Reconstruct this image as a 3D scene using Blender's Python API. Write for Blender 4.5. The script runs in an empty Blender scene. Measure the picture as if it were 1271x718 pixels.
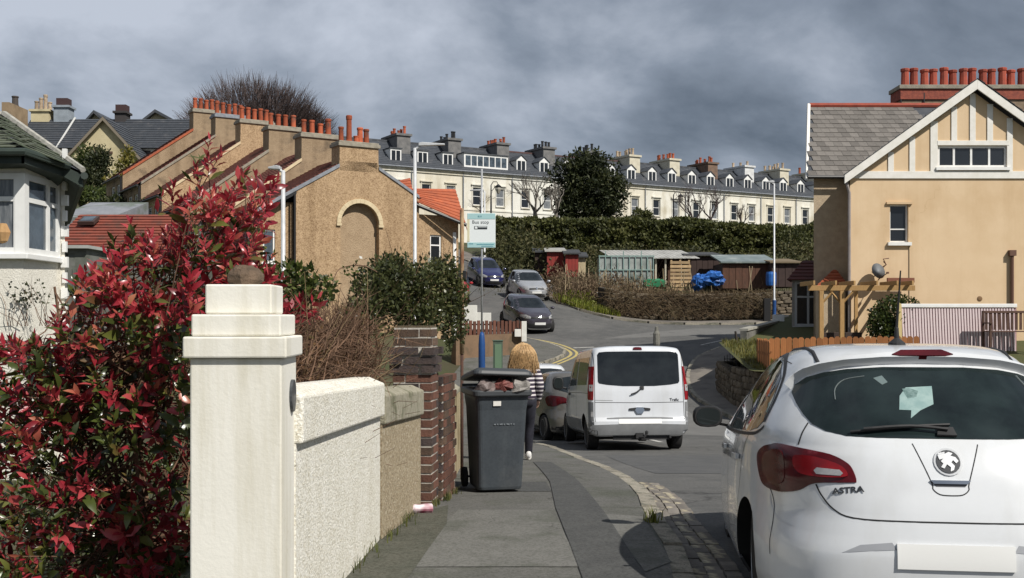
import bpy, bmesh, math, random
import numpy as np
from mathutils import Vector, Matrix, noise as mnoise
from mathutils.bvhtree import BVHTree
from mathutils.geometry import delaunay_2d_cdt

rnd = random.Random(7)
SC = bpy.context.scene
COL = SC.collection
R = math.radians

# ------------------------------------------------------------------ camera, sky, sun, exposure
CAMZ, FOC, CX, HY = 1.5, 1363.0, 635.5, 395.0
cam = bpy.data.cameras.new('camera')
cam.sensor_width = 36.0
cam.lens = FOC / 1271.0 * 36.0
cam.shift_y = (HY - 359.0) / 1271.0
cam.clip_start, cam.clip_end = 0.1, 3000
camo = bpy.data.objects.new('camera', cam)
camo.location = (0, 0, CAMZ)
camo.rotation_euler = (R(90), 0, 0)
COL.objects.link(camo)
SC.camera = camo

SUNV = Vector((-0.67, 0.70, -1.0)).normalized()
W = bpy.data.worlds.new('World')
SC.world = W
W.use_nodes = True
wn, wl = W.node_tree.nodes, W.node_tree.links
for n_ in list(wn): wn.remove(n_)
def wnode(t, **k):
    n = wn.new(t)
    for a, b in k.items(): setattr(n, a, b)
    return n
w_out = wnode('ShaderNodeOutputWorld')
w_bg = wnode('ShaderNodeBackground')
w_bg.inputs[1].default_value = 0.1
w_sky = wnode('ShaderNodeTexSky', sky_type='NISHITA', sun_disc=False)
w_sky.sun_elevation = math.asin(-SUNV.z)
w_sky.sun_rotation = math.atan2(-SUNV.x, -SUNV.y)
w_tc = wnode('ShaderNodeTexCoord')
w_sep = wnode('ShaderNodeSeparateXYZ')
wl.new(w_tc.outputs['Generated'], w_sep.inputs[0])
def wmath(op, a, b):
    n = wnode('ShaderNodeMath', operation=op)
    for i, x in enumerate((a, b)):
        if isinstance(x, (int, float)): n.inputs[i].default_value = x
        else: wl.new(x, n.inputs[i])
    return n.outputs[0]
zz = wmath('ADD', wmath('MAXIMUM', w_sep.outputs[2], 0.0), 0.42)
w_cmb = wnode('ShaderNodeCombineXYZ')
wl.new(wmath('DIVIDE', w_sep.outputs[0], zz), w_cmb.inputs[0])
wl.new(wmath('DIVIDE', w_sep.outputs[1], zz), w_cmb.inputs[1])
w_cmb.inputs[2].default_value = 3.1
def wnoise(scale, detail, rough, dist):
    n = wnode('ShaderNodeTexNoise')
    n.inputs['Scale'].default_value = scale; n.inputs['Detail'].default_value = detail
    n.inputs['Roughness'].default_value = rough; n.inputs['Distortion'].default_value = dist
    wl.new(w_cmb.outputs[0], n.inputs['Vector'])
    return n
n1 = wnoise(2.6, 9, 0.55, 0.2)
n2 = wnoise(1.0, 2, 0.5, 0.0)
w_mixn = wmath('ADD', wmath('MULTIPLY', n1.outputs['Fac'], 0.62), wmath('MULTIPLY', n2.outputs['Fac'], 0.38))
w_ramp = wnode('ShaderNodeValToRGB')
wl.new(w_mixn, w_ramp.inputs[0])
cr = w_ramp.color_ramp
cr.elements[0].position = 0.40; cr.elements[0].color = (1.15, 1.42, 1.84, 1)
cr.elements[1].position = 0.62; cr.elements[1].color = (5.2, 5.65, 6.5, 1)
e = cr.elements.new(0.50); e.color = (2.45, 2.85, 3.5, 1)
w_mix = wnode('ShaderNodeMix', data_type='RGBA')
w_mix.inputs[0].default_value = 0.93
wl.new(w_sky.outputs[0], w_mix.inputs[6])
wl.new(w_ramp.outputs[0], w_mix.inputs[7])
wl.new(w_mix.outputs[2], w_bg.inputs[0])
wl.new(w_bg.outputs[0], w_out.inputs[0])

sun = bpy.data.lights.new('sun', 'SUN')
sun.energy, sun.angle, sun.color = 5.0, R(0.5), (1.0, 0.955, 0.88)
suno = bpy.data.objects.new('sun', sun)
suno.rotation_euler = SUNV.to_track_quat('-Z', 'Y').to_euler()
suno.location = (20, -20, 40)
COL.objects.link(suno)
vs = SC.view_settings
vs.view_transform, vs.look, vs.exposure, vs.gamma = 'Standard', 'None', 0.06, 1.0
vs.use_curve_mapping = False

# ------------------------------------------------------------------ materials
MATS = {}
def M(name, c, c2=None, sc=6.0, rough=0.85, bump=0.0, bsc=40.0, spec=0.3, metal=0.0, isl=0.0, objr=0.0,
      coords='Object', c3=None, sc3=1.2, f3=(0.5, 0.62), coat=0.0, stretch=None, trans=0.0, bdist=0.02, detail=6, streak=None, crack=None, fine=None):
    """principled material: base colour c broken up towards c2 by noise, patches of c3, per-island / per-object value jitter, bump"""
    if name in MATS: return MATS[name]
    m = bpy.data.materials.new(name); m.use_nodes = True
    N, L = m.node_tree.nodes, m.node_tree.links
    b = N['Principled BSDF']
    b.inputs['Roughness'].default_value = rough
    b.inputs['Metallic'].default_value = metal
    b.inputs['Specular IOR Level'].default_value = spec
    if coat: b.inputs['Coat Weight'].default_value = coat; b.inputs['Coat Roughness'].default_value = 0.04
    if trans: b.inputs['Transmission Weight'].default_value = trans
    tc = N.new('ShaderNodeTexCoord')
    vec = tc.outputs[coords]
    if stretch:
        mp = N.new('ShaderNodeMapping'); mp.inputs['Scale'].default_value = stretch
        L.new(vec, mp.inputs[0]); vec = mp.outputs[0]
    def noise(s, d=detail, ro=0.6):
        n = N.new('ShaderNodeTexNoise'); n.inputs['Scale'].default_value = s
        n.inputs['Detail'].default_value = d; n.inputs['Roughness'].default_value = ro
        L.new(vec, n.inputs['Vector']); return n.outputs['Fac']
    def mix(f, a, bb):
        n = N.new('ShaderNodeMix'); n.data_type = 'RGBA'
        if isinstance(f, float): n.inputs[0].default_value = f
        else: L.new(f, n.inputs[0])
        for i, x in ((6, a), (7, bb)):
            if isinstance(x, tuple): n.inputs[i].default_value = (*x[:3], 1)
            else: L.new(x, n.inputs[i])
        return n.outputs[2]
    def rng(f, lo, hi, a=0.0, z=1.0):
        n = N.new('ShaderNodeMapRange'); n.inputs[1].default_value = lo; n.inputs[2].default_value = hi
        n.inputs[3].default_value = a; n.inputs[4].default_value = z
        L.new(f, n.inputs[0]); return n.outputs[0]
    col = tuple(c)
    if c2: col = mix(rng(noise(sc), 0.35, 0.65), col, tuple(c2))
    if c3: col = mix(rng(noise(sc3, 5), *f3), col, tuple(c3))
    def darker(fac, k):
        nonlocal col
        n = N.new('ShaderNodeMix'); n.data_type = 'RGBA'; n.blend_type = 'MULTIPLY'; L.new(fac, n.inputs[0])
        if isinstance(col, tuple): n.inputs[6].default_value = (*col, 1)
        else: L.new(col, n.inputs[6])
        n.inputs[7].default_value = (*k, 1); col = n.outputs[2]
    if streak:      # rain streaks and grime, (tint, amount, frequency)
        mp = N.new('ShaderNodeMapping'); s_ = streak[2]; mp.inputs['Scale'].default_value = (s_, s_, s_*.09); L.new(tc.outputs[coords], mp.inputs[0])
        n = N.new('ShaderNodeTexNoise'); n.inputs['Scale'].default_value = 1; n.inputs['Detail'].default_value = 7; n.inputs['Roughness'].default_value = .65; L.new(mp.outputs[0], n.inputs['Vector'])
        darker(rng(n.outputs['Fac'], .48, .72, 0, streak[1]), streak[0])
    if crack:       # thin wandering cracks (scale, width, tint)
        w = N.new('ShaderNodeTexNoise'); w.inputs['Scale'].default_value = crack[0]*2.5; w.inputs['Detail'].default_value = 5; L.new(tc.outputs[coords], w.inputs['Vector'])
        ad = N.new('ShaderNodeVectorMath'); ad.operation = 'MULTIPLY_ADD'; L.new(w.outputs['Color'], ad.inputs[0]); ad.inputs[1].default_value = (.6/crack[0],)*3; L.new(tc.outputs[coords], ad.inputs[2])
        v = N.new('ShaderNodeTexVoronoi'); v.feature = 'DISTANCE_TO_EDGE'; v.inputs['Scale'].default_value = crack[0]; L.new(ad.outputs[0], v.inputs['Vector'])
        cf = rng(v.outputs['Distance'], 0, crack[1], 1, 0); pm = N.new('ShaderNodeMath'); pm.operation = 'MULTIPLY'; L.new(cf, pm.inputs[0]); L.new(rng(noise(crack[0]*.7, 2), .45, .6), pm.inputs[1])
        darker(pm.outputs[0], crack[2])
    if fine:        # speckle of single grains (scale, low tint)
        v = N.new('ShaderNodeTexVoronoi'); v.inputs['Scale'].default_value = fine[0]; L.new(tc.outputs[coords], v.inputs['Vector'])
        sp = N.new('ShaderNodeSeparateColor'); L.new(v.outputs['Color'], sp.inputs[0])
        darker(rng(sp.outputs[0], .35, 1, 0, 1), fine[1])
    for amt, src in ((isl, 'i'), (objr, 'o')):
        if amt:
            if src == 'i': o = N.new('ShaderNodeNewGeometry').outputs['Random Per Island']
            else: o = N.new('ShaderNodeObjectInfo').outputs['Random']
            hs = N.new('ShaderNodeHueSaturation')
            L.new(rng(o, 0, 1, 1 - amt, 1 + amt), hs.inputs['Value'])
            if isinstance(col, tuple): hs.inputs['Color'].default_value = (*col, 1)
            else: L.new(col, hs.inputs['Color'])
            col = hs.outputs[0]
    if isinstance(col, tuple): b.inputs['Base Color'].default_value = (*col, 1)
    else: L.new(col, b.inputs['Base Color'])
    if bump:
        bp = N.new('ShaderNodeBump'); bp.inputs['Strength'].default_value = bump; bp.inputs['Distance'].default_value = bdist
        L.new(noise(bsc, 4, 0.65), bp.inputs['Height']); L.new(bp.outputs[0], b.inputs['Normal'])
    MATS[name] = m
    return m

def leaf_mat(name, cols, rough=0.45, spec=0.4, clump=1.3, trans=0.32):
    """leaves: colour picked per leaf from a ramp, varied in clumps"""
    m = bpy.data.materials.new(name); m.use_nodes = True
    N, L = m.node_tree.nodes, m.node_tree.links
    b = N['Principled BSDF']
    b.inputs['Roughness'].default_value = rough; b.inputs['Specular IOR Level'].default_value = spec
    g = N.new('ShaderNodeNewGeometry'); tc = N.new('ShaderNodeTexCoord')
    oi = N.new('ShaderNodeObjectInfo')
    no = N.new('ShaderNodeTexNoise'); no.inputs['Scale'].default_value = clump; no.inputs['Detail'].default_value = 3
    L.new(g.outputs['Position'], no.inputs['Vector'])
    def ma(op, a, bb):
        n = N.new('ShaderNodeMath'); n.operation = op
        for i, x in enumerate((a, bb)):
            if isinstance(x, float): n.inputs[i].default_value = x
            else: L.new(x, n.inputs[i])
        return n.outputs[0]
    jit = ma('FRACT', ma('ADD', g.outputs['Random Per Island'], oi.outputs['Random']), 0.0)
    f = ma('ADD', ma('MULTIPLY', jit, 0.75), ma('SUBTRACT', ma('MULTIPLY', no.outputs['Fac'], 1.3), 0.52))
    rp = N.new('ShaderNodeValToRGB'); L.new(f, rp.inputs[0])
    el = rp.color_ramp.elements
    for i, c in enumerate(cols):
        p = i / max(1, len(cols) - 1)
        if i == 0: x = el[0]; x.position = 0
        elif i == len(cols) - 1: x = el[-1]; x.position = 1
        else: x = el.new(p)
        x.color = (*c, 1)
    L.new(rp.outputs[0], b.inputs['Base Color'])
    if trans:
        tr = N.new('ShaderNodeBsdfTranslucent'); L.new(rp.outputs[0], tr.inputs[0])
        mx = N.new('ShaderNodeMixShader'); mx.inputs[0].default_value = trans
        L.new(b.outputs[0], mx.inputs[1]); L.new(tr.outputs[0], mx.inputs[2])
        L.new(mx.outputs[0], N['Material Output'].inputs[0])
    MATS[name] = m
    return m

# ------------------------------------------------------------------ mesh helpers
def at(px, py, Y):
    """place in the street seen at photo pixel (px,py) when it stands Y metres down the street"""
    return Vector(((px - CX) * Y / FOC, Y, CAMZ - (py - HY) * Y / FOC))

class MB:
    def __init__(s): s.v = []; s.f = []; s.m = []; s.T = Matrix.Identity(4)
    def add(s, vs_, fs, m=0):
        o = len(s.v)
        s.v += [tuple(s.T @ Vector(p)) for p in vs_]
        s.f += [tuple(i + o for i in f) for f in fs]
        s.m += [m] * len(fs)
        return s
    def poly(s, pts, m=0): return s.add(pts, [tuple(range(len(pts)))], m)
    def box(s, x0, x1, y0, y1, z0, z1, m=0):
        return s.add([(x0,y0,z0),(x1,y0,z0),(x1,y1,z0),(x0,y1,z0),(x0,y0,z1),(x1,y0,z1),(x1,y1,z1),(x0,y1,z1)],
                     [(0,3,2,1),(4,5,6,7),(0,1,5,4),(1,2,6,5),(2,3,7,6),(3,0,4,7)], m)
    def cbox(s, c, d, rz=0, m=0, rx=0, ry=0):
        T = s.T
        s.T = T @ Matrix.Translation(c) @ Matrix.Rotation(rz,4,'Z') @ Matrix.Rotation(ry,4,'Y') @ Matrix.Rotation(rx,4,'X')
        s.box(-d[0]/2,d[0]/2,-d[1]/2,d[1]/2,-d[2]/2,d[2]/2,m); s.T = T
        return s
    def prism(s, pts, vec, m=0):
        n = len(pts); vec = Vector(vec); p = [Vector(q) for q in pts]
        return s.add(p + [q + vec for q in p], [tuple(range(n))[::-1], tuple(range(n, 2*n))] +
                     [(i, (i+1) % n, n + (i+1) % n, n + i) for i in range(n)], m)
    def tube(s, pts, r, n=8, m=0, cap=True):
        pts = [Vector(p) for p in pts]
        if not isinstance(r, (list, tuple)): r = [r] * len(pts)
        vs_, fs = [], []
        prev = None
        for i, p in enumerate(pts):
            d = (pts[min(i+1, len(pts)-1)] - pts[max(i-1, 0)])
            d = d.normalized() if d.length > 1e-9 else Vector((0,0,1))
            if prev is None:
                a = d.cross(Vector((0,0,1)));
                if a.length < 1e-3: a = Vector((1,0,0))
                a.normalize()
            else:
                a = prev - d * prev.dot(d); a.normalize()
            prev = a; b = d.cross(a)
            for k in range(n):
                t = 2*math.pi*k/n
                vs_.append(p + (a*math.cos(t) + b*math.sin(t)) * r[i])
        for i in range(len(pts)-1):
            for k in range(n):
                fs.append((i*n+k, i*n+(k+1)%n, (i+1)*n+(k+1)%n, (i+1)*n+k))
        if cap: fs += [tuple(range(n))[::-1], tuple((len(pts)-1)*n + k for k in range(n))]
        return s.add(vs_, fs, m)
    def lathe(s, prof, c=(0,0,0), n=16, m=0):
        c = Vector(c)
        return s.tube_rings([[c + Vector((r*math.cos(2*math.pi*k/n), r*math.sin(2*math.pi*k/n), z)) for k in range(n)] for r, z in prof], m)
    def tube_rings(s, rings, m=0, cap=True):
        n = len(rings[0]); vs_ = [p for r in rings for p in r]
        fs = [(i*n+k, i*n+(k+1)%n, (i+1)*n+(k+1)%n, (i+1)*n+k) for i in range(len(rings)-1) for k in range(n)]
        if cap: fs += [tuple(range(n))[::-1], tuple((len(rings)-1)*n + k for k in range(n))]
        return s.add(vs_, fs, m)
    def blob(s, c, rad, n=10, k=7, jit=0.12, rn=rnd, m=0):
        c = Vector(c); rings = []
        for i in range(1, k):
            t = math.pi*i/k; rr = math.sin(t); z = -math.cos(t)
            rings.append([c + Vector((rad[0]*rr*math.cos(2*math.pi*j/n), rad[1]*rr*math.sin(2*math.pi*j/n), rad[2]*z)) * 1.0
                          + Vector((rn.uniform(-jit,jit)*rad[0], rn.uniform(-jit,jit)*rad[1], rn.uniform(-jit,jit)*rad[2])) for j in range(n)])
        return s.tube_rings(rings, m)
    def leaf(s, p, d, up, l, w, m=0, bend=0.15):
        """one leaf blade: 6 verts folded along the midrib"""
        d = d.normalized(); sd = d.cross(up)
        if sd.length < 1e-4: sd = Vector((1,0,0))
        sd.normalize(); nn = sd.cross(d)
        a = p; e = p + d*l - nn*l*bend
        m1 = p + d*l*0.38; m2 = p + d*l*0.72 - nn*l*bend*0.4
        return s.add([a, m1+sd*w*.5+nn*w*.12, m2+sd*w*.38+nn*w*.1, e, m2-sd*w*.38+nn*w*.1, m1-sd*w*.5+nn*w*.12, m1, m2],
                     [(0,6,1),(1,6,7,2),(2,7,3),(0,5,6),(5,4,7,6),(4,3,7)], m)
    def mesh(s, name, mats, smooth=False, T=None):
        me = bpy.data.meshes.new(name)
        v = s.v if T is None else [tuple(T @ Vector(p)) for p in s.v]
        me.from_pydata(v, [], s.f)
        for mt in (mats if isinstance(mats, (list, tuple)) else [mats]): me.materials.append(mt)
        if any(s.m): me.polygons.foreach_set('material_index', s.m)
        if smooth: me.polygons.foreach_set('use_smooth', [True]*len(s.f))
        me.update()
        return me

XF = {}
def link(o, parent=None):
    COL.objects.link(o)
    if parent is not None: o.parent = parent
    return o
def tag(o, label=None, cat=None, group=None, kind=None):
    for k, v in (('label', label), ('category', cat), ('group', group), ('kind', kind)):
        if v: o[k] = v
    return o
def thing(name, label, cat, loc=(0,0,0), rz=0.0, group=None, rx=0.0):
    o = bpy.data.objects.new(name, None)
    o.empty_display_size = 0.2
    o.location = loc; o.rotation_euler = (rx, 0, rz)
    XF[o.name] = Matrix.Translation(loc) @ Matrix.Rotation(rz,4,'Z') @ Matrix.Rotation(rx,4,'X')
    return tag(link(o), label, cat, group)
def part(mb, name, mats, parent, world=False, smooth=False, bevel=0, label=None, kind=None):
    """link the mesh as one part of parent; world=True when it was built in street coordinates"""
    T = XF[parent.name].inverted() if world else None
    o = bpy.data.objects.new(name, mb.mesh(name, mats, smooth, T))
    link(o, parent); XF[o.name] = XF[parent.name]
    if bevel: bev(o, bevel)
    return tag(o, label=label, kind=kind)
def bev(o, w, seg=2):
    md = o.modifiers.new('bevel', 'BEVEL'); md.width = w; md.segments = seg; md.limit_method = 'ANGLE'; md.angle_limit = R(40)
    md.harden_normals = False
    return o
def solo(mb, name, mats, label, cat, loc=(0,0,0), group=None, smooth=False, bevel=0, kind=None):
    """a thing that is one mesh, built in street coordinates, its origin at loc"""
    T = Matrix.Translation(loc).inverted()
    o = bpy.data.objects.new(name, mb.mesh(name, mats, smooth, T))
    o.location = loc; link(o); XF[o.name] = Matrix.Translation(loc)
    if bevel: bev(o, bevel)
    return tag(o, label, cat, group, kind)
def struct(mb, name, mats, smooth=False, parent=None):
    o = bpy.data.objects.new(name, mb.mesh(name, mats, smooth)); link(o, parent)
    XF[o.name] = Matrix.Identity(4)
    if parent is None: o['kind'] = 'structure'
    return o
def piece(me, name, parent, loc, rot=(0,0,0), scale=(1,1,1)):
    o = bpy.data.objects.new(name, me); o.location = loc; o.rotation_euler = rot; o.scale = scale
    return link(o, parent)
def children_of(o): return [c for c in COL.objects if c.parent == o]
def copy_tree(src, kids):
    """copy a thing with its parts and sub-parts; kids = list of (child, [grandchildren])"""
    r = src.copy(); COL.objects.link(r); XF[r.name] = XF[src.name]
    out = []
    for ch, gs in kids:
        c = ch.copy(); COL.objects.link(c); c.parent = r
        gl = []
        for g in gs:
            d = g.copy(); COL.objects.link(d); d.parent = c; gl.append(d)
        out.append((c, gl))
    return r, out

def inside(p, poly):
    x, y = p; c = False; n = len(poly); j = n - 1
    for i in range(n):
        xi, yi = poly[i]; xj, yj = poly[j]
        if (yi > y) != (yj > y) and x < (xj-xi)*(y-yi)/(yj-yi) + xi: c = not c
        j = i
    return c
def dense(poly, step, closed=True):
    out = []
    n = len(poly)
    for i in range(n if closed else n-1):
        a, b = Vector(poly[i]), Vector(poly[(i+1) % n]); k = max(1, int(math.ceil((b-a).length/step)))
        out += [tuple(a.lerp(b, t/k)) for t in range(k)]
    if not closed: out.append(tuple(poly[-1]))
    return out
def tri(poly, step, sub=True):
    """triangulate a 2-D polygon with inner points on a grid"""
    b = dense(poly, step) if sub else [tuple(p) for p in poly]
    xs = [p[0] for p in b]; ys = [p[1] for p in b]
    pts = list(b)
    x = math.floor(min(xs)/step)*step
    while x < max(xs):
        y = math.floor(min(ys)/step)*step
        while y < max(ys):
            if inside((x, y), b):
                if min((x-q[0])**2 + (y-q[1])**2 for q in b) > (0.35*step)**2: pts.append((x, y))
            y += step
        x += step
    n = len(b)
    r = delaunay_2d_cdt([Vector(p) for p in pts], [], [list(range(n))], 1, 1e-6)
    return [tuple(p) for p in r[0]], [tuple(f) for f in r[2]], n
def smooth_path(pts, k=6):
    """Catmull-Rom through pts"""
    P = [Vector(p) for p in pts]; out = []
    for i in range(len(P)-1):
        p0 = P[max(i-1,0)]; p1 = P[i]; p2 = P[i+1]; p3 = P[min(i+2,len(P)-1)]
        for j in range(k):
            t = j/k
            out.append(0.5*((2*p1) + (p2-p0)*t + (2*p0-5*p1+4*p2-p3)*t*t + (3*p1-p0-3*p2+p3)*t**3))
    out.append(P[-1]); return out
def offset_path(P, d):
    """shift a 2-D path to its right by d"""
    out = []
    for i, p in enumerate(P):
        t = (P[min(i+1,len(P)-1)] - P[max(i-1,0)]).normalized()
        out.append(Vector((p[0] + t[1]*d, p[1] - t[0]*d)))
    return out
# ------------------------------------------------------------------ the lie of the land (road level)
PROF = [(-12,0.1),(-5,-.02),(0,-.09),(4,-.09),(6,-.12),(8,-.17),(10,-.25),(13,-.43),(16,-.68),(20.3,-.95),(23,-1.15),(26,-1.36),(29,-1.42),(33,-1.25),(36,-1.02),(38,-.83)]
CP = [(x, y, z) for y, z in PROF for x in (-1.5, 3, 7)]
CP += [(-.5,42,-.4),(3,42,-.4),(6,42,-.2),(7,44,.1),(9.3,48,.62),(0,46,.2),(3,46,.15),(3,50,.68),(0.5,50,.66),(1,54.5,1.3),(-1,55,1.35),(9.5,56,1.15),(5.2,56.6,1.45),(13.6,56.5,1.2),(25,60,1.8),(40,64,3),
  (10,30,-1),(12,36,.3),(15,40,.6),(12,46,.7),(20,36,.5),(20,20,-.5),(20,5,0),(10,15,-.7),
  (.8,60,2.42),(-1.5,66,3.28),(-3,72,4.2),(-8,84,6.5),(2.5,58,2.15),(-3.2,58,2.0),(-2,53,1.2),
  (-6.3,45,1.2),(-17.4,63,5.8),(-9.4,42,1.0),(-13,47,2.5),(-21,60,5),(-24,70,8),(-7,15,-.6),(-12,20,-.3),(-9,30,-.2),(-15,36,.8),(-25,40,2.5),(-30,60,6),
  (-40,100,11.5),(-60,100,12),(-20,100,10.5),(-10,110,9.3),(6,59,1.6),(13,60,1.8),(20,62,2.2),(8,70,3.6),(16,72,4),(25,75,4.5),(0,85,6),(12,86,6.3),(25,88,6.6),
  (0,112,9),(20,124,9),(40,136,9),(60,140,9),(60,100,7),(60,70,4),(0,250,10),(200,250,10),(-200,250,14),(-200,0,2),(200,0,2),(0,-100,0),(200,-200,0),(-200,-200,0),(0,170,10),(80,170,10),(-80,170,13)]
_A = np.array(CP, float)
def _phi(r2): return np.where(r2 > 1e-9, 0.5*r2*np.log(np.maximum(r2, 1e-9)), 0)
_n = len(_A)
_K = np.zeros((_n+3, _n+3))
_K[:_n,:_n] = _phi(((_A[:,None,:2]-_A[None,:,:2])**2).sum(-1)) + np.eye(_n)*0.02
_K[:_n,_n] = 1; _K[:_n,_n+1:] = _A[:,:2]; _K[_n,:_n] = 1; _K[_n+1:,:_n] = _A[:,:2].T
_wt = np.linalg.solve(_K, np.concatenate([_A[:,2], np.zeros(3)]))
def zga(P):
    P = np.asarray(P, float)
    return _phi(((P[:,None,:]-_A[None,:,:2])**2).sum(-1)) @ _wt[:_n] + _wt[_n] + P @ _wt[_n+1:]
def zg(x, y): return float(zga([(x, y)])[0])

def sheet(poly, dz, step, name, mat, parent=None, rough=0.0):
    v, f, n = tri(poly, step)
    z = zga(v) + dz
    mb = MB()
    mb.add([(p[0], p[1], float(q) + (mnoise.noise(Vector((p[0]*.6, p[1]*.6, 3)))*rough if rough else 0)) for p, q in zip(v, z)], f)
    return struct(mb, name, mat, smooth=True, parent=parent)

m_soil = M('rough_ground', (.055,.05,.028), (.045,.06,.02), sc=.6, bump=.6, bsc=8, c3=(.09,.075,.045), sc3=.25)
m_road = M('worn_asphalt', (.085,.085,.083), (.115,.113,.108), sc=2.2, rough=.9, bump=.35, bsc=90, c3=(.14,.137,.13), sc3=.35, f3=(.45,.7), bdist=.01, fine=(55,(.72,.72,.72)), crack=(.35,.012,(.45,.45,.45)))
m_pave = M('pavement_asphalt', (.108,.106,.098), (.135,.132,.122), sc=3.0, rough=.92, bump=.3, bsc=120, c3=(.082,.086,.068), sc3=1.1, f3=(.5,.68), bdist=.008, fine=(75,(.62,.62,.6)), crack=(.9,.012,(.4,.4,.38)))
m_kerb = M('kerb_granite', (.27,.245,.20), (.34,.31,.255), sc=9, rough=.9, bump=.4, bsc=60, objr=.18, c3=(.13,.13,.10), sc3=3, fine=(90,(.6,.6,.58)))
m_grass = leaf_mat('grass_blades', [(.02,.035,.008),(.05,.075,.014),(.09,.11,.022),(.13,.14,.05)], rough=.6, clump=1.0)

# ground: near part fine, far part coarse, one sheet; lowered where paved sheets lie over it
KL = smooth_path([(.45,-6),(.62,0),(.78,4),(.93,6.2),(1.03,7.4),(1.09,9),(1.2,11),(1.13,14.4),(.84,18.2),(.4,22),(-.05,26),(-.45,30),(-.5,34),(-.35,37.5),(.15,40.5),(.75,42.3),(1.55,43.6),(2.15,45.2),(1.75,47),(.8,48.6),(-.6,50.3),(-2,53),(-3.3,58),(-4.1,64),(-5.5,72),(-9,84),(-13,94)], 5)
KR = smooth_path([(7.2,-6),(7.0,5),(6.8,16),(6.7,24),(6.3,32),(6.06,36),(6.5,40),(7.8,43.3),(11,46.3),(20,51),(40,58.5)], 5)
KF = smooth_path([(42,65),(25,60.5),(17,57.6),(13.6,56.5),(9.5,56.1),(6.6,56.3),(4.3,57),(2.7,58.6),(2.3,61),(1.7,66),(.2,73),(-3.5,83),(-7,92)], 5)
PL = smooth_path([(-1.9,-6),(-1.62,0),(-1.4,4),(-1.18,6.1),(-.93,7.65),(-.80,8.95),(-.70,11.5),(-.66,14),(-.85,18),(-1.3,22),(-1.9,26),(-2.3,30),(-2.4,34),(-2.2,38),(-1.9,41.5),(-1.6,43.2),(-.2,44.6),(.35,45.6),(-.2,46.8),(-1.2,48.3),(-2.2,50),(-3.4,53),(-4.8,58)], 5)
def xy(P): return [(p[0], p[1]) for p in P]
ROADP = xy(KL) + xy(KF)[::-1] + xy(KR)[::-1]
LPAVE = xy(PL) + [p for p in xy(KL) if p[1] < 58.5 and (p[1] < 60)][::-1]

def ground_z(x, y):
    z = zg(x, y)
    return z
gx = sorted(set([-260,-200,-150,-110,-85,-66,-52] + [i*1.5-42 for i in range(59)] + [52,66,90,120,160,210,270]))
gy = sorted(set([-120,-60,-30,-18] + [-12+i*1.5 for i in range(82)] + [114,118,123,128,135,142,150,165,180,210,260,340]))
P_ = [(x, y) for y in gy for x in gx]
Z_ = zga(P_)
mb = MB()
vv = []
for (x, y), z in zip(P_, Z_):
    z = float(z) - 0.02
    near = inside((x, y), ROADP) or inside((x, y), LPAVE)
    if -14 < y < 100 and abs(x) < 45: z -= 0.16
    if max(abs(x), abs(y-100)) > 140: z = min(z, 9.0)
    vv.append((x, y, z))
nx = len(gx)
mb.add(vv, [(j*nx+i, j*nx+i+1, (j+1)*nx+i+1, (j+1)*nx+i) for j in range(len(gy)-1) for i in range(nx-1)])
ground = struct(mb, 'ground', m_soil, smooth=True)

road = sheet(ROADP, 0.0, 1.0, 'road', m_road)
pave = sheet(LPAVE, 0.10, .6, 'pavement', m_pave)
# kerb stones, each one a piece of the pavement
mb = MB(); mb.box(-.45,.45,-.065,.065,-.22,0)
me_kerb = mb.mesh('kerb_stone', m_kerb)
def kerb_run(P, side, top, parent, y1=1e9, seg=.915, w=.0):
    P = dense([tuple(p) for p in P], .05, closed=False)
    i = 0; acc = 0; start = Vector(P[0]); k = 0
    for j in range(1, len(P)):
        a = Vector(P[j])
        if (a - start).length >= seg:
            mid = (a + start)/2; t = (a - start).normalized()
            c = mid + Vector((t[1], -t[0])) * side * .065
            z0, z1 = zg(*start), zg(*a)
            o = piece(me_kerb, 'kerb_stone', parent, (c[0], c[1], (z0+z1)/2 + top + rnd.uniform(-.006,.006)),
                      (0, -math.atan2(z1-z0, seg), math.atan2(t[1], t[0]) + rnd.uniform(-.012,.012)), (seg*1.09*.985, 1, 1))
            k += 1; start = a
        if a[1] > y1: break
    return k
kerb_run(KL[5:], 1, .104, pave, y1=60)
RP = [(8.9,-6),(8.7,5),(8.5,16),(8.3,24),(7.6,32),(6.95,35.6),(6.95,37.0),(7.4,39.5),(8.9,42.4),(12,45.4),(21,50),(41,57.5)]
rpave = sheet(xy(KR) + RP[::-1], 0.10, .8, 'pavement', M('far_pavement', (.15,.135,.12), (.19,.17,.145), sc=2, rough=.9, c3=(.11,.10,.09), sc3=.7))
kerb_run([p for p in KR if p[1] > 18], -1, .104, rpave, y1=50)
FP_ = [(43,66.4),(25,61.6),(17,58.6),(13.6,57.4),(9.5,57.0),(6.8,57.2),(5.0,58.0),(4.1,59.6),(3.8,62),(3.2,66.5),(1.7,73.8),(-2,84),(-5.5,93)]
fpave = sheet(xy(KF) + FP_[::-1], 0.10, .8, 'pavement', MATS['far_pavement'])
kerb_run([p for p in KF if p[0] < 24], -1, .104, fpave, seg=1.8)

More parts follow.
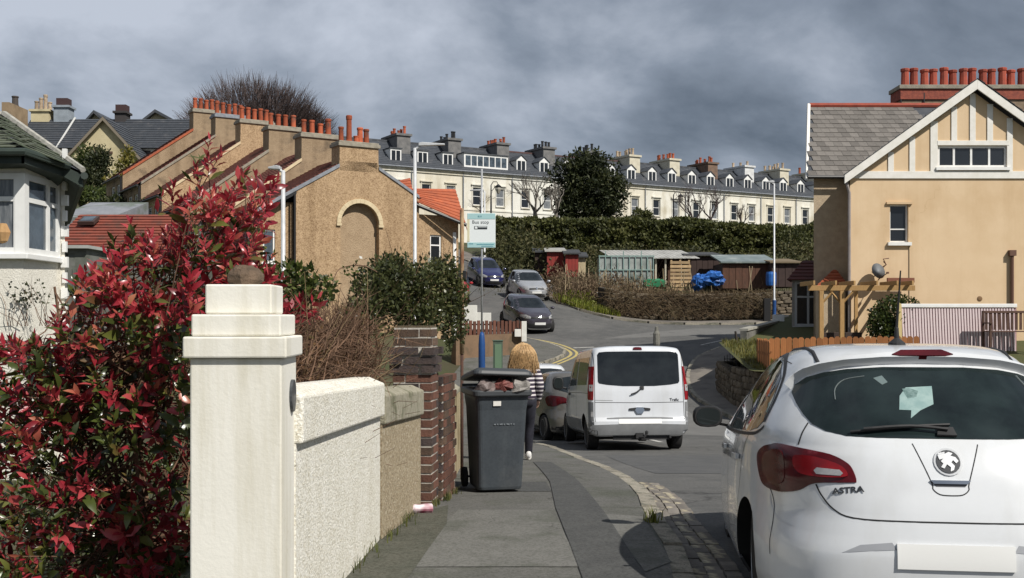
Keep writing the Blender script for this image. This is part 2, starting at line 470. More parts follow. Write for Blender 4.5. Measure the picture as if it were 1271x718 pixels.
# worn patches and trench reinstatements in the near pavement
def pavpatch(poly, dz, name, mat):
    o = sheet(poly, .10 + dz, .3, name, mat, parent=pave); return o
m_p1 = M('patch_pale', (.160,.157,.145), (.135,.133,.122), sc=5, rough=.93, bump=.3, bsc=140, bdist=.008, c3=(.108,.110,.095), sc3=1.6, fine=(75,(.66,.66,.64)), crack=(1.1,.010,(.4,.4,.38)))
m_p2 = M('patch_dark', (.068,.069,.068), (.085,.086,.083), sc=4, rough=.93, bump=.3, bsc=140, bdist=.008, fine=(75,(.6,.6,.6)))
pavpatch([(-.62,6.75),(.42,6.75),(.36,8.6),(.30,9.2),(-.45,9.2),(-.5,8.6)], .004, 'asphalt_patch', m_p1)
pavpatch([(.43,5.2),(.80,5.2),(.76,9.1),(.70,11.8),(.55,15.5),(.30,15.5),(.40,11.6),(.37,9.3)], .008, 'asphalt_patch', m_p2)
pavpatch([(-.66,10.6),(.38,10.6),(.36,11.6),(-.62,11.6)], .004, 'asphalt_patch', m_p2)
pavpatch([(.80,6.6),(1.0,6.9),(1.05,8.8),(.72,9.0)], .004, 'asphalt_patch', m_p1)
pavpatch([(-1.1,6.2),(-.62,6.2),(-.5,8.4),(-.55,9.5),(-.78,9.0),(-.92,7.7)], .006, 'asphalt_patch', M('patch_moss', (.080,.082,.064), (.105,.102,.082), sc=6, rough=.95, bump=.5, bsc=60, fine=(60,(.6,.6,.55))))
# road surface patches
def roadpatch(poly, dz, name, mat, step=.5): return sheet(poly, dz, step, name, mat, parent=road)
m_r2 = M('road_patch', (.075,.076,.077), (.095,.095,.094), sc=3, rough=.9, bump=.3, bsc=90, bdist=.01)
m_r3 = M('road_patch_pale', (.15,.147,.14), (.125,.123,.118), sc=2, rough=.9, bump=.3, bsc=90, bdist=.01)
roadpatch([(3.0,28),(5.9,27),(5.6,34),(3.4,36)], .004, 'asphalt_patch', m_r3, 1)
roadpatch([(2.6,44.2),(6.5,43.5),(7.2,46),(4,47.2)], .004, 'asphalt_patch', m_r2, 1)
roadpatch([(4,49),(11,50.5),(16,54.5),(9,54)], .004, 'asphalt_patch', m_r3, 1)
roadpatch([(1.9,14.5),(4.6,14.2),(4.4,18.8),(1.6,18.9)], .004, 'asphalt_patch', m_r2, .5)
# granite setts beside the kerb with worn yellow paint
m_sett = M('sett_stone', (.15,.135,.12), (.20,.18,.155), sc=9, rough=.9, bump=.6, bsc=45, objr=.25)
m_sety = M('sett_painted', (.52,.46,.32), (.30,.26,.19), sc=11, rough=.9, bump=.6, bsc=45, objr=.15, c3=(.17,.15,.13), sc3=7, f3=(.36,.55))
mb = MB(); mb.box(-.075,.075,-.05,.05,-.05,.012)
me_sett = [mb.mesh('sett', m_sett), mb.mesh('sett', m_sety)]
Kd = [Vector(p) for p in dense([tuple(p) for p in KL], .16, closed=False)]
for j in range(1, len(Kd)-1):
    p = Kd[j]
    if not (5.6 < p[1] < 12.4): continue
    t = (Kd[j+1]-Kd[j-1]).normalized()
    for q in range(3):
        d = .13 + .06 + q*.108
        c = p + Vector((t[1], -t[0]))*d
        paint = rnd.random() < (.12,.62,.5)[q]
        piece(me_sett[1 if paint else 0], 'sett', road, (c[0]+rnd.uniform(-.006,.006), c[1]+(.08 if q % 2 else 0), zg(*c)+rnd.uniform(0,.012)),
              (0, 0, math.atan2(t[1], t[0])+rnd.uniform(-.06,.06)), (rnd.uniform(.92,1.0), rnd.uniform(.92,1.02), 1))
# double yellow lines round the corner, white give-way line, worn dash
m_yel = M('yellow_line_paint', (.46,.37,.13), (.37,.30,.13), sc=8, rough=.8, c3=(.2,.18,.12), sc3=6, f3=(.56,.7))
m_wht = M('white_line_paint', (.55,.54,.50), (.40,.39,.37), sc=8, rough=.8, c3=(.16,.155,.15), sc3=6, f3=(.52,.66))
def line(P, d0, w, y0, y1, name, mat, dz=.006):
    A = offset_path(P, d0); B = offset_path(P, d0+w)
    sel = [i for i, p in enumerate(P) if y0 <= p[1] <= y1]
    mb = MB(); pts = []
    for i in sel: pts += [tuple(A[i]), tuple(B[i])]
    zz_ = zga(pts)
    mb.add([(p[0], p[1], float(z)+dz) for p, z in zip(pts, zz_)], [(2*k, 2*k+1, 2*k+3, 2*k+2) for k in range(len(sel)-1)])
    return struct(mb, name, mat, parent=road)
KLd = smooth_path([tuple(p) for p in KL], 4)
line(KLd, .22, .12, 39.5, 51, 'yellow_line', m_yel)
line(KLd, .46, .12, 39.5, 51, 'yellow_line', m_yel)
line(KLd, .24, .10, 36, 39.5, 'yellow_line', m_yel)
for (a, b) in (((2.9,43.4),(3.7,43.5)),((4.3,43.6),(5.1,43.7)),((7.9,45.9),(9.0,47.0)),((10.2,48.2),(11.4,49)),((3.2,33.5),(3.15,35.5)),((3.1,38),(3.0,40)),((3.3,24.2),(3.2,26)),((2.6,46.6),(3.5,46.7))):
    a, b = Vector(a), Vector(b); n_ = Vector((-(b-a)[1], (b-a)[0])).normalized()*.06
    roadpatch([tuple(a-n_), tuple(b-n_), tuple(b+n_), tuple(a+n_)], .009, 'white_line', m_wht, .4)
# ------------------------------------------------------------------ building helpers
m_pane = M('window_glass', (.015,.018,.022), rough=.06, spec=.8)
m_pane2 = M('window_glass_blue', (.10,.13,.16), (.03,.04,.05), sc=2, rough=.06, spec=.8)
m_net = M('window_glass_net_curtain', (.22,.23,.24), (.10,.11,.12), sc=3, rough=.12, spec=.7, stretch=(6,1,1))
m_upvc = M('white_frame', (.80,.80,.78), (.72,.72,.70), sc=4, rough=.35, spec=.5)
m_darkframe = M('dark_frame', (.06,.04,.035), rough=.5)
m_black = M('black_iron', (.015,.015,.016), rough=.45, spec=.5)
m_pot = M('terracotta_pot', (.40,.10,.045), (.28,.07,.035), sc=4, rough=.85, objr=.3, c3=(.12,.06,.045), sc3=3, f3=(.55,.7))
m_potp = M('buff_pot', (.45,.36,.26), (.30,.22,.15), sc=4, rough=.85, objr=.3)
m_lead = M('lead_flashing', (.25,.27,.30), (.17,.18,.20), sc=4, rough=.6)

def facade(mb, x0, x1, z0, z1, holes, rv=.12, m=0):
    xs = sorted({x0, x1} | {h[0] for h in holes} | {h[1] for h in holes})
    zs = sorted({z0, z1} | {h[2] for h in holes} | {h[3] for h in holes})
    for i in range(len(xs)-1):
        for j in range(len(zs)-1):
            cx_, cz_ = (xs[i]+xs[i+1])/2, (zs[j]+zs[j+1])/2
            if any(h[0] < cx_ < h[1] and h[2] < cz_ < h[3] for h in holes): continue
            mb.poly([(xs[i],0,zs[j]),(xs[i+1],0,zs[j]),(xs[i+1],0,zs[j+1]),(xs[i],0,zs[j+1])], m)
    for a, b, c, d in holes:
        mb.poly([(a,0,c),(a,rv,c),(a,rv,d),(a,0,d)], m); mb.poly([(b,0,c),(b,0,d),(b,rv,d),(b,rv,c)], m)
        mb.poly([(a,0,d),(a,rv,d),(b,rv,d),(b,0,d)], m); mb.poly([(a,0,c),(b,0,c),(b,rv,c),(a,rv,c)], m)
def window(parent, T, x0, x1, z0, z1, fm=None, pm=None, mull=(), trans=(), fw=.06, rv=.12, sill=None, name='window', sillh=.07, sillo=.07):
    fm = fm or m_upvc; pm = pm or m_pane
    mb = MB(); mb.T = T; y0, y1 = rv-.06, rv
    mb.box(x0,x1,y0,y1,z0,z0+fw); mb.box(x0,x1,y0,y1,z1-fw,z1)
    mb.box(x0,x0+fw,y0,y1,z0+fw,z1-fw); mb.box(x1-fw,x1,y0,y1,z0+fw,z1-fw)
    for f in mull:
        x = x0+(x1-x0)*f; mb.box(x-fw*.45,x+fw*.45,y0+.004,y1,z0+fw,z1-fw)
    xb = [x0+fw] + [x0+(x1-x0)*f for f in mull] + [x1-fw]
    for f in trans:
        z = z0+(z1-z0)*f; off = fw*.45
        for i in range(len(xb)-1):
            mb.box(xb[i]+(off if i else 0), xb[i+1]-(off if i < len(xb)-2 else 0), y0+.008,y1,z-fw*.4,z+fw*.4)
    w = part(mb, name, fm, parent)
    mb = MB(); mb.T = T; mb.box(x0+.002,x1-.002,rv-.025,rv-.015,z0+.002,z1-.002); part(mb, 'pane', pm, w)
    if sill:
        mb = MB(); mb.T = T; mb.box(x0-.08,x1+.08,-sillo,rv,z0-sillh,z0-.002); part(mb, 'sill', sill, w)
    return w
def course_roof(mb, a, b, c, d, n, th=.03, m=0):
    """slope laid in n overlapping courses; a,b eave ends, c,d ridge ends (c above b)"""
    a, b, c, d = map(Vector, (a, b, c, d)); nn = (b-a).cross(d-a).normalized()
    if nn.z < 0: nn = -nn
    for i in range(n):
        t0, t1 = i/n, (i+1)/n
        p0, p1, p2, p3 = a.lerp(d,t0)+nn*th, b.lerp(c,t0)+nn*th, b.lerp(c,t1), a.lerp(d,t1)
        q0, q1 = a.lerp(d,t0)-nn*.01, b.lerp(c,t0)-nn*.01
        mb.add([p0,p1,p2,p3,q0,q1], [(0,1,2,3),(4,5,1,0),(4,0,3),(5,2,1)], m)
def pot(mb, c, h, r):
    mb.lathe([(r*1.12,0),(r*1.12,h*.06),(r*.95,h*.10),(r*.86,h*.82),(r*1.02,h*.86),(r*1.05,h*.97),(r*.9,h),(r*.72,h*.985),(r*.7,h*.7)], c, 10)
def rotz(loc, a): return Matrix.Translation(loc) @ Matrix.Rotation(a, 4, 'Z')

# ------------------------------------------------------------------ garden frontage on the left, nearest first
m_cream = M('cream_render', (.77,.75,.68), (.73,.71,.64), sc=2.5, rough=.8, bump=.10, bsc=40, c3=(.64,.62,.53), sc3=1.2, f3=(.55,.75), streak=((.62,.58,.45),.55,6), crack=(1.3,.004,(.78,.74,.66)))
m_rough = M('white_roughcast', (.86,.84,.77), (.80,.78,.70), sc=6, rough=.95, bump=.55, bsc=70, bdist=.03, c3=(.42,.39,.32), sc3=60, f3=(.60,.67), streak=((.7,.66,.54),.3,3), fine=(85,(.74,.71,.64)))  # dark c3 specks paint in the small shadows between the pebbles
m_pebb = M('buff_pebbledash', (.46,.38,.26), (.33,.27,.18), sc=30, rough=.95, bump=.6, bsc=60, bdist=.03, fine=(80,(.6,.56,.5)), c3=(.55,.49,.38), sc3=44, f3=(.54,.62))
m_cope = M('weathered_coping', (.40,.37,.29), (.28,.26,.19), sc=25, rough=.95, bump=.8, bsc=70, bdist=.02, c3=(.14,.14,.08), sc3=5, f3=(.52,.66))
HEAD = R(8.4)                        # the frontage heads this much to the right of the view

pl = thing('gate_pillar', 'cream rendered gate pillar with stepped cap and brown stone on top, beside red shrub', 'pillar', (-1.222,5.03,-.05), R(2))
mb = MB(); mb.box(-.2,.2,-.2,.2,0,1.372); part(mb, 'shaft', m_cream, pl, bevel=.008)
mb = MB(); mb.box(-.226,.226,-.226,.226,1.374,1.468); part(mb, 'cap_tier', m_cream, pl, bevel=.008)
mb = MB(); mb.box(-.196,.196,-.196,.196,1.470,1.566); part(mb, 'cap_tier', m_cream, pl, bevel=.008)
mb = MB(); mb.box(-.147,.147,-.147,.147,1.568,1.70); part(mb, 'cap_block', m_cream, pl, bevel=.008)
mb = MB(); mb.blob((0,0,1.735), (.085,.08,.058), 12, 7, .10); part(mb, 'top_stone', M('brown_stone', (.16,.11,.075), (.09,.065,.045), sc=14, rough=.95, bump=.8, bsc=40), pl)
mb = MB(); T0 = mb.T; mb.T = Matrix.Translation((.201,.06,1.19)) @ Matrix.Rotation(R(90),4,'Y')
mb.tube_rings([[(.075*math.cos(t*.314), .060*math.sin(t*.314), z) for t in range(20)] for z in (-.002,.010,.013)])
part(mb, 'number_plaque', M('slate_plaque', (.035,.04,.045), (.07,.075,.08), sc=20, rough=.4), pl)

def frontage(p0, p1, th, zb0, zb1, zt0, zt1, copw, coph, name, label, cat, mw, mc, n=1):
    """wall between two plan points (street face), thickness to the left; own coping"""
    a, b = Vector((*p0, 0)), Vector((*p1, 0)); d = (b-a).normalized(); lf = Vector((-d.y, d.x, 0))
    t = thing(name, label, cat, (a.x, a.y, zb0))
    mb = MB()
    mb.prism([a+Vector((0,0,zb0-.25)), b+Vector((0,0,zb1-.25)), b+Vector((0,0,zt1-coph)), a+Vector((0,0,zt0-coph))], lf*th)
    part(mb, 'wall', mw, t, world=True)
    mb = MB(); o = -lf*copw
    hi = .045
    for k in range(n):
        f0, f1 = k/n, (k+1)/n - .003
        A0, B0 = a.lerp(b,f0), a.lerp(b,f1); z0, z1 = zt0+(zt1-zt0)*f0-coph+.002, zt0+(zt1-zt0)*f1-coph+.002
        sec = lambda P, z: [P+o+Vector((0,0,z)), P+o+Vector((0,0,z+coph-hi)), P+lf*th*.3+Vector((0,0,z+coph)), P+lf*th*.7+Vector((0,0,z+coph)), P+lf*(th+copw)+Vector((0,0,z+coph-hi)), P+lf*(th+copw)+Vector((0,0,z))]
        mb.tube_rings([sec(A0, z0), sec(B0, z1)])
    part(mb, 'coping', mc, t, world=True, bevel=.012)
    return t
frontage((-1.02,5.18),(-.925,7.70), .24, -.04,-.05, 1.175,1.085, .035,.27, 'garden_wall', 'white roughcast garden wall joined to the cream gate pillar, with a thick coping', 'wall', m_rough, m_rough)
frontage((-.915,7.72),(-.775,9.32), .24, -.05,-.10, 1.00,.93, .03,.25, 'garden_wall', 'low buff pebble dashed wall between the white wall and the brick pier', 'wall', m_pebb, m_cope)
frontage((-.60,10.2),(-.66,14.0), .22, -.18,-.42, .80,.66, .0,.10, 'garden_wall', 'stained buff rendered wall behind the wheelie bin, beyond the brick pier', 'wall', M('stained_render', (.42,.35,.22), (.33,.26,.15), sc=3, rough=.95, bump=.5, bsc=60, c3=(.22,.17,.09), sc3=1.6), m_cope)
frontage((-.66,14.05),(-1.3,22), .22, -.45,-1.0, .55,.05, .02,.10, 'garden_wall', 'farther garden wall running downhill past the walking woman', 'wall', m_pebb, m_cope)

# brick pier: each brick its own piece
m_mort = M('pale_mortar', (.55,.52,.46), (.42,.39,.34), sc=20, rough=.95, bump=.4, bsc=80)
m_brk = [M('brick_purple', (.080,.058,.052), (.055,.043,.042), sc=14, rough=.8, bump=.5, bsc=60, objr=.35),
         M('brick_red', (.15,.070,.048), (.105,.052,.038), sc=14, rough=.85, bump=.5, bsc=60, objr=.35),
         M('brick_brown', (.125,.080,.055), (.085,.058,.042), sc=14, rough=.85, bump=.5, bsc=60, objr=.35)]
bp = thing('brick_pier', 'square brick gate pier with pale mortar and a dark overhanging head beside the bin', 'pier', (-.845,9.66,-.16), -R(6))
CH = .0785
me_b = []
for mt in m_brk:
    q = MB(); q.box(-.1125,.1125,-.052,.052,-.0312,.0312)
    me_b.append(q.mesh('brick', mt))
mb = MB(); mb.box(-.1645,.1645,-.1645,.1645,0,1.41); mb.box(-.160,.160,-.160,.160,1.411,1.575); part(mb, 'mortar_core', m_mort, bp)
for c in range(20):
    z = .0395 + c*CH
    hw = .1725 + (.022 if c in (16, 17) else .014 if c == 15 else -.004 if c > 17 else 0)
    for side in range(4):
        a = side*math.pi/2
        x = (-1 if c % 2 else 1)*(hw - .1155); y = -hw + .052
        if c >= 18: k = 2
        elif c >= 15: k = 0
        else: k = rnd.choices([0,1,2], [.15,.5,.35])[0]
        piece(me_b[k], 'brick', bp, (x*math.cos(a)-y*math.sin(a)+rnd.uniform(-.0016,.0016), x*math.sin(a)+y*math.cos(a)+rnd.uniform(-.0016,.0016), z+rnd.uniform(-.0015,.0015)),
              (0,0,a+rnd.uniform(-.012,.012)), ((hw-.052)*2/.2410*1.0, 1, 1))
mb = MB(); mb.box(-.155,.155,-.155,.155,1.576,1.592); part(mb, 'mortar_top', M('mossy_mortar', (.16,.12,.08), (.08,.07,.04), sc=12, rough=.95, bump=.6, bsc=50), bp)
# low return of brick beyond the pier
br = thing('brick_return', 'short red brick return wall behind the pier, in front of the ivy', 'wall', (-.715,9.98,-.2), -R(6))
mb = MB(); mb.box(-.10,.10,-.1,.62,0,1.12); part(mb, 'mortar_core', m_mort, br)
for c in range(15):
    for k in range(3):
        half = c % 2 and k == 0
        piece(me_b[1 if rnd.random() < .6 else 2], 'brick', br, (.062, (.006 if half else .06 + k*.232 - (.116 if c % 2 else 0)), .0375 + c*CH), (0,0,R(90)), (.47 if half else 1, 1, 1))
    piece(me_b[rnd.choice((0,1,2))], 'brick', br, (0, -.062, .0375 + c*CH), (0,0,0), (.9,1,1))

# ------------------------------------------------------------------ wheelie bin
m_bin = M('grey_bin_plastic', (.052,.062,.072), (.045,.053,.062), sc=5, rough=.5, spec=.4, c3=(.075,.082,.088), sc3=2.2, f3=(.5,.75), streak=((1.7,1.65,1.55),.5,7), fine=(60,(.86,.86,.86)))
m_binl = M('bin_lid_plastic', (.05,.055,.06), (.042,.046,.05), sc=5, rough=.5, spec=.4)
bn = thing('wheelie_bin', 'dark grey wheelie bin overfilled so that its lid stands ajar', 'bin', (-.16,10.72,zg(-.16,10.7)+.105), R(13))
mb = MB()
def rect(w, d, z, dy=0, r=.05, n=4):
    out = []
    for cx_, cy_, a0 in ((w/2-r, d/2-r, 0), (-w/2+r, d/2-r, 90), (-w/2+r, -d/2+r, 180), (w/2-r, -d/2+r, 270)):
        for k in range(n+1):
            t = R(a0 + 90*k/n); out.append((cx_ + r*math.cos(t), cy_ + r*math.sin(t) + dy, z))
    return out
mb.tube_rings([rect(.42,.47,.03,.02),rect(.435,.49,.06,.02),rect(.49,.61,.80,0),rect(.515,.65,.90,0),rect(.52,.66,.955,0)])
part(mb, 'body', m_bin, bn, smooth=False, bevel=.006)
mb = MB()
mb.tube_rings([rect(.56,.71,.93,0,.06),rect(.575,.73,.945,0,.06),rect(.575,.73,.985,0,.06),rect(.545,.69,.995,0,.06)])
part(mb, 'rim', m_binl, bn, bevel=.006)
mb = MB(); mb.T = Matrix.Translation((0,.39,1.03)) @ Matrix.Rotation(R(-7.5),4,'X') @ Matrix.Rotation(R(2.5),4,'Y') @ Matrix.Translation((0,-.40,0))
mb.tube_rings([rect(.565,.75,0,0,.07),rect(.58,.77,.012,0,.07),rect(.565,.75,.045,0,.07),rect(.48,.65,.075,0,.07),rect(.30,.4,.085,0,.07)])
part(mb, 'lid', m_binl, bn, bevel=.006)
mb = MB(); mb.tube([(-.26,.40,1.0),(.26,.40,1.0)], .016, 8); mb.tube([(-.22,.44,.93),(-.22,.41,1.0)], .014, 6); mb.tube([(.22,.44,.93),(.22,.41,1.0)], .014, 6)
part(mb, 'handle', m_binl, bn)
for s in (-1, 1):
    mb = MB(); mb.T = Matrix.Translation((s*.262,.25,.10)) @ Matrix.Rotation(R(90),4,'Y')
    mb.lathe([(.06,-.025),(.095,-.022),(.10,-.01),(.10,.01),(.095,.022),(.06,.025)], (0,0,0), 20)
    part(mb, 'wheel', M('black_rubber', (.018,.018,.018), rough=.85), bn, smooth=True)
mb = MB(); mb.tube([(-.29,.27,.10),(.29,.27,.10)], .012, 6); part(mb, 'axle', m_black, bn)
mb = MB(); mb.cbox((-.055,-.326,.865), (.075,.004,.045), rx=R(8)); part(mb, 'sticker', M('paper_white', (.75,.73,.68), rough=.7), bn)
mb = MB()
for i in range(9): mb.cbox((-.07+i*.022+.004*(i%3), -.2965, .665+.002*(i%2)), (.012 if i%3 else .018,.004,.010), rx=R(6))
part(mb, 'embossed_lettering', M('embossed_grey', (.20,.22,.24), rough=.5), bn)
for x, c, lab in ((-.17,(.20,.16,.15),'pale crumpled bag under the left end of the bin lid'),(.0,(.20,.07,.06),'reddish packaging sticking out in the middle under the bin lid'),(.16,(.30,.28,.26),'whitish torn bag under the right end of the bin lid')):
    mb = MB(); mb.blob((-.16+x+.07, 10.72-.29+.15*x, bn.location.z+1.02), (.10,.08,.075), 9, 6, .25)
    solo(mb, 'rubbish_bag', M('bag'+lab[:4], c, tuple(v*.55 for v in c), sc=14, rough=.5, bump=.5, bsc=20), lab, 'rubbish', (-.16+x,10.45,bn.location.z+.95), 'rubbish in the wheelie bin')
# litter
lt = MB(); zl = zg(-.72,8.95)+.105
lt.T = rotz((-.735,9.0,zl+.035), R(20)) @ Matrix.Rotation(R(90),4,'Y') @ Matrix.Rotation(R(8),4,'X')
lt.tube_rings([[(.036*s_*math.cos(t*.5236)*(1+.12*math.sin(3*t)), .040*s_*math.sin(t*.5236), z) for t in range(12)] for z, s_ in ((-.09,.8),(-.06,1),(-.02,.88),(.03,1.05),(.08,1.0),(.085,.8))])
solo(lt, 'crushed_carton', M('litter_card', (.75,.72,.74), (.30,.05,.10), sc=11, rough=.6, detail=1), 'crushed white and dark red carton lying at the foot of the brick pier', 'litter', (-.735,9.0,zl))
# thin rusty pole and bus stop
rp = thing('rusty_pole', 'tall thin rusty pole with peeling cream paint standing between the bin and the bus stop', 'pole', (-.545,11.95,zg(-.545,11.95)+.09))
zb = rp.location.z
mb = MB(); mb.tube([(0,0,0),(0,0,1.38)], .017, 8); part(mb, 'lower_tube', M('rust_dark', (.09,.045,.03), (.05,.03,.025), sc=9, rough=.9, bump=.3), rp, smooth=True)
mb = MB(); mb.tube([(0,0,1.37),(0,0,2.93),(0,0,2.96)], [.024,.022,.012], 10)
part(mb, 'upper_tube', M('peeling_cream_paint', (.45,.34,.20), (.20,.08,.045), sc=5, rough=.85, bump=.3, stretch=(3,3,1)), rp, smooth=True)
mb = MB(); mb.box(-.045,.045,-.02,.02,2.18,2.28); part(mb, 'clip', m_black, rp, bevel=.004)

bs = thing('bus_stop', 'bus stop flag with pale teal bands on a thin grey pole with a blue sleeve', 'bus stop', (-.385,14.0,zg(-.385,14)+.09))
zb = bs.location.z
mb = MB(); mb.tube([(0,0,1.6),(0,0,3.60-zb-.20)], .0125, 10); part(mb, 'pole', M('galvanised', (.50,.51,.52), (.38,.39,.40), sc=8, rough=.45, metal=.5), bs, smooth=True)
mb = MB(); mb.tube([(0,0,0),(0,0,1.58),(0,0,1.70),(0,0,1.74)], [.043,.043,.034,.017], 12); part(mb, 'sleeve', M('blue_sleeve', (.018,.075,.24), (.015,.05,.16), sc=6, rough=.5), bs, smooth=True)
fl = at(580,265,14); fr = at(615,308,14)
x0, x1, zt, z0 = fl.x-bs.location.x, fr.x-bs.location.x, fl.z-zb, fr.z-zb
mb = MB(); mb.box(x0,x1,-.022,-.006,z0,zt); flag = part(mb, 'flag', M('sign_white', (.72,.76,.76), rough=.4), bs, bevel=.004)
m_teal = M('sign_teal', (.36,.55,.56), rough=.4); m_teald = M('sign_teal_dark', (.10,.28,.33), rough=.4); m_ink = M('sign_ink', (.03,.035,.04), rough=.5)
mb = MB(); mb.box(x0+.003,x1-.003,-.0250,-.022,zt-.075,zt-.004); part(mb, 'top_band', m_teal, flag)
mb = MB(); mb.box(x0+.003,x1-.003,-.0250,-.022,z0+.004,z0+.068); part(mb, 'bottom_band', m_teal, flag)
mb = MB(); mb.box(x0-.0,x0+.03,-.0255,-.0222,z0+.08,zt-.08); part(mb, 'side_band', M('sign_cream', (.62,.58,.40), rough=.5), flag)
def text(s, size, T, mat, parent, name='lettering', ext=.001, align='CENTER', shear=0, bold=0):
    cu = bpy.data.curves.new(name, 'FONT'); cu.body = s; cu.size = size; cu.extrude = ext; cu.align_x = align; cu.offset = bold; cu.shear = shear
    cu.resolution_u = 3
    tmp = bpy.data.objects.new(name, cu); COL.objects.link(tmp)
    dg = bpy.context.evaluated_depsgraph_get()
    me = bpy.data.meshes.new_from_object(tmp.evaluated_get(dg)); bpy.data.objects.remove(tmp); bpy.data.curves.remove(cu)
    me.transform(T); me.materials.clear(); me.materials.append(mat); me.name = name
    o = bpy.data.objects.new(name, me); link(o, parent); XF[o.name] = XF[parent.name]
    return o
FR = Matrix.Rotation(R(90),4,'X')
xm = (x0+x1)/2
text('Bus stop', .062, Matrix.Translation((xm-.01,-.0225,zt-.135)) @ FR, m_ink, flag)
text('BUS', .03, Matrix.Translation((xm-.02,-.0258,zt-.052)) @ FR, m_teald, flag)
mb = MB(); mb.box(xm-.09,xm+.075,-.0245,-.022,zt-.205,zt-.165); part(mb, 'route_panel', m_ink, flag)
mb = MB(); mb.box(xm-.082,xm-.05,-.0265,-.0245,zt-.199,zt-.171); mb.box(xm-.04,xm+.068,-.0265,-.0245,zt-.180,zt-.171); part(mb, 'route_panel_marks', MATS['sign_white'], flag)
mb = MB()
mb.box(x0+.02,x0+.075,-.0262,-.0248,z0+.045,z0+.056); mb.box(xm-.06,x1-.02,-.0262,-.0248,z0+.038,z0+.048); mb.box(xm+.0,x1-.03,-.0262,-.0248,z0+.016,z0+.025)
part(mb, 'small_print', m_teald, flag)
# ------------------------------------------------------------------ brown pebble dashed terrace stepping up the hill
m_dash = M('brown_pebbledash', (.52,.37,.225), (.42,.29,.175), sc=3.5, rough=.95, bump=.8, bsc=34, bdist=.04, streak=((.55,.5,.44),.6,1.3), fine=(26,(.62,.58,.52)), c3=(.27,.185,.115), sc3=22, f3=(.56,.68))
m_dash2 = M('brown_pebbledash_dull', (.36,.27,.175), (.28,.205,.13), sc=2.5, streak=((.5,.46,.42),.7,1.3), rough=.95, bump=1.0, bsc=30, bdist=.04, c3=(.13,.10,.07), sc3=1.2, f3=(.55,.75))
m_tile = M('brown_roof_tile', (.20,.072,.052), (.13,.052,.042), sc=3, rough=.85, bump=.4, bsc=12, c3=(.20,.13,.10), sc3=2.2, f3=(.58,.7))
m_orange = M('orange_roof_tile', (.43,.115,.05), (.30,.085,.045), sc=4, rough=.85, bump=.4, bsc=14, isl=.12)
m_capst = M('chimney_cap_stone', (.33,.30,.24), (.22,.20,.16), sc=4, rough=.95, bump=.4, bsc=30)
m_cream2 = M('cream_trim', (.62,.52,.34), (.52,.42,.27), sc=4, rough=.8)
TA = math.atan2(.527, .85)
TO = Vector((-6.26, 45.0)); TD = Vector((-2.23, 3.6))
WID = TD.length
tlabels = ['brown end house with a blind arch in its gable, nearest of the stepped row',
 'second house of the stepped brown row, its stack rising just behind the arched gable',
 'third house up the stepped brown row, behind the top of the red shrub',
 'fourth house up the stepped brown row, with the broad buff parapet',
 'fifth house up the stepped brown row, with a pale lead capped stack',
 'topmost house of the stepped brown row, with the orange tiled verge by the bare tree']
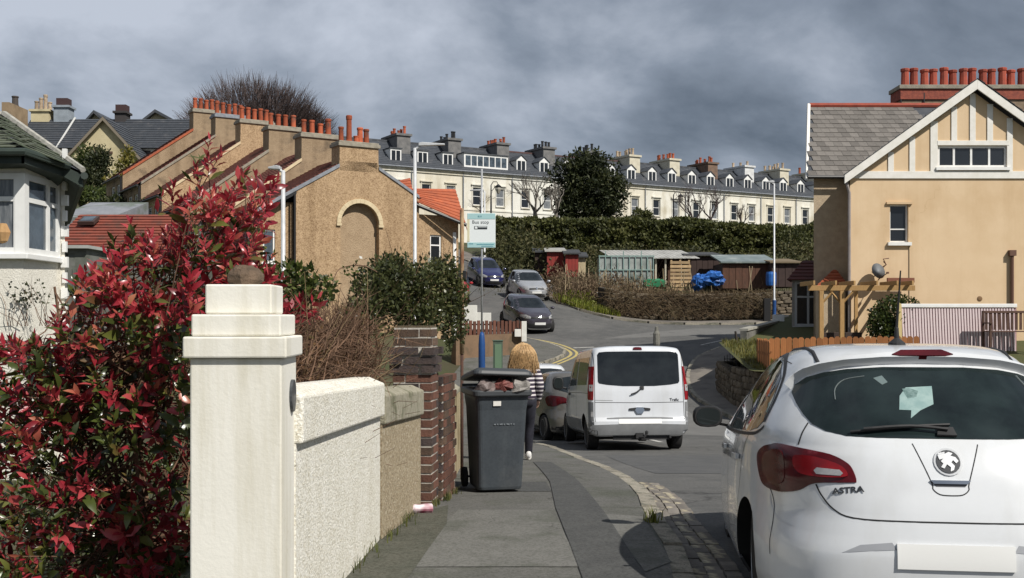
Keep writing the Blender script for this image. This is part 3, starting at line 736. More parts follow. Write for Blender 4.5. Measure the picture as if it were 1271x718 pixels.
for k in range(6):
    o2 = TO + TD*k
    zb = 1.0 + .95*k
    h = thing('terraced_house', tlabels[k], 'house', (o2.x, o2.y, zb), TA, 'brown houses stepping up the hill')
    md_ = m_dash if k in (0, 3) else m_dash2
    S = .58 if k == 0 else .72
    SH = 6.62 if k == 0 else 6.42                 # roof height at the shoulders of the stack
    E, RZ = SH - S*(2.72-.87), SH + S*.87
    ext = 4.35 if k == 0 else 4.75
    fx = 2.74
    zx = E - S*(ext-2.72)
    mb = MB()
    # gable wall with opening for the blind arch
    if k == 0:
        ac, ar, az = .03, .86, 4.35
        arcp = [(ac+ar*math.cos(t), 0, az+ar*math.sin(t)) for t in [math.pi*i/16 for i in range(17)]]
        outer = [(fx,0,-2),(fx,0,E),(.87,0,7.05-.43),(.87,0,6.9),(-.87,0,6.9),(-.87,0,7.05-.43),(-2.72,0,E),(-2.72,0,-2)]
        # split left / right of the arch
        mb.poly([(ac+ar,0,-2),(fx,0,-2),(fx,0,E),(.87,0,6.62),(.87,0,6.9),(ac,0,6.9)] + arcp[:9][::-1])
        mb.poly([(-2.72,0,-2),(ac-ar,0,-2)] + arcp[8:][::-1] + [(ac,0,6.9),(-.87,0,6.9),(-.87,0,6.62),(-2.72,0,E)])
        rv = .28
        pth = [(ac+ar,0,-2)] + arcp + [(ac-ar,0,-2)]
        for i in range(len(pth)-1):
            a, b = pth[i], pth[i+1]
            mb.poly([a, b, (b[0],rv,b[2]), (a[0],rv,a[2])])
        inf_ = MB(); inf_.poly([(p[0],rv,p[2]) for p in pth]); part(inf_, 'arch_infill', M('pale_pebbledash', (.42,.31,.20), (.36,.26,.165), sc=3, rough=.95, bump=1.0, bsc=34, bdist=.04, c3=(.30,.21,.13), sc3=20, f3=(.56,.68)), h)
    else:
        mb.poly([(-ext,0,-2),(fx,0,-2),(fx,0,E),(.87,0,SH),(.87,0,6.9),(-.87,0,6.9),(-.87,0,SH),(-ext,0,zx)])
    mb.poly([(fx,0,-2),(fx,WID,-2),(fx,WID,E),(fx,0,E)])
    mb.poly([(-2.72,WID,-2),(fx,WID,-2),(fx,WID,E),(0,WID,RZ),(-2.72,WID,E)])
    part(mb, 'gable_wall', md_, h)
    # rear facade (faces left, -x)
    TF = Matrix.Translation((-ext,WID,0)) @ Matrix.Rotation(-math.pi/2,4,'Z')
    mb = MB(); mb.T = TF; facade(mb, 0, WID, -2, zx, [(1.3,2.2,zx-1.75,zx-.4),(2.7,3.5,zx-1.75,zx-.4)])
    part(mb, 'rear_wall', md_, h)
    for (a, b) in ((1.3,2.2),(2.7,3.5)): window(h, TF, a, b, zx-1.75, zx-.4, mull=(.5,), sill=m_capst, pm=m_pane)
    if k == 0:
        mb = MB(); mb.T = Matrix.Translation((0,.35,0)); facade(mb, -ext, -2.72, -2, zx+.5, [(-3.95,-3.45,2.7,4.0)])
        part(mb, 'extension_wall', md_, h)
        window(h, Matrix.Translation((0,.35,0)), -3.95,-3.45,2.7,4.0, fw=.07, pm=m_pane2, sill=m_upvc)
        mb = MB()
        op = [(ac+(ar+.17)*math.cos(t), -.06, az+(ar+.17)*math.sin(t)) for t in [math.pi*i/16 for i in range(17)]]
        ip = [(ac+(ar-.01)*math.cos(t), -.06, az+(ar-.01)*math.sin(t)) for t in [math.pi*i/16 for i in range(17)]]
        for i in range(16):
            mb.prism([op[i], op[i+1], ip[i+1], ip[i]], (0,.10,0))
        mb.cbox((ac+ar+.07,-.02,az-.06), (.22,.12,.10)); mb.cbox((ac-ar-.07,-.02,az-.06), (.22,.12,.10))
        part(mb, 'arch_moulding', m_cream2, h, bevel=.01)
    # roof slopes
    mb = MB()
    y0 = .172
    ge = .15
    course_roof(mb, (-ext-ge,y0,zx-S*ge+.15), (-ext-ge,WID-.03,zx-S*ge+.15), (0,WID-.03,RZ+.15), (0,y0,RZ+.15), 24)
    course_roof(mb, (fx+.2,WID-.03,E-S*.2+.15), (fx+.2,y0,E-S*.2+.15), (0,y0,RZ+.15), (0,WID-.03,RZ+.15), 14)
    part(mb, 'roof', m_tile, h)
    # parapet / verge along the gable
    cm = m_lead if k == 0 else (m_cream2 if k in (3, 1) else (m_orange if k == 5 else m_capst))
    w_ = .22
    for (xa, za, xb, zb_) in ((-ext, zx, -.87, SH), (fx, E, .87, SH)):
        mb = MB(); mb.prism([(xa,-.05,za+.0),(xa,-.05,za+.14),(xb,-.05,zb_+.14),(xb,-.05,zb_+.0)], (0,w_,0)); part(mb, 'verge_coping', cm, h, bevel=.01)
    mb = MB(); mb.tube([(-ext-.2,-.02,zx-.06),(-ext-.2,WID,zx-.06)], .06, 8); mb.tube([(-ext-.1,-.03 if k else .3,zx-.1),(-ext-.1,-.03 if k else .3,-1.5)], .045, 8); part(mb, 'gutter', m_black, h)
    if k == 0:
        mb = MB(); mb.tube([(-2.78,-.03,E-.15),(-2.78,-.03,-1)], .05, 8); mb.prism([(-2.70,-.02,E+.02),(-2.70,-.02,E-.12),(-ext-.1,-.02,zx-.2),(-ext-.1,-.02,zx-.02)], (0,.36,0)); part(mb, 'downpipe', m_black, h)
    # chimney
    zt = 7.62
    cw = .86
    mb = MB(); mb.box(-cw,cw,.0 if k == 0 else .002,.85,6.5,zt)
    ch = part(mb, 'chimney', md_, h)
    mb = MB(); mb.box(-cw-.07,cw+.07,-.07,.92,zt-.12,zt+.02); mb.box(-cw-.02,cw+.02,-.02,.87,zt+.022,zt+.10)
    part(mb, 'chimney_cap', m_lead if k == 4 else m_capst, ch, bevel=.015)
    if k == 0: pots = [(-.62,.62,.115),(-.27,1.12,.125),(.22,.66,.13),(.5,.62,.125),(.05,.3,.12)]
    elif k == 1: pots = [(-.6,.62,.12),(-.22,.62,.13),(.18,.5,.13),(.55,.75,.14)]
    elif k == 2: pots = [(-.62,.62,.12),(-.25,.6,.13),(.1,.6,.13),(.5,.62,.13)]
    else: pots = [(-.65,.66,.13),(-.33,.66,.13),(0,.6,.13),(.33,.66,.13),(.62,.62,.13)]
    for x, hh, r in pots:
        mb = MB(); pot(mb, (x, .42, zt+.10), hh, r); part(mb, 'chimney_pot', m_pot, ch, smooth=False)
# front wing of the end house with the orange tiled roof
wing = thing('house_wing', 'front wing of the arched gable house with an orange tiled roof and white window', 'house', (-3.2,46.6,.8), TA)
Tw = XF[wing.name]
mb = MB()
y_ = .0
TFw = Matrix.Translation((-.75,.35,0))
mb.T = TFw; facade(mb, 0, 2.0, -1.5, 5.1, [(.62,1.17,2.7,4.25)]); mb.T = Matrix.Identity(4)
mb.poly([(1.25,.35,-1.5),(1.25,4,-1.5),(1.25,4,4.5),(1.25,.35,4.5)])
part(mb, 'wall', m_dash, wing)
window(wing, TFw, .62,1.17,2.7,4.25, trans=(.72,), sill=m_upvc, fw=.07)
mb = MB(); a, b, c, d = at(518,251,46.3), at(577.5,277,47.0), at(565,235,50.5), at(506,234,49.6)
course_roof(mb, a, b, c, d, 9, .035)
mb.prism([b, c, c+Vector((.6,2.5,-2.2)), b+Vector((.1,2.0,-.4))], (0,0,-.05))
part(mb, 'roof', m_orange, wing, world=True)
mb = MB(); mb.tube([a+Vector((-.1,-.05,-.10)), b+Vector((.05,-.05,-.10))], .075, 8); part(mb, 'gutter', m_black, wing, world=True)
mb = MB(); mb.T = TFw; mb.box(1.72,1.86,-.06,.0,-1.5,4.4); part(mb, 'corner_board', m_upvc, wing)
mb = MB(); a, b, c, d = at(499,234,52), at(512,236,52), at(509,221,54), at(496,224,54); course_roof(mb, a, b, c, d, 4, .03)
mb.prism([a,b,b+Vector((0,0,-3)),a+Vector((0,0,-3))], (0,2,0))
solo(mb, 'roof_dormer', m_orange, 'small orange tiled roof peeping over the verge of the arched gable', 'roof', tuple(a))

# ------------------------------------------------------------------ long cream terrace on the ridge
m_stuc = M('cream_stucco', (.71,.69,.62), (.65,.63,.56), sc=1.2, rough=.85, c3=(.52,.48,.38), sc3=.45, f3=(.5,.7), streak=((.62,.57,.47),.7,1.2)); m_stuc2 = M('white_stucco', (.72,.71,.66), (.66,.65,.59), sc=1.2, rough=.85, streak=((.62,.58,.5),.6,1.1)); m_stuc3 = M('buff_stucco', (.66,.62,.52), (.59,.55,.45), sc=1.2, rough=.85, streak=((.6,.55,.45),.7,1.1))
m_slate = M('dark_slate', (.062,.068,.078), (.042,.047,.056), sc=3, rough=.6, spec=.4, c3=(.10,.10,.105), sc3=1.5, f3=(.56,.7))
m_slate_r = M('reddish_slate', (.11,.06,.055), (.08,.05,.05), sc=2, rough=.8)
m_stk = [M('stack_dark', (.19,.185,.18), (.12,.12,.12), sc=2, rough=.9), M('stack_cream', (.60,.56,.45), (.48,.44,.34), sc=2, rough=.9), M('stack_brown', (.20,.13,.09), (.13,.09,.07), sc=2, rough=.9), M('stack_white', (.66,.67,.66), (.5,.5,.5), sc=2, rough=.85)]
LA = math.atan2(29, 49.8)
LO = Vector((-15.2, 108.5)); LD = Vector((49.8, 29)).normalized()
HWD, BZ, EZ = 5.9, 8.2, 8.55           # house width, base height, eave above base
tl = ['cream terraced house at the left end of the long row, above the arched gable', 'cream terraced house with small flat dormers behind the tall lamp post', 'cream terraced house with the wide glazed attic dormer', 'cream terraced house with a reddish roof and gabled dormers, left of the dark tree',
 'cream terraced house half hidden by the dark evergreen tree', 'cream terraced house just right of the dark evergreen, with a cream stack', 'cream terraced house behind the ornate street lantern, with reddish pots', 'cream terraced house behind the bare brown shrubs, with a brown stack',
 'cream terraced house with a broad white stack and twin pots', 'cream terraced house behind the tall thin lamp post, with a pale stack', 'last cream terraced house before the big gabled house on the right', 'cream terraced house hidden mostly behind the big gabled house']
def gable_dormer(h, x, flat=False, w=1.2, wide=False):
    """white dormer standing on the front roof slope (eave at y=0,z=EZ; slope .76)"""
    mb = MB(); z0 = EZ+.62; y0 = .75; zt = z0+1.32
    if wide: z0, zt = EZ+.5, EZ+2.05; y0 = .55
    x0, x1 = x-w/2, x+w/2
    if flat or wide:
        mb.prism([(x0,y0,z0),(x1,y0,z0),(x1,y0,zt),(x0,y0,zt)], (0,2.4,0))
    else:
        mb.prism([(x0,y0,z0),(x1,y0,z0),(x1,y0,zt-.1),(x,y0,zt+.36),(x0,y0,zt-.1)], (0,1.9,0))
    d = part(mb, 'dormer', m_upvc if not wide else m_upvc, h)
    mb = MB()
    if wide:
        n = 7
        for i in range(n): mb.box(x0+.12+i*(w-.24)/n+.06, x0+.12+(i+1)*(w-.24)/n-.06, y0-.02, y0-.004, z0+.3, zt-.22)
    else:
        mb.box(x0+.13,x-.05,y0-.02,y0-.004,z0+.14,zt-.2); mb.box(x+.05,x1-.13,y0-.02,y0-.004,z0+.14,zt-.2)
    part(mb, 'pane', m_pane2 if wide else m_pane, d)
    mb = MB()
    if flat or wide: mb.box(x0-.1,x1+.1,y0-.12,y0+2.5,zt+.002,zt+.10)
    else:
        for sx in (-1, 1):
            a, b = (x+sx*(w/2+.12), zt-.17), (x, zt+.42)
            mb.prism([(a[0],y0-.1,a[1]),(b[0],y0-.1,b[1]),(b[0],y0-.1,b[1]+.07),(a[0],y0-.1,a[1]+.07)], (0,2,0))
    part(mb, 'dormer_roof', m_slate, d)
pot_me = []
for mt in (m_pot, m_potp, m_black):
    q = MB(); q.lathe([(.16,0),(.13,.1),(.12,.7),(.15,.74),(.15,.85),(.1,.85)], (0,0,0), 8); pot_me.append(q.mesh('chimney_pot', mt))
for k in range(12):
    p = LO + LD*HWD*k
    h = thing('terraced_house', tl[k], 'house', (p.x, p.y, BZ), LA, 'cream houses of the long terrace on the ridge')
    wins = []
    for wx in (1.55, 4.35):
        wins += [(wx-.5,wx+.5,5.15,7.0),(wx-.5,wx+.5,1.3,3.3)]
    mb = MB(); facade(mb, 0, HWD-.01, -1.5, EZ, wins, .18)
    mb.poly([(0,0,-1.5),(0,9,-1.5),(0,9,EZ),(0,4.2,EZ+3.2),(0,0,EZ)]); mb.poly([(HWD,0,-1.5),(HWD,9,-1.5),(HWD,9,EZ),(HWD,4.2,EZ+3.2),(HWD,0,EZ)])
    st_ = [m_stuc, m_stuc2, m_stuc, m_stuc3][(k*3) % 4]; part(mb, 'wall', st_, h)
    for i, q in enumerate(wins):
        window(h, Matrix.Identity(4), *q, fm=m_upvc, pm=[m_pane, m_net, m_pane2][(i*5+k*3) % 3], trans=(.5,), sill=m_stuc, fw=.07, rv=.18, sillh=.12, sillo=.12)
    mb = MB()
    mb.box(0,HWD,-.07,-.002,4.55,4.72); mb.box(0,HWD,-.24,-.002,EZ-.16,EZ-.02); mb.box(0,HWD,-.12,-.003,EZ-.42,EZ-.17)
    for wx in (1.55, 4.35):
        mb.box(wx-.72,wx+.72,-.16,-.004,7.22,7.34); mb.box(wx-.62,wx-.52,-.06,-.004,5.2,7.2); mb.box(wx+.52,wx+.62,-.06,-.004,5.2,7.2)
    part(mb, 'mouldings', st_, h)
    mb = MB(); mb.tube([(0,-.36,EZ+.02),(HWD,-.36,EZ+.02)], .07, 6); mb.tube([(HWD-.12,-.12,EZ-.1),(HWD-.12,-.12,-1)], .05, 6); part(mb, 'gutter', m_lead, h)
    mb = MB(); course_roof(mb, (0,-.3,EZ+.0), (HWD,-.3,EZ+.0), (HWD,4.2,EZ+3.2), (0,4.2,EZ+3.2), 14, .02)
    mb.poly([(0,4.2,EZ+3.2),(HWD,4.2,EZ+3.2),(HWD,9,EZ),(0,9,EZ)])
    part(mb, 'roof', m_slate, h)
    mb = MB(); mb.box(0,HWD,4.08,4.32,EZ+3.16,EZ+3.32); part(mb, 'ridge', m_slate_r if k in (3, 4, 5) else m_slate, h)
    if k == 2: gable_dormer(h, 2.95, w=5.3, wide=True)
    else:
        for wx in (1.5, 4.4): gable_dormer(h, wx, flat=(k < 2))
    st = m_stk[[0,0,0,0,0,1,1,2,3,1,1,1][k]]
    mb = MB(); mb.box(HWD-.75,HWD+.75,2.1,5.8,EZ+1.6,EZ+3.55); mb.box(HWD-.9,HWD+.9,1.95,5.95,EZ+3.552,EZ+3.78)
    c_ = part(mb, 'chimney', st, h)
    pm_ = [0,2,0,2,2,1,0,0,1,1,0,0][k]
    for i in range(6 if k not in (8, 10) else 3):
        piece(pot_me[pm_], 'chimney_pot', c_, (HWD+rnd.uniform(-.25,.25), 2.4+i*(.62 if k not in (8, 10) else 1.4), EZ+3.78), (0,0,0), (1.15,1.15,rnd.uniform(.6,1.05)))

# ------------------------------------------------------------------ big gabled house on the right
m_tan = M('tan_render', (.68,.515,.335), (.64,.475,.30), sc=1.3, rough=.85, bump=.15, bsc=30, c3=(.57,.405,.24), sc3=.5, f3=(.48,.75), streak=((.70,.63,.52),.32,1.6), crack=(.35,.003,(.82,.77,.70)))
m_wtim = M('white_timber', (.78,.76,.72), (.70,.68,.62), sc=4, rough=.55)
m_ridge = M('red_ridge', (.34,.075,.045), (.25,.06,.04), sc=4, rough=.8)
Yh = 36.0
hs = thing('gabled_house', 'big tan rendered house with white timbered gable and slate side roof on the right', 'house', (11.08, Yh, .0))
def hx(px): return (px-CX)*Yh/FOC - 11.08
def hz(py): return CAMZ - (py-HY)*Yh/FOC
W0, W1, AX = 0.0, 8.1, hx(1208.5)
zB, zA = hz(222), hz(110)
sl = (hz(103)-hz(220))/(hx(1208.5)-hx(1045))
holes = [(hx(1104.5),hx(1127.5),hz(301),hz(254))]
mb = MB(); facade(mb, W0, W1, -1.2, zB, holes, .16)
SK = .31; mb.poly([(0,0,-1.2),(9*SK,9,-1.2),(9*SK,9,zB),(0,0,zB)]); mb.poly([(W1,0,-1.2),(W1+9*SK,9,-1.2),(W1+9*SK,9,zB),(W1,0,zB)])
part(mb, 'wall', m_tan, hs)
window(hs, Matrix.Identity(4), *holes[0], fw=.05, rv=.16, sill=m_upvc, trans=(.35,), sillh=.11, sillo=.10)
mb = MB(); mb.box(hx(1100),hx(1132),-.07,-.002,hz(254)+.005,hz(251)); part(mb, 'window_hood', m_tan, hs)
# gable triangle
gz = lambda x: zA - sl*abs(x-AX) - .12
ax0, ax1, az0, az1 = hx(1164), hx(1250), hz(208), hz(181)
mb = MB()
pts = []
zt_ = lambda x: gz(x)
mb.poly([(0,0,zB),(ax0,0,zB),(ax0,0,zt_(ax0)),(0,0,max(zB,zt_(0)))])
mb.poly([(ax1,0,zB),(W1,0,zB),(W1,0,zB+.02),(ax1,0,zt_(ax1))])
mb.poly([(ax0,0,zB),(ax1,0,zB),(ax1,0,az0),(ax0,0,az0)])
mb.poly([(ax0,0,az1),(ax1,0,az1),(ax1,0,zt_(ax1)),(AX,0,zA-.12),(ax0,0,zt_(ax0))])
for a, b, c, d in ((ax0,ax1,az0,az1),):
    rv = .14
    mb.poly([(a,0,c),(a,rv,c),(a,rv,d),(a,0,d)]); mb.poly([(b,0,c),(b,0,d),(b,rv,d),(b,rv,c)]); mb.poly([(a,0,d),(a,rv,d),(b,rv,d),(b,0,d)]); mb.poly([(a,0,c),(b,0,c),(b,rv,c),(a,rv,c)])
part(mb, 'gable_panel', m_tan, hs)
window(hs, Matrix.Identity(4), ax0, ax1, az0, az1, mull=(.24,.49,.75), fw=.075, rv=.10, sill=m_upvc, pm=m_pane, sillh=.10, sillo=.10)
for px in (1105.5, 1132, 1159, 1184, 1207, 1228.5, 1253, 1285, 1312):
    x = hx(px); w_ = .095 if px != 1159 else .12
    top = gz(x) - .02
    mb = MB()
    if 1163 < px < 1251: mb.box(x-w_,x+w_,-.035,-.002,hz(175)+.002,top)
    else: mb.box(x-w_,x+w_,-.035,-.002,hz(213)+.002,top)
    part(mb, 'timber_stud', m_wtim, hs, bevel=.006)
mb = MB(); mb.box(W0+.01,W1,-.05,-.003,hz(222),hz(213)); part(mb, 'timber_band', m_wtim, hs, bevel=.006)
mb = MB(); mb.box(hx(1163),hx(1252),-.045,-.003,hz(181)+.004,hz(175)); part(mb, 'timber_head', m_wtim, hs, bevel=.006)
for s, xe, ze in ((-1, hx(1045), hz(222)), (1, 2*AX-hx(1045), hz(222))):
    mb = MB(); dd = .30
    mb.prism([(AX,-.30,hz(101)),(xe,-.30,ze+.08),(xe,-.30,ze-.20),(AX,-.30,hz(101)-dd-.02)], (0,.05,0)); part(mb, 'bargeboard', m_wtim, hs, bevel=.006)
    mb = MB(); a, b = Vector((xe+s*.02,-.32,ze+.09)), Vector((xe+s*.02+9.3*SK,9,ze+.09)); c, d = Vector((AX+9.3*SK,9,hz(101)+.03)), Vector((AX,-.32,hz(101)+.03))
    if s < 0: course_roof(mb, b, a, d, c, 18, .025)
    else: course_roof(mb, a, b, c, d, 18, .025)
    mb.poly([(AX,-.25,hz(101)-.12),(xe,-.25,ze-.04),(xe+9.2*SK,9,ze-.04),(AX+9.2*SK,9,hz(101)-.12)])
    part(mb, 'roof', m_slate, hs)
mb = MB(); mb.tube([(hx(1050),-.05,hz(224)),(hx(1051),-.08,hz(232)),(hx(1053.5),-.06,hz(240)),(hx(1053.5),-.06,.4)], .05, 8); part(mb, 'downpipe', M('grey_pipe', (.30,.27,.26), (.24,.21,.2), sc=4, rough=.6), hs)
mb = MB(); mb.tube([(hx(1255),-.08,hz(318)),(hx(1255),-.08,-.5)], .055, 8); mb.box(hx(1251),hx(1259),-.16,0,hz(318),hz(311)); part(mb, 'drainpipe', M('brown_pipe', (.13,.07,.05), rough=.6), hs)
mb = MB(); mb.box(hx(1128),hx(1128)+.012,-.02,-.002,hz(405),hz(302)); part(mb, 'cable', m_black, hs)
mb = MB(); mb.lathe([(.09,-.02),(.085,.0),(.05,.01),(.01,.012)], (0,0,0), 12)
v_ = MB(); v_.T = Matrix.Translation((hx(1216),-.012,hz(371))) @ Matrix.Rotation(R(90),4,'X'); v_.lathe([(.09,-.02),(.085,.0),(.05,.01),(.01,.012)], (0,0,0), 12); part(v_, 'vent_cover', M('vent_brown', (.20,.12,.06), rough=.7), hs)
# satellite dish and its bracket, alarm bracket above
mb = MB(); dc = Vector((hx(1086),-.34,hz(337)))
mb.T = Matrix.Translation(dc) @ Matrix.Rotation(R(68),4,'X') @ Matrix.Rotation(R(18),4,'Y')
mb.tube_rings([[(r*math.cos(k*.314), r*1.08*math.sin(k*.314), z) for k in range(20)] for r, z in ((.25,.0),(.19,-.04),(.09,-.06),(.02,-.065))])
sd = thing('satellite_dish', 'small grey satellite dish on the tan gable wall above the pergola', 'satellite dish', (11.08+hx(1088), Yh, hz(340)))
o = bpy.data.objects.new('dish', mb.mesh('dish', M('dish_grey', (.19,.20,.21), (.15,.16,.17), sc=5, rough=.6), True, Matrix.Translation((11.08,Yh,0)) @ Matrix.Identity(4)))
o.data.transform(XF[sd.name].inverted()); link(o, sd)
mb = MB(); p0 = Vector((hx(1092), 0, hz(345))); mb.tube([p0, p0+Vector((0,-.2,0)), dc+Vector((.0,.06,0))], .02, 6); mb.tube([dc+Vector((0,0,-.28)), dc+Vector((.15,-.35,-.10))], .014, 6); mb.cbox(dc+Vector((.17,-.38,-.08)), (.06,.10,.06))
mb.tube([p0+Vector((.12,0,.35)), p0+Vector((.12,-.25,.42)), p0+Vector((.02,-.28,.60)), p0+Vector((.2,-.28,.62))], .018, 6); mb.tube([p0+Vector((-.05,-.2,.3)), p0+Vector((.15,-.2,.42)), p0+Vector((.05,-.2,.52))], .018, 6)
o = bpy.data.objects.new('bracket', mb.mesh('bracket', M('rusty_bracket', (.14,.07,.05), rough=.8), False, Matrix.Translation((11.08,Yh,0)))); o.data.transform(XF[sd.name].inverted()); link(o, sd)
# left wing, set back, with individually hung slates
def wp(px, py, Y): v = at(px, py, Y); return Vector((v.x-11.08, v.y-Yh, v.z))
e0, e1 = wp(1003.5,219,37.0), wp(1060,219,37.0)
r0, r1 = wp(1005.5,133,40.6), wp(1190,133,40.6)
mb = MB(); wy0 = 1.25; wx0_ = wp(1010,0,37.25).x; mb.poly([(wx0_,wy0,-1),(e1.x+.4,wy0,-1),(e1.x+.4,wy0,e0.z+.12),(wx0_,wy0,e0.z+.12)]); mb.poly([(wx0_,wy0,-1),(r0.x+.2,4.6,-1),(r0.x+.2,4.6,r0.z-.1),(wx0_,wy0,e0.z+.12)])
part(mb, 'wing_wall', M('shaded_pebbledash', (.46,.37,.26), (.38,.30,.21), sc=6, rough=.95, bump=.6, bsc=30), hs)  # shade beside the gable is put into this darker wall colour
mb = MB(); mb.poly([e0, e1+Vector((1.5,0,0)), r1+Vector((1.0,0,0)), r0]); mb.poly([r0, r1+Vector((1,0,0)), r1+Vector((3.4,4,-3)), r0+Vector((2.2,4,-3))])
wr = part(mb, 'wing_roof', m_slate, hs)
m_sl = M('hung_slate', (.165,.15,.135), (.125,.115,.105), sc=5, rough=.75, bump=.3, bsc=30, objr=.22, c3=(.09,.085,.08), sc3=3, f3=(.56,.7))
q = MB(); q.box(-.145,.145,0,.33,-.006,.006); me_sl = q.mesh('slate', m_sl)
up = ((r0+r1)/2 - (e0+e1)/2); up.x = 0; L_ = up.length; up.normalize(); nrm = Vector((1,0,0)).cross(up)
rows = 15; pr = L_/rows
rot = Matrix(((1,0,0),(0,up.y,up.z),(0,-up.z,up.y))).transposed()
ang = math.atan2(up.z, up.y)
cnt = 0
for i in range(rows):
    t = i/rows
    xl = e0.x + (r0.x-e0.x)*t
    zrow = e0.z + (r0.z-e0.z)*t
    yrow = e0.y + (r0.y-e0.y)*t
    # visible until the front gable roof plane hides it
    xr = min(3.6, ((1050 + max(0, (zrow*36/(36+yrow)-hz(222))/sl)*FOC/Yh + 22 - CX)*(Yh+yrow)/FOC - 11.08))
    x = xl + (.15 if i % 2 else .0)
    while x < xr and cnt < 296:
        p = Vector((x+.145, yrow, zrow)) + nrm*(.028 + rnd.uniform(0,.006))
        piece(me_sl, 'slate', wr, tuple(p), (ang - R(3) + R(0), 0, rnd.uniform(-.01,.01)), (1,1,1)); cnt += 1
        x += .296
mb = MB(); mb.tube([r0+Vector((-.02,0,.05)), r1+Vector((1,0,.05))], .10, 8); part(mb, 'ridge_tiles', m_ridge, hs)
mb = MB(); mb.prism([e0+Vector((-.10,-.05,-.12)), e0+Vector((-.0,-.05,-.12)), r0+Vector((-.0,-.05,.12)), r0+Vector((-.10,-.05,.12))], (0,.12,0)); part(mb, 'bargeboard', m_wtim, hs)
mb = MB(); mb.tube([e0+Vector((-.05,-.08,-.04)), e1+Vector((.2,-.08,-.04))], .06, 8); part(mb, 'gutter', m_black, hs)
# chimney stack
c0, c1 = wp(1119,131,42.2), wp(1262,106,42.2)
mb = MB(); mb.box(c0.x, c1.x+.6, c0.y, c0.y+1.0, c0.z-2.5, c1.z-.55); st = part(mb, 'chimney', M('stack_grey_brick', (.27,.20,.14), (.19,.145,.10), sc=6, rough=.95, bump=.6, bsc=18), hs)
mb = MB(); mb.box(c0.x-.06, c1.x+.66, c0.y-.06, c0.y+1.06, c1.z-.548, c1.z-.16); part(mb, 'brick_band', M('red_brick_band', (.30,.085,.055), (.20,.06,.045), sc=9, rough=.9, bump=.5, bsc=20), st)
mb = MB(); mb.box(c0.x-.12, c1.x+.72, c0.y-.12, c0.y+1.12, c1.z-.158, c1.z); part(mb, 'stack_cap', m_capst, st, bevel=.02)
for i in range(13):
    px = 1128.5 + i*12.2
    mb = MB(); p = wp(px, 104, 42.2); pot(mb, (p.x, c0.y+.45+.1*(i % 2), c1.z-.005), .74 + .04*math.sin(i*2.1), .17); part(mb, 'chimney_pot', M('red_pot', (.36,.075,.045), (.24,.06,.04), sc=3, rough=.8, objr=.2), st)
mb = MB(); mb.tube([(c0.x+.85,c0.y-.03,c0.z-1),(c0.x+.85,c0.y-.03,c1.z-.3)], .04, 6); mb.tube([(c0.x-.03,c0.y-.02,c0.z-1),(c0.x-.03,c0.y-.02,c1.z-.2)], .035, 6); part(mb, 'cable', m_black, st)
# bay at the far left corner with its roof
b0, b1 = wp(983,345,40.2), wp(1009,345,40.2)
zb0, zb1 = wp(983,414,40.2).z, wp(983,322,40.2).z
bay = thing('bay_window', 'grey framed bay window with dark red hipped roof at the left of the tan house', 'bay window', (11.08+b0.x, Yh+b0.y, -.3))
TFb = Matrix.Translation((11.08+b0.x, Yh+b0.y, 0))
TL = XF[bay.name].inverted() @ TFb
bw = b1.x-b0.x+.4
gx_ = M('grey_frame', (.45,.47,.48), (.38,.40,.41), sc=3, rough=.4)
wz0, wz1 = wp(0,405,40.2).z, wp(0,350,40.2).z
mb = MB(); mb.T = TL; facade(mb, 0, bw, -.6, wz1+.1, [(.1,bw-.08,wz0,wz1)], .1); mb.poly([(0,0,-.6),(.7,2,-.6),(.7,2,wz1+.1),(0,0,wz1+.1)]); part(mb, 'wall', M('bay_wall', (.34,.33,.31), (.26,.25,.24), sc=4, rough=.9), bay)
window(bay, TL, .1, bw-.08, wz0, wz1, mull=(.5,), trans=(.66,), fm=gx_, fw=.085, rv=.05, sill=gx_)
mb = MB(); mb.T = TL
a, b, c, d = Vector((-.25,-.3,wz1+.06)), Vector((bw+.2,-.3,wz1+.06)), Vector((bw+.5,1.3,wz1+.85)), Vector((.75,1.3,wz1+.85))
course_roof(mb, a, b, c, d, 6, .03); course_roof(mb, Vector((.6,2.5,wz1+.06)), a, d, d+Vector((.15,.4,0)), 6, .03)
part(mb, 'roof', M('dark_red_tile', (.13,.045,.04), (.09,.04,.038), sc=3, rough=.85), bay)
# small orange hipped porch roof in front of the wing wall
pr_ = thing('porch', 'small porch with an orange tiled hipped roof between the bay and the tan gable', 'porch', (11.08+wp(1036,345,36.5).x, Yh+.6, .2))
mb = MB(); a, b, c = wp(1012,357,36.3), wp(1055,357,36.3), wp(1036,335,37.1); a2, b2 = wp(1012,357,36.3)+Vector((.3,.9,0)), wp(1055,357,36.3)+Vector((0,.9,0)); T_ = Matrix.Translation((11.08,Yh,0)); mb.T = T_
course_roof(mb, a, b, c+Vector((.05,0,0)), c-Vector((.05,0,0)), 6, .03); course_roof(mb, a2, a, c, c+Vector((0,.05,0)), 6, .03)
part(mb, 'roof', m_orange, pr_, world=True)
mb = MB(); mb.T = T_; mb.box(a.x+.25, b.x-.1, a.y+.15, a.y+.9, -.6, a.z-.03); part(mb, 'wall', MATS['shaded_pebbledash'], pr_, world=True)
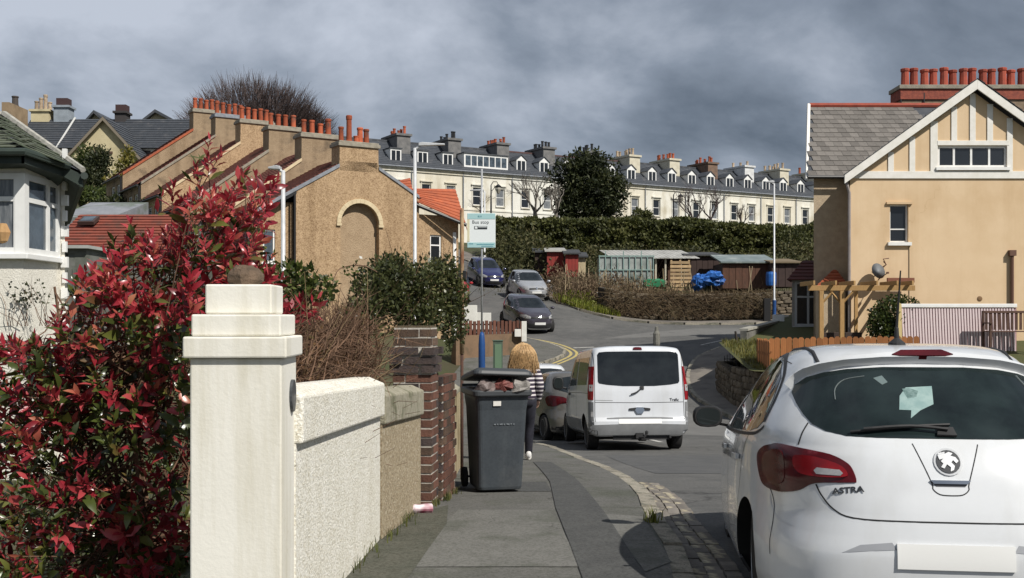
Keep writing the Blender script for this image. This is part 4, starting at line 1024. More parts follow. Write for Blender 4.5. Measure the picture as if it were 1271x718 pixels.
# ------------------------------------------------------------------ house with the bay window, far left
m_rc2 = M('house_roughcast', (.78,.75,.67), (.70,.67,.59), sc=9, rough=.95, bump=.5, bsc=40, bdist=.03, c3=(.55,.51,.44), sc3=1.4, f3=(.55,.75))
m_moss = M('mossy_slate', (.10,.11,.075), (.075,.085,.07), sc=5, rough=.9, bump=.5, bsc=25, objr=.3, c3=(.055,.10,.035), sc3=1.3, f3=(.45,.62))
lh = thing('bay_house', 'white roughcast house with white bay window and mossy slate roof behind the red shrub', 'house', (-6.8,16.7,-.6))
def L3(x, y, z): return Vector((x, y, z))
mb = MB()
mb.poly([(-13,16.7,-1),(-6.8,16.7,-1),(-6.8,16.7,3.7),(-13,16.7,3.7)]); mb.poly([(-6.8,16.7,-1),(-10.2,24,-1),(-10.2,24,3.7),(-6.8,16.7,3.7)])
part(mb, 'wall', m_rc2, lh, world=True)
# bay: front face at y=15.55, right face looking across the garden
bx, by0, by1 = -6.92, 15.55, 16.69
zs_, zh_ = at(0,322,15.55).z, at(0,216,15.6).z
mb = MB()
mb.poly([(-10,by0,-1),(bx,by0,-1),(bx,by0,zs_),(-10,by0,zs_)]); mb.poly([(bx,by0,-1),(bx+.03,by1,-1),(bx+.03,by1,zs_),(bx,by0,zs_)])
mb.box(-10,bx+.02,by0,by1,zh_+.002,zh_+.30)
part(mb, 'bay_wall', m_rc2, lh, world=True)
bayw = None
TLh = XF[lh.name].inverted()
TFr = TLh @ Matrix.Translation((-10,by0,0))
w_ = window(lh, TFr, 0, 3.04, zs_+.08, zh_, mull=(.2,.4,.6,.8), trans=(.68,), fw=.085, rv=.03, name='bay_front_window', pm=m_net)
TSd = TLh @ Matrix.Translation((bx,by0,0)) @ Matrix.Rotation(R(88.5),4,'Z')
window(lh, TSd, .02, 1.13, zs_+.08, zh_, mull=(.66,), trans=(.68,), fw=.085, rv=.03, name='bay_side_window', pm=m_pane2)
mb = MB(); mb.box(bx-.105,bx+.038,by0-.036,by0+.10,zs_+.082,zh_-.001); part(mb, 'bay_corner_post', m_upvc, lh, world=True)
mb = MB(); mb.box(-10.1,bx+.10,by0-.10,by1,zs_+.0,zs_+.078); part(mb, 'bay_sill', m_upvc, lh, world=True, bevel=.01)
# side casement in the bay and the curtain edge
ez, ezb = 3.66, 3.84
E1, E2, E3, E4 = L3(-13,15.2,ezb), L3(-6.75,15.2,ezb), L3(-6.62,16.2,ezb-.05), L3(-6.36,16.25,ez)
Rg, Rg2 = L3(-8.79,19,4.98), L3(-13,19,4.98)
mb = MB(); mb.poly([E1,E2,Rg,Rg2]); mb.poly([E2,E3,E4,Rg]); mb.poly([E4,L3(-9.75,24,ez),L3(-10.9,22,4.98),Rg]); mb.poly([Rg,L3(-10.9,22,4.98),L3(-13,22,4.98),Rg2])
hr = part(mb, 'roof', m_slate, lh, world=True)
q = MB(); q.box(-.14,.14,0,.24,-.007,.007); me_ms = q.mesh('slate', m_moss)
def lay(parent, a, b, c, d, rows, w=.285, T=TLh, maxn=280, me=None):
    """slates hung row by row on the quad a,b (eave) c,d (ridge)"""
    n = (b-a).cross(d-a).normalized(); n = -n if n.z < 0 else n
    u = (b-a).normalized(); v = n.cross(u)
    Rm = Matrix((u, v, n)).transposed().to_4x4()
    k = 0
    for i in range(rows):
        p0, p1 = a.lerp(d, i/rows), b.lerp(c, i/rows); L_ = (p1-p0).length; m_ = max(1, int(L_/w))
        for j in range(m_ + (1 if i % 2 else 0)):
            f = (j + (.5 if i % 2 == 0 else 0))*w/L_
            if f > 1 or k >= maxn: continue
            o = bpy.data.objects.new('slate', me or me_ms)
            o.matrix_local = T @ Matrix.Translation(p0.lerp(p1, f) + n*(.02+rnd.uniform(0,.012))) @ Rm @ Matrix.Rotation(R(-3.2),4,'X') @ Matrix.Rotation(rnd.uniform(-.02,.02),4,'Z')
            link(o, parent); k += 1
lay(hr, L3(-8.9,15.2,ezb), E2, Rg, L3(-8.9,19,4.98), 16)
lay(hr, E2, E4, Rg, Rg+Vector((-.01,.02,0)), 13, maxn=100)
mb = MB(); mb.tube([E4+L3(0.02,-.02,.03), Rg+L3(0,0,.05)], [.045,.06], 6); mb.tube([Rg+L3(0,0,.04), Rg2], .06, 6)
part(mb, 'hip_tiles', M('pale_hip_cement', (.42,.40,.36), (.25,.25,.22), sc=6, rough=.95, bump=.5, bsc=20), lh, world=True)
m_fas = M('dark_fascia', (.03,.04,.035), (.04,.055,.045), sc=3, rough=.6)
mb = MB()
mb.prism([E1+L3(0,0,-.02),E2+L3(0,0,-.02),E2+L3(0,0,-.20),E1+L3(0,0,-.20)], (0,.04,0)); mb.prism([E2+L3(0,0,-.02),E3+L3(0,0,-.02),E3+L3(0,0,-.20),E2+L3(0,0,-.20)], (-.04,0,0))
mb.prism([E3+L3(0,0,-.04),E4+L3(0,0,-.04),E4+L3(0,0,-.22),E3+L3(0,0,-.2)], (0,.04,0)); mb.prism([E4+L3(0,0,-.02),L3(-9.75,24,ez-.02),L3(-9.75,24,ez-.22),E4+L3(0,0,-.22)], (-.04,0,0))
mb.poly([E1+L3(0,.02,-.2),E2+L3(0,.02,-.2),E3+L3(0,0,-.2),E4+L3(0,0,-.22),L3(-9.75,24,ez-.22),L3(-10.4,24,ez-.22),L3(-7,16.8,ez-.22),L3(-13,16.8,ez-.22)])
mb.tube([E1+L3(0,-.07,-.05),E2+L3(.05,-.07,-.05),E3+L3(.07,0,-.05)], .055, 8); mb.tube([E4+L3(.05,-.05,-.06),L3(-9.7,24,ez-.06)], .055, 8)
part(mb, 'fascia', m_fas, lh, world=True)
mb = MB()
for i in range(17): mb.cbox((-6.80,16.70,zs_-2.2+i*.235+.1), (.10 if i % 2 else .06,.06,.16))
part(mb, 'quoins', m_upvc, lh, world=True)
mb = MB(); mb.lathe([(.03,0),(.12,.1),(.15,.22),(.11,.34),(.02,.38)], (-7.22,15.64,zs_+.16), 12); mb.tube([(-7.22,15.64,zs_+.08),(-7.22,15.64,zs_+.2)], .02, 6)
solo(mb, 'table_lamp', M('straw_shade', (.45,.28,.13), (.35,.2,.09), sc=8, rough=.8), 'straw coloured lamp or ornament standing on the bay window ledge', 'ornament', (-7.22,15.6,zs_+.1))

# ------------------------------------------------------------------ outbuildings and houses on the hill at the left
m_redt = M('brick_red_roof', (.24,.065,.042), (.17,.05,.036), sc=3, rough=.9, bump=.4, bsc=14, c3=(.12,.06,.045), sc3=1.5, f3=(.52,.7))
m_greyw = M('grey_shed_wall', (.17,.175,.16), (.13,.135,.12), sc=3, rough=.9, c3=(.09,.10,.08), sc3=1)
def gbox(name, label, cat, x0, x1, y0, y1, zb, ze, zr, wall, roof, ridge='x', courses=10, over=.2, group=None, extra=None):
    t = thing(name, label, cat, (x0, y0, zb), 0, group)
    mb = MB()
    if ridge == 'x':
        ym = (y0+y1)/2
        mb.poly([(x0,y0,zb-1),(x1,y0,zb-1),(x1,y0,ze),(x0,y0,ze)]); mb.poly([(x0,y1,zb-1),(x1,y1,zb-1),(x1,y1,ze),(x0,y1,ze)])
        for x in (x0, x1): mb.poly([(x,y0,zb-1),(x,y1,zb-1),(x,y1,ze),(x,ym,zr),(x,y0,ze)])
        w = part(mb, 'wall', wall, t, world=True); mb = MB()
        s = (zr-ze)/(ym-y0)
        course_roof(mb, (x0-over,y0-over,ze-s*over+.04), (x1+over,y0-over,ze-s*over+.04), (x1+over,ym,zr+.04), (x0-over,ym,zr+.04), courses, .04)
        course_roof(mb, (x1+over,y1+over,ze-s*over+.04), (x0-over,y1+over,ze-s*over+.04), (x0-over,ym,zr+.04), (x1+over,ym,zr+.04), courses, .04)
    else:
        xm = (x0+x1)/2
        for x in (x0, x1): mb.poly([(x,y0,zb-1),(x,y1,zb-1),(x,y1,ze),(x,y0,ze)])
        for y in (y0, y1): mb.poly([(x0,y,zb-1),(x1,y,zb-1),(x1,y,ze),(xm,y,zr),(x0,y,ze)])
        w = part(mb, 'wall', wall, t, world=True); mb = MB()
        s = (zr-ze)/(xm-x0)
        course_roof(mb, (x0-over,y1+over,ze-s*over+.04), (x0-over,y0-over,ze-s*over+.04), (xm,y0-over,zr+.04), (xm,y1+over,zr+.04), courses, .04)
        course_roof(mb, (x1+over,y0-over,ze-s*over+.04), (x1+over,y1+over,ze-s*over+.04), (xm,y1+over,zr+.04), (xm,y0-over,zr+.04), courses, .04)
    part(mb, 'roof', roof, t, world=True)
    return t
a, b = at(70,305,36), at(163,305,36)
og = gbox('garage', 'long low outbuilding with brick red roof and small skylight, left of the stepped row', 'outbuilding', a.x, b.x+1.5, 36, 41, a.z-2.2, a.z-.05, at(0,268,38.5).z, m_greyw, m_redt, courses=12)
p = at(112,277,37.7); mb = MB(); mb.T = Matrix.Translation(p+Vector((0,-.12,.02))) @ Matrix.Rotation(R(24),4,'X'); mb.box(-.28,.28,-.3,.3,0,.12); sk = part(mb, 'skylight', m_darkframe, og, world=True)
mb = MB(); mb.T = Matrix.Translation(p+Vector((0,-.12,.02))) @ Matrix.Rotation(R(24),4,'X'); mb.box(-.2,.2,-.22,.22,.121,.13); part(mb, 'pane', m_pane2, sk, world=True)
a, b = at(70,270,43), at(138,270,43)
mb = MB(); mb.poly([a,b,b+Vector((.3,3.5,.95)),a+Vector((0,3.5,.95))]); mb.poly([a,b,b+Vector((0,0,-3)),a+Vector((0,0,-3))]); mb.poly([b,b+Vector((.3,3.5,.95)),b+Vector((.3,3.5,-3)),b+Vector((0,0,-3))])
solo(mb, 'lean_to', M('grey_felt', (.24,.25,.27), (.18,.19,.21), sc=2, rough=.9, c3=(.13,.15,.13), sc3=.8), 'grey felt roofed lean-to behind the brick red outbuilding roof', 'outbuilding', (a.x,a.y,a.z-3))
a, b = at(110,334,31), at(172,334,31)
gbox('garage', 'nearer outbuilding with an orange red roof and white verge beside the white lamp post', 'outbuilding', a.x, b.x+.6, 31, 35, a.z-1.2, at(0,326,31).z, at(0,296,33).z, m_greyw, m_redt, courses=9, over=.08)
a, b = at(78,345,27), at(107,345,27)
sh = thing('garden_shed', 'small grey shed with dark openings between the bay house and the outbuildings', 'shed', (a.x,27,a.z-.8))
mb = MB(); zt = at(0,309,27).z; mb.T = Matrix.Translation((a.x,27,0)); facade(mb, 0, b.x-a.x, a.z-1.5, zt, [(.05,.30,zt-.42,zt-.12)], .2); mb.T = Matrix.Identity(4); mb.poly([(b.x,27,a.z-1.5),(b.x,29,a.z-1.5),(b.x,29,zt),(b.x,27,zt)]); part(mb, 'wall', m_greyw, sh, world=True)
mb = MB(); mb.box(a.x-.1,b.x+.1,26.85,29,zt+.002,zt+.08); part(mb, 'roof', M('pale_felt', (.40,.41,.39), (.3,.31,.29), sc=2, rough=.9), sh, world=True)
mb = MB()
for i in range(5): mb.box(a.x+.02+i*.115,a.x+.12+i*.115,26.96,26.998,a.z-1.4,zt-.5)
part(mb, 'board', m_greyw, sh, world=True)
# houses at the back left
m_ys = M('yellow_stucco', (.56,.49,.31), (.49,.42,.26), sc=1, rough=.9, c3=(.40,.35,.22), sc3=.4)
Yb = 96.0
def bp_(px, py, Y=Yb): return at(px, py, Y)
bh = thing('big_house', 'yellowish house on the hill with projecting gable and long dark roof, behind green bushes', 'house', (bp_(126,255).x, Yb, 10))
xl, xr_, xa = bp_(86,0).x, bp_(172,0).x, bp_(129.5,0).x
zE, zAp = bp_(0,192).z, bp_(0,147).z
TB = Matrix.Translation((0,Yb,0))
wz0, wz1, wx0, wx1 = bp_(0,205).z, bp_(0,183).z, bp_(117,0).x, bp_(135,0).x
mb = MB(); mb.T = TB; facade(mb, xl, xr_, 8, zE, [(wx0,wx1,wz0,zE-.01)] if wz1 > zE else [(wx0,wx1,wz0,wz1)], .2)
mb.poly([(xl,0,zE),(xr_,0,zE),(xa,0,zAp)]); mb.poly([(xr_,0,8),(xr_,6,8),(xr_,6,zE),(xr_,0,zE)]); part(mb, 'gable_wall', m_ys, bh, world=True)
window(bh, XF[bh.name].inverted() @ TB, wx0, wx1, wz0, min(wz1, zE-.01), fw=.12, rv=.2, sill=m_ys)
mb = MB(); mb.T = TB
mb.box(wx0-.2,wx1+.35,-.15,-.002,min(wz1,zE)+.06,min(wz1,zE)+.25); part(mb, 'window_hood', M('brown_hood', (.10,.06,.045), rough=.8), bh, world=True)
for s, xe in ((-1, xl-.45), (1, xr_+.45)):
    zz0 = zE - (zAp-zE)/(xa-xl)*.45
    mb = MB(); a_, b_ = Vector((xe,Yb-.4,zz0)), Vector((xe,Yb+9,zz0)); c_, d_ = Vector((xa,Yb+9,zAp+.12)), Vector((xa,Yb-.4,zAp+.12))
    if s < 0: course_roof(mb, b_, a_, d_, c_, 12, .05)
    else: course_roof(mb, a_, b_, c_, d_, 12, .05)
    part(mb, 'roof', m_slate, bh, world=True)
    mb = MB(); mb.prism([(xa,Yb-.42,zAp+.08),(xe,Yb-.42,zz0-.04),(xe,Yb-.42,zz0-.34),(xa,Yb-.42,zAp-.25)], (0,.1,0)); part(mb, 'bargeboard', M('weathered_board', (.20,.17,.13), rough=.8), bh, world=True)
x0, x1 = bp_(12,0,99).x, bp_(262,0,99).x
zr, ze = bp_(0,147,103).z, bp_(0,184,99).z
mb = MB(); course_roof(mb, (x0,99,ze), (x1,99,ze), (x1,103.5,zr), (x0,103.5,zr), 16, .05); mb.poly([(x0,103.5,zr),(x1,103.5,zr),(x1,108,ze),(x0,108,ze)]); part(mb, 'main_roof', m_slate, bh, world=True)
wxs = [(bp_(p0,0,99.4).x, bp_(p1,0,99.4).x) for p0, p1 in ((176,187),(193,204),(216,226))]
mb = MB(); mb.T = Matrix.Translation((0,99.4,0)); facade(mb, x0+.3, x1-.3, 8, ze, [(a_, b_, bp_(0,205,99.4).z, bp_(0,187,99.4).z) for a_, b_ in wxs], .2); part(mb, 'main_wall', M('white_upper_wall', (.66,.64,.58), (.56,.54,.48), sc=1, rough=.9), bh, world=True)
for a_, b_ in wxs: window(bh, XF[bh.name].inverted() @ Matrix.Translation((0,99.4,0)), a_, b_, bp_(0,205,99.4).z, bp_(0,187,99.4).z, fm=m_darkframe, mull=(.5,), fw=.1, rv=.15)
mb = MB(); mb.box(bp_(69,0,101).x-.08, bp_(69,0,101).x+.08, 99.2, 99.3, ze-.3, ze-.1); mb.tube([(bp_(69,0,99).x,98.95,ze-.1),(bp_(69,0,99).x,103.4,zr+.1)], .09, 6); part(mb, 'roof_flashing', M('pale_flash', (.5,.5,.48), rough=.7), bh, world=True)
for (px0, px1, pyt, mt, cap, npots, lab) in ((72,90,136,M('stack_bluegrey', (.30,.34,.38), (.22,.25,.28), sc=2, rough=.9),(74,88,124),0,None),(147,160,143,M('stack_black', (.05,.045,.045), rough=.9),(147,160,132),0,None),(44,66,141,m_ys,None,4,None)):
    a_, b_ = bp_(px0,0,104).x, bp_(px1,0,104).x
    mb = MB(); mb.box(a_, b_, 103, 104.4, zr-1.5, bp_(0,pyt,104).z); mb.box(a_-.15,b_+.15,102.85,104.55,bp_(0,pyt,104).z+.002,bp_(0,pyt,104).z+.2); c_ = part(mb, 'chimney', mt, bh, world=True)
    if cap:
        mb = MB(); mb.box(bp_(cap[0],0,104).x, bp_(cap[1],0,104).x, 103.2, 104.2, bp_(0,pyt,104).z+.202, bp_(0,cap[2],104).z); part(mb, 'chimney_head', M('sooty_head', (.06,.035,.035), rough=.9), c_, world=True)
    for i in range(npots):
        mb = MB(); pot(mb, (a_+.25+i*.42, 103.7, bp_(0,pyt,104).z+.2), (.9,1.2,1.5,.8)[i], .2); part(mb, 'chimney_pot', m_potp, c_, world=True)
for (p0, p1, pm, pe, pa, Y, lab) in ((109,128,117,152,141,108,'small dark roofed gable behind the slate ridge, left of the black stack'),(181,212,193,150,140,108,'small dark roofed gable at the right end of the slate ridge, by the bare tree')):
    a_, b_, c_ = at(p0,pe,Y), at(p1,pe,Y), at(pm,pa,Y)
    t = thing('gabled_roof', lab, 'roof', (a_.x, Y, a_.z-3))
    mb = MB(); mb.poly([a_+Vector((0,.3,0)), b_+Vector((0,.3,0)), c_+Vector((0,.3,0))]); mb.poly([a_+Vector((0,.3,-4)), b_+Vector((0,.3,-4)), b_+Vector((0,.3,0)), a_+Vector((0,.3,0))]); part(mb, 'wall', m_ys, t, world=True)
    mb = MB(); mb.prism([a_+Vector((-.3,-.2,-.15)), c_+Vector((0,-.2,.0)), c_+Vector((0,-.2,.3)), a_+Vector((-.3,-.2,.12))], (0,5,0)); mb.prism([b_+Vector((.3,-.2,-.15)), c_+Vector((0.002,-.2,.0)), c_+Vector((.002,-.2,.3)), b_+Vector((.3,-.2,.12))], (0,5,0)); part(mb, 'roof', m_slate, t, world=True)
a_ = at(8,146,40)
mb = MB(); mb.box(at(2,0,26).x, at(11.5,0,26).x, 26, 27, 3.2, at(0,127,26).z); 
fc = thing('chimney_stack', 'dark topped buff chimney stack at the far left edge above the mossy roof', 'chimney', (at(8,0,26).x,26.5,3.2))
part(mb, 'stack', M('buff_brick', (.30,.22,.14), (.22,.16,.1), sc=5, rough=.9), fc, world=True)
mb = MB(); pot(mb, (at(7,0,26).x,26.5,at(0,127,26).z), .24, .08); part(mb, 'chimney_pot', M('sooty_pot', (.07,.06,.055), rough=.9), fc, world=True)

# ------------------------------------------------------------------ street lamps
m_galv = M('galvanised_lamp', (.58,.59,.60), (.48,.49,.50), sc=6, rough=.5, metal=.2)
def lamp(x, y, zt, label, arm=-.5, r=.055, hl=.62, dz=.06, rot=0, base=None, w=.16):
    zb = zg(x, y)+.02
    t = thing('street_lamp', label, 'street lamp', (x, y, zb), rot, 'grey steel street lamps')
    H = zt - zb
    mb = MB(); mb.tube([(0,0,-.2),(0,0,1.2),(0,0,1.25),(0,0,H)], [r*1.5,r*1.5,r,r*.8], 10); part(mb, 'column', m_galv, t, smooth=True)
    mb = MB(); s = 1 if arm > 0 else -1
    mb.tube([(0,0,H-.05),(s*.12,0,H+.03),(arm,0,H+dz)], r*.6, 8); part(mb, 'bracket', m_galv, t)
    mb = MB(); x0_, x1_ = arm - s*.05, arm + s*hl
    mb.prism([(x0_,-w/2,H+dz-.03),(x1_,-w*.35,H+dz+.0),(x1_,-w*.35,H+dz+.05),(x0_+s*.12,-w/2,H+dz+.10),(x0_,-w/2,H+dz+.07)], (0,w,0)); part(mb, 'lantern', m_galv, t, bevel=.015)
    return t
def gp(px, Y): return at(px, 0, Y).x
lamp(gp(351.5,33), 33, at(0,212,33).z, 'grey street lamp with a short flat head, in front of the stepped brown row', arm=-.12, hl=.32, r=.075, dz=.05, w=.3)
lamp(gp(515,38), 38, at(0,184,38).z, 'tall grey street lamp with arm to the right, in front of the arched gable', arm=.18, hl=.85, r=.07, dz=.10)
lamp(gp(601.5,75), 75, at(0,238,75).z, 'distant grey street lamp rising behind the bus stop sign', arm=-.1, hl=.9, r=.07, w=.3)
lamp(gp(136,42), 42, at(0,291,42).z, 'short white street lamp standing before the brick red outbuilding roofs', arm=-.1, hl=.5, r=.06)
tp = lamp(gp(961,56.9), 56.9, at(0,228,56.9).z, 'tall thin lamp post with a blue painted base beside the dry stone wall', arm=-.05, hl=.4, r=.05, w=.1)
mb = MB(); mb.tube([(0,0,-.1),(0,0,1.15)], .10, 12); part(mb, 'painted_base', MATS['blue_sleeve'], tp)
mb = MB(); mb.box(-.55,-.22,-.15,.15,-.2,1.25); solo_o = part(mb, 'feeder_box', m_black, tp)
def lantern(px, pyb, pyt, Y, lx, label):
    b = at(px, pyb, Y); H = at(px, pyt, Y).z - b.z
    t = thing('heritage_lamp', label, 'street lamp', tuple(b), 0, 'black ornate street lanterns on the ridge road')
    mb = MB(); mb.tube([(0,0,-1.5),(0,0,1),(0,0,H)], [.1,.08,.05], 8); part(mb, 'column', m_black, t)
    mb = MB(); mb.tube([(0,0,H),(lx*.3,0,H+.3),(lx*.8,0,H+.3),(lx,0,H+.05)], .04, 6); mb.tube([(0,0,H-.6),(lx*.5,0,H-.25)], .03, 6); part(mb, 'scroll_bracket', m_black, t)
    mb = MB(); mb.lathe([(.05,H+.08),(.3,H-.12),(.28,H-.2),(.26,H-.22)], (lx,0,0), 8); part(mb, 'lantern_cap', m_black, t)
    mb = MB(); mb.lathe([(.24,H-.22),(.26,H-.4),(.12,H-.75),(.03,H-.8)], (lx,0,0), 8); part(mb, 'lantern_glass', M('lantern_glass', (.35,.33,.28), rough=.2), t)
lantern(609.5,268,230,100,.65,'black ornate street lantern with its lamp to the right, just above the bus stop sign')
lantern(836,278,242,108,.7,'black ornate street lantern standing in front of the right half of the long terrace')

# ------------------------------------------------------------------ corner of the lower road: wall, fence, white posts, green cabinet
wy = 45.3
m_rwall = M('brown_render', (.20,.13,.08), (.15,.10,.065), sc=2, rough=.95, bump=.5, bsc=30, c3=(.10,.08,.05), sc3=1)
def wl_(px, py, Y): return at(px, py, Y)
a, b = wl_(566,0,42.3).x, wl_(650,0,44.2).x
cw = thing('corner_wall', 'brown rendered retaining wall at the corner, below the brown fence', 'wall', (a,42.3,-.6))
mb = MB(); mb.prism([(a,42.3,-1),(b,44.6,-.3),(b,44.6,at(0,414,44.4).z),(a,42.3,at(0,417,42.3).z)], (-.2,.4,0)); part(mb, 'wall', m_rwall, cw, world=True)
cf = thing('brown_fence', 'low brown boarded fence on top of the corner wall behind the bus stop pole', 'fence', (a,42.6,.6))
m_bf = M('brown_board', (.13,.055,.035), (.095,.042,.03), sc=4, rough=.85, objr=.25, stretch=(4,4,.6))
n = 17
for i in range(n):
    f = i/n; x = a+(b-a)*f; y = 42.55+2.2*f; zt = at(0,399 - 0*f,y).z; zb_ = at(0,416.5-2*f,y).z
    mb = MB(); mb.box(-.072,.072,-.012,.012,0,zt-zb_+.03*(i % 2)); piece(mb.mesh('board', m_bf), 'board', cf, (x-a+.07, y-42.6, zb_-.6), (0,0,R(40)))
mb = MB()
for pyo in (403, 411): mb.tube([(a,42.6,at(0,pyo,42.6).z),(b,44.8,at(0,pyo,44.8).z)], .03, 4)
part(mb, 'rail', m_bf, cf, world=True)
m_wp = M('white_masonry', (.72,.71,.66), (.62,.61,.56), sc=4, rough=.9, c3=(.45,.44,.4), sc3=1.2, f3=(.58,.75))
wpst = thing('white_post', 'small white masonry post at the right end of the brown corner fence', 'post', (at(650,0,44.4).x,44.4,.2))
mb = MB(); zt = at(0,399,44.2).z; x = at(650.5,0,44.2).x; mb.box(x-.10,x+.10,44.1,44.3,zt-.82,zt); part(mb, 'shaft', m_wp, wpst, world=True, bevel=.01)
mb = MB(); x = at(644,0,44.2).x; mb.box(x-.17,x+.09,44.05,44.35,zt-.62,zt-.32); part(mb, 'shoulder', m_wp, wpst, world=True, bevel=.01)
sw = thing('stepped_wall', 'white stepped garden wall end in front of the red car', 'wall', (at(585,0,46).x,46,.6))
for (p0, p1, t_, b_, dy) in ((573,592,379,400,0),(591.9,597,388,400,.01),(596,609.5,388.5,400,.02)):
    mb = MB(); mb.box(at(p0,0,46).x, at(p1,0,46).x, 46+dy, 46.35-dy, at(0,b_,46).z-.3, at(0,t_,46).z); part(mb, 'block', m_wp, sw, world=True, bevel=.01)
gc = thing('utility_cabinet', 'green metal utility cabinet standing by the corner wall right of the blue sleeve', 'cabinet', (at(618,0,39).x,39,zg(-.5,39)+.1))
mb = MB(); hh = at(0,424,39).z-gc.location.z; mb.box(-.17,.17,-.14,.14,0,hh); part(mb, 'body', M('cabinet_green', (.085,.12,.09), (.065,.095,.07), sc=5, rough=.5), gc, bevel=.012)
mb = MB(); mb.box(-.19,.19,-.16,.16,hh+.002,hh+.05); part(mb, 'top', MATS['cabinet_green'], gc, bevel=.01)
mb = MB(); mb.box(-.11,.13,-.155,-.142,.1,hh-.1); part(mb, 'door', M('cabinet_pale', (.12,.19,.12), rough=.5), gc, bevel=.004)

# ------------------------------------------------------------------ right hand gardens
m_lawn = M('garden_soil', (.08,.075,.03), (.06,.07,.025), sc=2, rough=.95, bump=.5, bsc=20)
GZ = lambda x, y: .02 + max(0, (y-31.5))*.13 + max(0, x-9)*.02
v, f, n = tri([(6.75,30.6),(9,28),(24,28),(24,47),(12.3,46),(8.2,38.2),(6.9,36.6)], .8)
mb = MB(); mb.add([(p[0], p[1], GZ(*p)) for p in v], f); struct(mb, 'garden_ground', m_lawn, smooth=True)
m_stone = M('wall_stone', (.15,.12,.085), (.095,.078,.058), sc=7, rough=.95, bump=.8, bsc=25, objr=.35, c3=(.21,.19,.13), sc3=4, f3=(.58,.7))
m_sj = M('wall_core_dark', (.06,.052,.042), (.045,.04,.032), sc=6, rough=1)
def stone_mesh(seed):
    r = random.Random(seed); mb = MB()
    mb.tube_rings([[(.5*c_*(1-.18*r.random())*k_, .5*s_*(1-.15*r.random())*k_*1.0, z) for c_, s_ in ((1,.55),(.85,1),(0,1.02),(-.9,.95),(-1,.5),(-1,-.6),(-.85,-1),(.1,-1),(.9,-.95),(1,-.5))] for z, k_ in ((-.48,.84),(-.25,1),(.25,1),(.48,.86))])
    return mb.mesh('stone', m_stone)
me_st = [stone_mesh(i) for i in range(6)]
def stone_wall(t, path, hfun, zfun, sl=.36, sh_=.16, depth=.3, maxn=290):
    """courses of single stones along a plan path; hfun(s) height"""
    P = [Vector(p) for p in path]; L_ = [0]
    for i in range(1, len(P)): L_.append(L_[-1] + (P[i]-P[i-1]).length)
    def pt(s):
        for i in range(1, len(P)):
            if s <= L_[i] or i == len(P)-1:
                return P[i-1].lerp(P[i], (s-L_[i-1])/(L_[i]-L_[i-1])), (P[i]-P[i-1]).normalized()
    inv = XF[t.name].inverted(); k = 0; row = 0; more = True
    ncourse = int(max(hfun(s) for s in np.linspace(0, L_[-1], 20))/sh_)+1
    for row in range(ncourse):
        s = -(row % 2)*.15
        while s < L_[-1]:
            ln = sl*rnd.uniform(.6,1.35); c = min(max(s+ln/2, 0), L_[-1]); s += ln
            if (row+.6)*sh_ > hfun(c) or k >= maxn: continue
            p, d = pt(c)
            o = piece(rnd.choice(me_st), 'stone', t, inv @ Vector((p[0], p[1], zfun(*p)+(row+.5)*sh_+rnd.uniform(-.015,.015))), (rnd.uniform(-.06,.06), rnd.uniform(-.05,.05), math.atan2(d[1], d[0])+rnd.uniform(-.08,.08)), (ln*1.02, depth*rnd.uniform(.9,1.1), sh_*1.04)); k += 1
sw1 = thing('stone_wall', 'low dark stone retaining wall with grass on top beside the right pavement', 'wall', (6.7,33,-1))
wpath = [(9.3,29.4),(7.1,31.3),(6.85,33.5),(6.95,36.6),(8.0,38.0)]
stone_wall(sw1, wpath, lambda s: 1.25 if s < 5 else 1.0, lambda x, y: max(-1.2, min(-.95, zg(x-.6,y)+.1)), sl=.34, sh_=.2, depth=.34)
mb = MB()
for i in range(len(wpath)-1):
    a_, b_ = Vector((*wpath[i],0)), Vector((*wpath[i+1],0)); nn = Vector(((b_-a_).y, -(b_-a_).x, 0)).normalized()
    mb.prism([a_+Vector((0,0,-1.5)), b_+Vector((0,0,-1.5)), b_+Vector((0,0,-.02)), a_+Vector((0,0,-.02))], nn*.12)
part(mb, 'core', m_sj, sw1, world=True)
# grey rendered garden wall with a dark gate post
m_gw = M('grey_render_wall', (.17,.165,.15), (.125,.12,.11), sc=2, rough=.95, bump=.5, bsc=30, c3=(.085,.085,.075), sc3=1)
gw = thing('garden_wall', 'grey rendered garden wall running back to the bay window on the right', 'wall', (7.6,37.2,0))
A_, B_ = Vector((7.75,37.3,0)), Vector((11.7,45.5,0)); lf = Vector((.9,-.44,0))*.22
mb = MB(); mb.prism([A_+Vector((0,0,-1)), B_+Vector((0,0,-.3)), B_+Vector((0,0,at(0,394,45.5).z)), A_+Vector((0,0,at(0,411,37.3).z))], lf); part(mb, 'wall', m_gw, gw, world=True)
mb = MB(); mb.prism([A_-lf*.2+Vector((0,0,at(0,411,37.3).z+.002)), B_-lf*.2+Vector((0,0,at(0,394,45.5).z+.002)), B_-lf*.2+Vector((0,0,at(0,394,45.5).z+.08)), A_-lf*.2+Vector((0,0,at(0,411,37.3).z+.08))], lf*1.4); part(mb, 'coping', M('pale_coping', (.36,.35,.31), (.27,.26,.23), sc=3, rough=.9), gw, world=True)
gpst = thing('gate_post', 'slim dark leaning gate post at the near end of the grey wall', 'post', (at(915,0,36.6).x,36.6,-.3))
mb = MB(); mb.tube([(0,0,-.2),(.0,0,.9),(-.06,0,1.36)], [.07,.06,.035], 7); part(mb, 'shaft', M('dark_wood', (.05,.042,.036), (.035,.03,.027), sc=6, rough=.9), gpst)
gt = thing('iron_gate', 'low black iron garden gate left of the dark gate post', 'gate', (at(906,0,36.6).x,36.6,-.4))
for i in range(5):
    mb = MB(); mb.tube([(-.18+i*.09,0,.0),(-.18+i*.09,0,.72-.04*abs(i-2))], .011, 5); part(mb, 'bar', m_black, gt)
